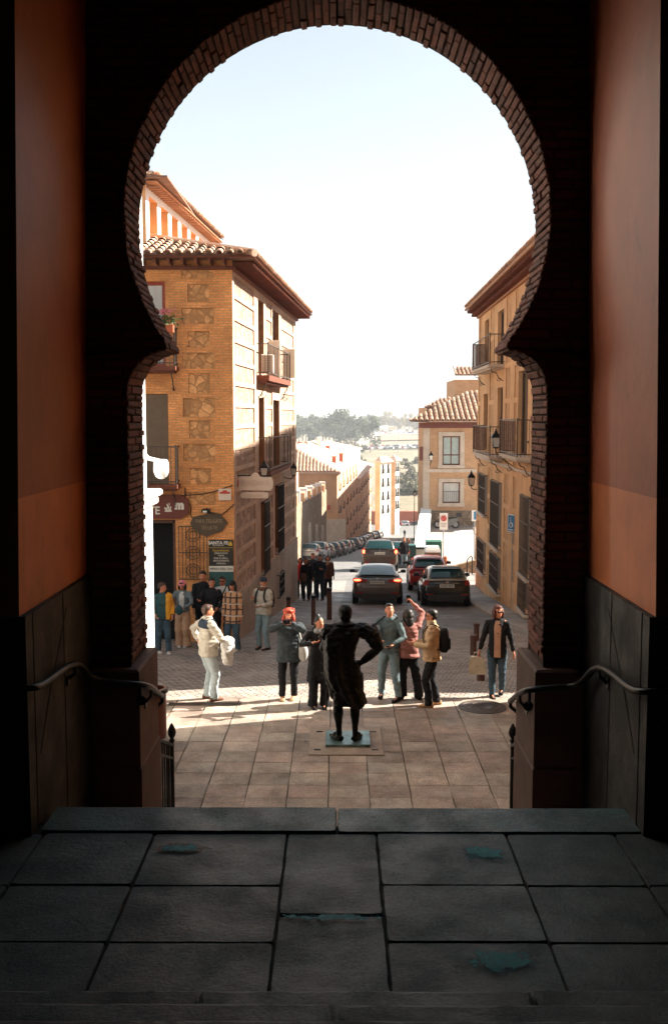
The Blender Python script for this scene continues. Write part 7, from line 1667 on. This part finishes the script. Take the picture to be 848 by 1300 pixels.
for (y_, x0, x1, dY, n_) in ((571, 466, 536, 0, 24), (568, 470, 536, 0, 22), (551.5, 472, 536, 0, 20), (549, 484, 536, 0, 18), (547, 488, 536, 0, 16)):
    a = hit2((x0 + x1) / 2, y_)
    for i in range(n_):
        if rr.random() < .12: continue
        px = x0 + (x1 - x0) * (i + rr.uniform(.2, .8)) / n_; X = (px - 428) / FPX * a.y; me = rr.choice(TC); o = link(me, 'parked_car', None, (X, a.y + rr.uniform(-2, 2), hillz(X, a.y) + .45)); o.rotation_euler.z = PI / 2 + rr.uniform(-.3, .3)
        tag(o, 'tiny car in the crowded car park on the distant hill', 'car', 'cars in the distant car park')

# ============================================================ street furniture
for i, (px, py, h_, w_, g, lab, nm) in enumerate(((365.5, 806, .90, .13, 0, 'brown bollard by the left house wall behind the red haired woman', 0), (397.5, 800, .90, .14, 0, 'slim brown bollard left of the tall thick post', 0), (418, 797, 1.02, .17, 0, 'thick dark brown post beside the left pavement near the statue head', 0),
                                        (604.5, 814, .47, .15, 1, 'farthest of the three short brown bollards on the right', 1), (600.5, 832, .48, .16, 1, 'middle one of the three short bollards on the right', 1), (610, 865, .40, .17, 1, 'nearest short bollard, behind the pale bag of the walking woman', 1))):
    Yb = [29.4, 30, 31.6, None, None, None][i]
    p = V((((px - 428) / FPX) * Yb, Yb, zprof(Yb))) if Yb else ghit(px, py)
    o = empty('bollard', p); tag(o, lab, 'bollard', 'bollards round the square'); r_ = w_ / 2
    mb = MB(); mb.lathe([(0, -.05), (r_ * .95, -.05), (r_ * .9, h_ - .10), (0, h_ - .10)], p, 16); put(mb, 'shaft', 'bollard_brown', o, smooth=40)
    mb = MB(); mb.lathe([(0, h_ - .1), (r_ * .8, h_ - .1), (r_ * 1.05, h_ - .07), (r_ * 1.05, h_ - .02), (r_ * .8, h_), (0, h_)], p, 16); put(mb, 'cap', 'black_iron' if not g else 'bollard_brown', o, smooth=40)
def post_sign(px, py0, py1, pw, Y, lab, face, rz=0, zb=None, d=.03):
    c = at(px, (py0 + py1) / 2, Y); h_ = zat(py0, Y) - zat(py1, Y); w_ = pw * Y / FPX; g_ = TZ(Y) if zb is None else zb
    o = empty('road_sign', (c.x, Y, g_)); tag(o, lab, 'road sign'); mb = MB(); mb.box((c.x, Y, c.z), (w_, d, h_), rz=rz, bev=.008); pn = put(mb, 'panel', 'white_paint', o)
    mb = MB(); mb.tube([(c.x, Y + .05, g_), (c.x, Y + .05, c.z + h_ * .3)], .035, 8); put(mb, 'pole', 'grey_metal', o, smooth=40)
    return o, c, w_, h_
o, c, w_, h_ = post_sign(563, 651.5, 672.5, 10.5, 57, 'white no parking panel with a red ring on a grey pole by the terrace', 0)
mb = MB(); mb.tube([(c.x + math.cos(q * PI / 10) * .135, 57 - .03, c.z + .17 + math.sin(q * PI / 10) * .135) for q in range(21)], .026, 5); mb.bar((c.x - .1, 57 - .03, c.z + .27), (c.x + .1, 57 - .03, c.z + .07), .04); put(mb, 'red_ring', 'sign_red', o)
mb = MB(); mb.lathe([(0, 0), (.12, 0), (.12, .006), (0, .006)], (c.x, 57 - .026, c.z + .17), 18, axis='Y'); put(mb, 'blue_disc', 'flower_pink', o)
mb = MB()
for k in range(3): mb.box((c.x, 57 - .022, c.z - .12 - k * .08), (w_ * (.7 - .1 * k), .006, .03))
put(mb, 'text_lines', 'grey_metal', o)
o, c, w_, h_ = post_sign(602.5, 648, 661.5, 8, 62, 'white sign with a blue field half hidden behind the ochre house corner', 0)
mb = MB(); mb.box((c.x + .03, 62 - .02, c.z + .02), (w_ * .5, .01, h_ * .75)); put(mb, 'blue_field', 'sign_blue', o)
Yw = 34.0; c = at(651.5, 664.5, Yw); h_ = zat(653, Yw) - zat(676, Yw); c.x -= .06; g_ = zprof(Yw) + .13; o = empty('road_sign', (c.x, Yw, g_)); tag(o, 'blue disabled parking sign turned sideways on a tall grey pole', 'road sign')
mb = MB(); mb.box(c, (.40, .03, h_), rz=R(-62), bev=.01); put(mb, 'panel', 'white_paint', o)
M_ = Matrix.Rotation(R(-62), 4, 'Z'); mb = MB(); mb.box(c + M_ @ V((0, -.018, 0)), (.33, .012, h_ - .07), rz=R(-62)); put(mb, 'blue_field', 'sign_blue', o)
mb = MB(); w2 = lambda x, z_: c + M_ @ V((x, -.028, z_))
mb.tube([w2(math.cos(q * .52) * .075 - .01, -.06 + math.sin(q * .52) * .075) for q in range(13)], .012, 5); mb.tube([w2(-.02, .14), w2(-.01, .02), w2(.07, .01), w2(.10, -.10)], .014, 5); mb.ell(w2(-.02, .18), (.025, .01, .025), 8, 5); mb.box(c + M_ @ V((0, -.026, -h_ / 2 + .09)), (.24, .004, .03), rz=R(-62)); put(mb, 'wheelchair_symbol', 'white_paint', o)
mb = MB(); mb.tube([(c.x + .05, Yw + .05, g_), (c.x + .05, Yw + .05, c.z + h_ * .4)], .032, 8); put(mb, 'pole', 'grey_metal', o, smooth=40)
# recycling container, wheelie bin, hydrant, handrail
Yc = 56.5; gx = lambda px: (px - 428) / FPX * Yc; g_ = TZ(Yc); o = empty('recycling_container', (gx(550), Yc, g_)); tag(o, 'boxy recycling container with a white lid and green edges beside the parapet end', 'container')
zt_ = zat(700, Yc); mb = MB(); mb.box((gx(549.5), Yc, (g_ + zt_) / 2), (.78, .8, zt_ - g_), bev=.03); put(mb, 'body', 'bin_brown', o); mb = MB(); mb.loft([[V((gx(549.5) + sx * a, Yc + sy_ * b, z_)) for sx, sy_ in ((-1, -1), (1, -1), (1, 1), (-1, 1))] for a, b, z_ in ((.42, .44, zt_ + .003), (.42, .44, zt_ + .12), (.34, .34, zt_ + .30))]); put(mb, 'lid', 'white_paint', o)
mb = MB(); mb.box((gx(549.5), Yc - .41, zt_ - .18), (.16, .03, .12)); put(mb, 'slot', 'black_iron', o)
o = empty('green_container', (gx(553), Yc + 1.6, g_)); tag(o, 'green glass container standing just behind the recycling container', 'container'); zt2 = zat(687.5, Yc + 1.6); mb = MB(); mb.box((gx(553.5) + .05, Yc + 1.6, (g_ + zt2) / 2), (.86, .9, zt2 - g_), bev=.06); put(mb, 'body', 'cl_green', o); mb = MB(); mb.box((gx(553.5) + .05, Yc + 1.6, zt2 + .03), (.9, .94, .06), bev=.02); put(mb, 'lid', 'cl_green', o)
Yc = 58.6; g_ = zprof(Yc); xq = (523.5 - 428) / FPX * Yc; o = empty('wheelie_bin', (xq, Yc, g_)); tag(o, 'tall dark green rubbish bin on the road beside the parapet end', 'bin'); zt_ = zat(692, Yc); mb = MB(); mb.box((xq, Yc, (g_ + zt_) / 2 + .05), (.42, .7, zt_ - g_ - .1), bev=.04); put(mb, 'body', 'sign_teal', o); mb = MB(); mb.box((xq, Yc, zt_), (.46, .76, .08), bev=.02); put(mb, 'lid', 'sign_teal', o)
for s in (-1, 1): mb = MB(); mb.lathe([(0, 0), (.1, 0), (.1, .05), (0, .05)], (xq + s * .2 - .02, Yc - .3, g_ + .1), 12, axis='X'); put(mb, 'wheel', 'tyre', o)
p = V(((566.5 - 428) / FPX * 52, 52, zprof(52) + .1)); o = empty('hydrant', p); tag(o, 'small rusty orange hydrant at the edge of the sunlit terrace', 'hydrant'); mb = MB(); mb.lathe([(0, -.1), (.12, -.1), (.12, .05), (.08, .07), (.08, .5), (.11, .52), (.09, .62), (0, .68)], p, 12); put(mb, 'body', 'terracotta', o, smooth=40); mb = MB(); mb.tube([p + V((-.14, 0, .4)), p + V((.14, 0, .4))], .045, 8); put(mb, 'outlet', 'terracotta', o)
a = at(598, 719, 47.5); g_ = zprof(47.5) + .13; o = empty('pedestrian_rail', (a.x, 47.5, g_)); tag(o, 'grey hooped pedestrian rail by the far corner of the ochre house', 'railing'); mb = MB(); xr_ = a.x - .2; mb.tube([(xr_, 47.5, g_), (xr_, 47.5, g_ + .8), (xr_ + .06, 47.5, g_ + .88), (xr_ + .3, 48.4, g_ + .88), (xr_ + .36, 48.4, g_ + .8), (xr_ + .36, 48.4, g_)], .03, 8); put(mb, 'hoop', 'black_iron', o, smooth=60)
# low ramp wall of the terrace
mb = MB(); mb.add([(5.0, 50.5, zprof(50.5) - .2), (7.2, 50.5, zprof(50.5) - .2), (7.2, 50.5, zprof(50.5) + .75), (5.0, 50.5, zprof(50.5) + .15), (5.0, 50.9, zprof(50.5) - .2), (7.2, 50.9, zprof(50.5) - .2), (7.2, 50.9, zprof(50.5) + .75), (5.0, 50.9, zprof(50.5) + .15)], [(0, 1, 2, 3), (3, 2, 6, 7), (0, 3, 7, 4), (5, 6, 2, 1)])
tag(mb.build('ramp_wall', 'old_wall', loc=(6, 50.5, zprof(50.5))), 'low sloping stone wall leading up to the sunlit terrace', 'wall')
# scooter
SY = 83.0; sx0 = (567.5 - 428) / FPX * SY; g_ = TZ(SY) + .03; o = empty('scooter', (sx0, SY, g_)); tag(o, 'dark touring scooter with a top box parked against the terrace house', 'motorcycle')
q = lambda x, z_, y_=0: V((sx0 + x, SY + y_, g_ + z_))
for x in (-.72, .72):
    mb = MB(); mb.tube([q(x + math.cos(k * PI / 10) * .27, .31 + math.sin(k * PI / 10) * .27) for k in range(21)], .065, 8); wh = put(mb, 'wheel', 'tyre', o, smooth=True); mb = MB(); mb.lathe([(0, -.03), (.08, -.04), (.2, -.02), (.2, .02), (.08, .04), (0, .03)], q(x, .31), 16, axis='Y'); put(mb, 'rim', 'rim', wh, smooth=40)
mb = MB(); mb.prism([q(a, b, -.17) for a, b in ((-.5, .45), (-.62, .62), (-.60, .95), (-.45, 1.02), (-.35, .62), (-.1, .42), (.1, .45), (.2, .72), (.75, .86), (.95, .78), (.8, .55), (.35, .32), (-.2, .28))], (0, .34, 0)); put(mb, 'body', 'cl_grey', o)
mb = MB(); mb.box(q(.38, .86), (.85, .30, .12), bev=.04); put(mb, 'seat', 'plastic_black', o); mb = MB(); mb.box(q(.98, 1.10), (.42, .42, .30), bev=.07); put(mb, 'top_box', 'plastic_black', o)
mb = MB(); mb.prism([q(-.60, .98, -.2), q(-.42, 1.42, -.2), q(-.38, 1.42, -.2), q(-.52, .98, -.2)], (0, .4, 0)); put(mb, 'windshield', 'glass', o)
mb = MB(); mb.tube([q(-.42, 1.05, -.34), q(-.5, 1.08, -.15), q(-.5, 1.08, .15), q(-.42, 1.05, .34)], .02, 6); put(mb, 'handlebar', 'plastic_black', o); mb = MB(); mb.tube([q(-.5, 1.0), q(-.72, .31, -.08)], .035, 6); put(mb, 'fork', 'plastic_black', o); mb = MB(); mb.tube([q(.2, .3, -.2), q(.85, .42, -.22)], [.04, .07], 8); put(mb, 'exhaust', 'grey_metal', o)
mb = MB(); mb.ell(q(-.66, .86), (.06, .09, .08), 8, 6); put(mb, 'headlight', 'lantern_glass', o, smooth=True)
mb = MB(); mb.prism([(13.4, 108, H - 30), (28, 108, H - 30), (34, 215, H - 40), (20.5, 215, H - 40)], (0, 0, 31)); mb.v = [V((v.x, v.y, H + .4)) if v.z > H - 12 else v for v in mb.v]  # unseen block added to cast shade on the row opposite
o = mb.build('street_shade_block', 'far_grey_stucco', loc=(18, 160, H - 20)); tag(o, 'plain unseen block behind the terrace house, added to shade the lower street row', 'building')
# aerial haze
hz_ = bpy.data.materials.new('haze'); hz_.use_nodes = True; n_ = hz_.node_tree; n_.nodes.remove(n_.nodes['Principled BSDF']); pv = n_.nodes.new('ShaderNodeVolumePrincipled'); pv.inputs['Color'].default_value = (.92, .95, 1, 1); pv.inputs['Density'].default_value = .00036; n_.links.new(pv.outputs[0], n_.nodes['Material Output'].inputs['Volume'])
mb = MB(); mb.box((0, 7250, 10), (19000, 15100, 160)); o = mb.build('haze', hz_); o['kind'] = 'stuff'
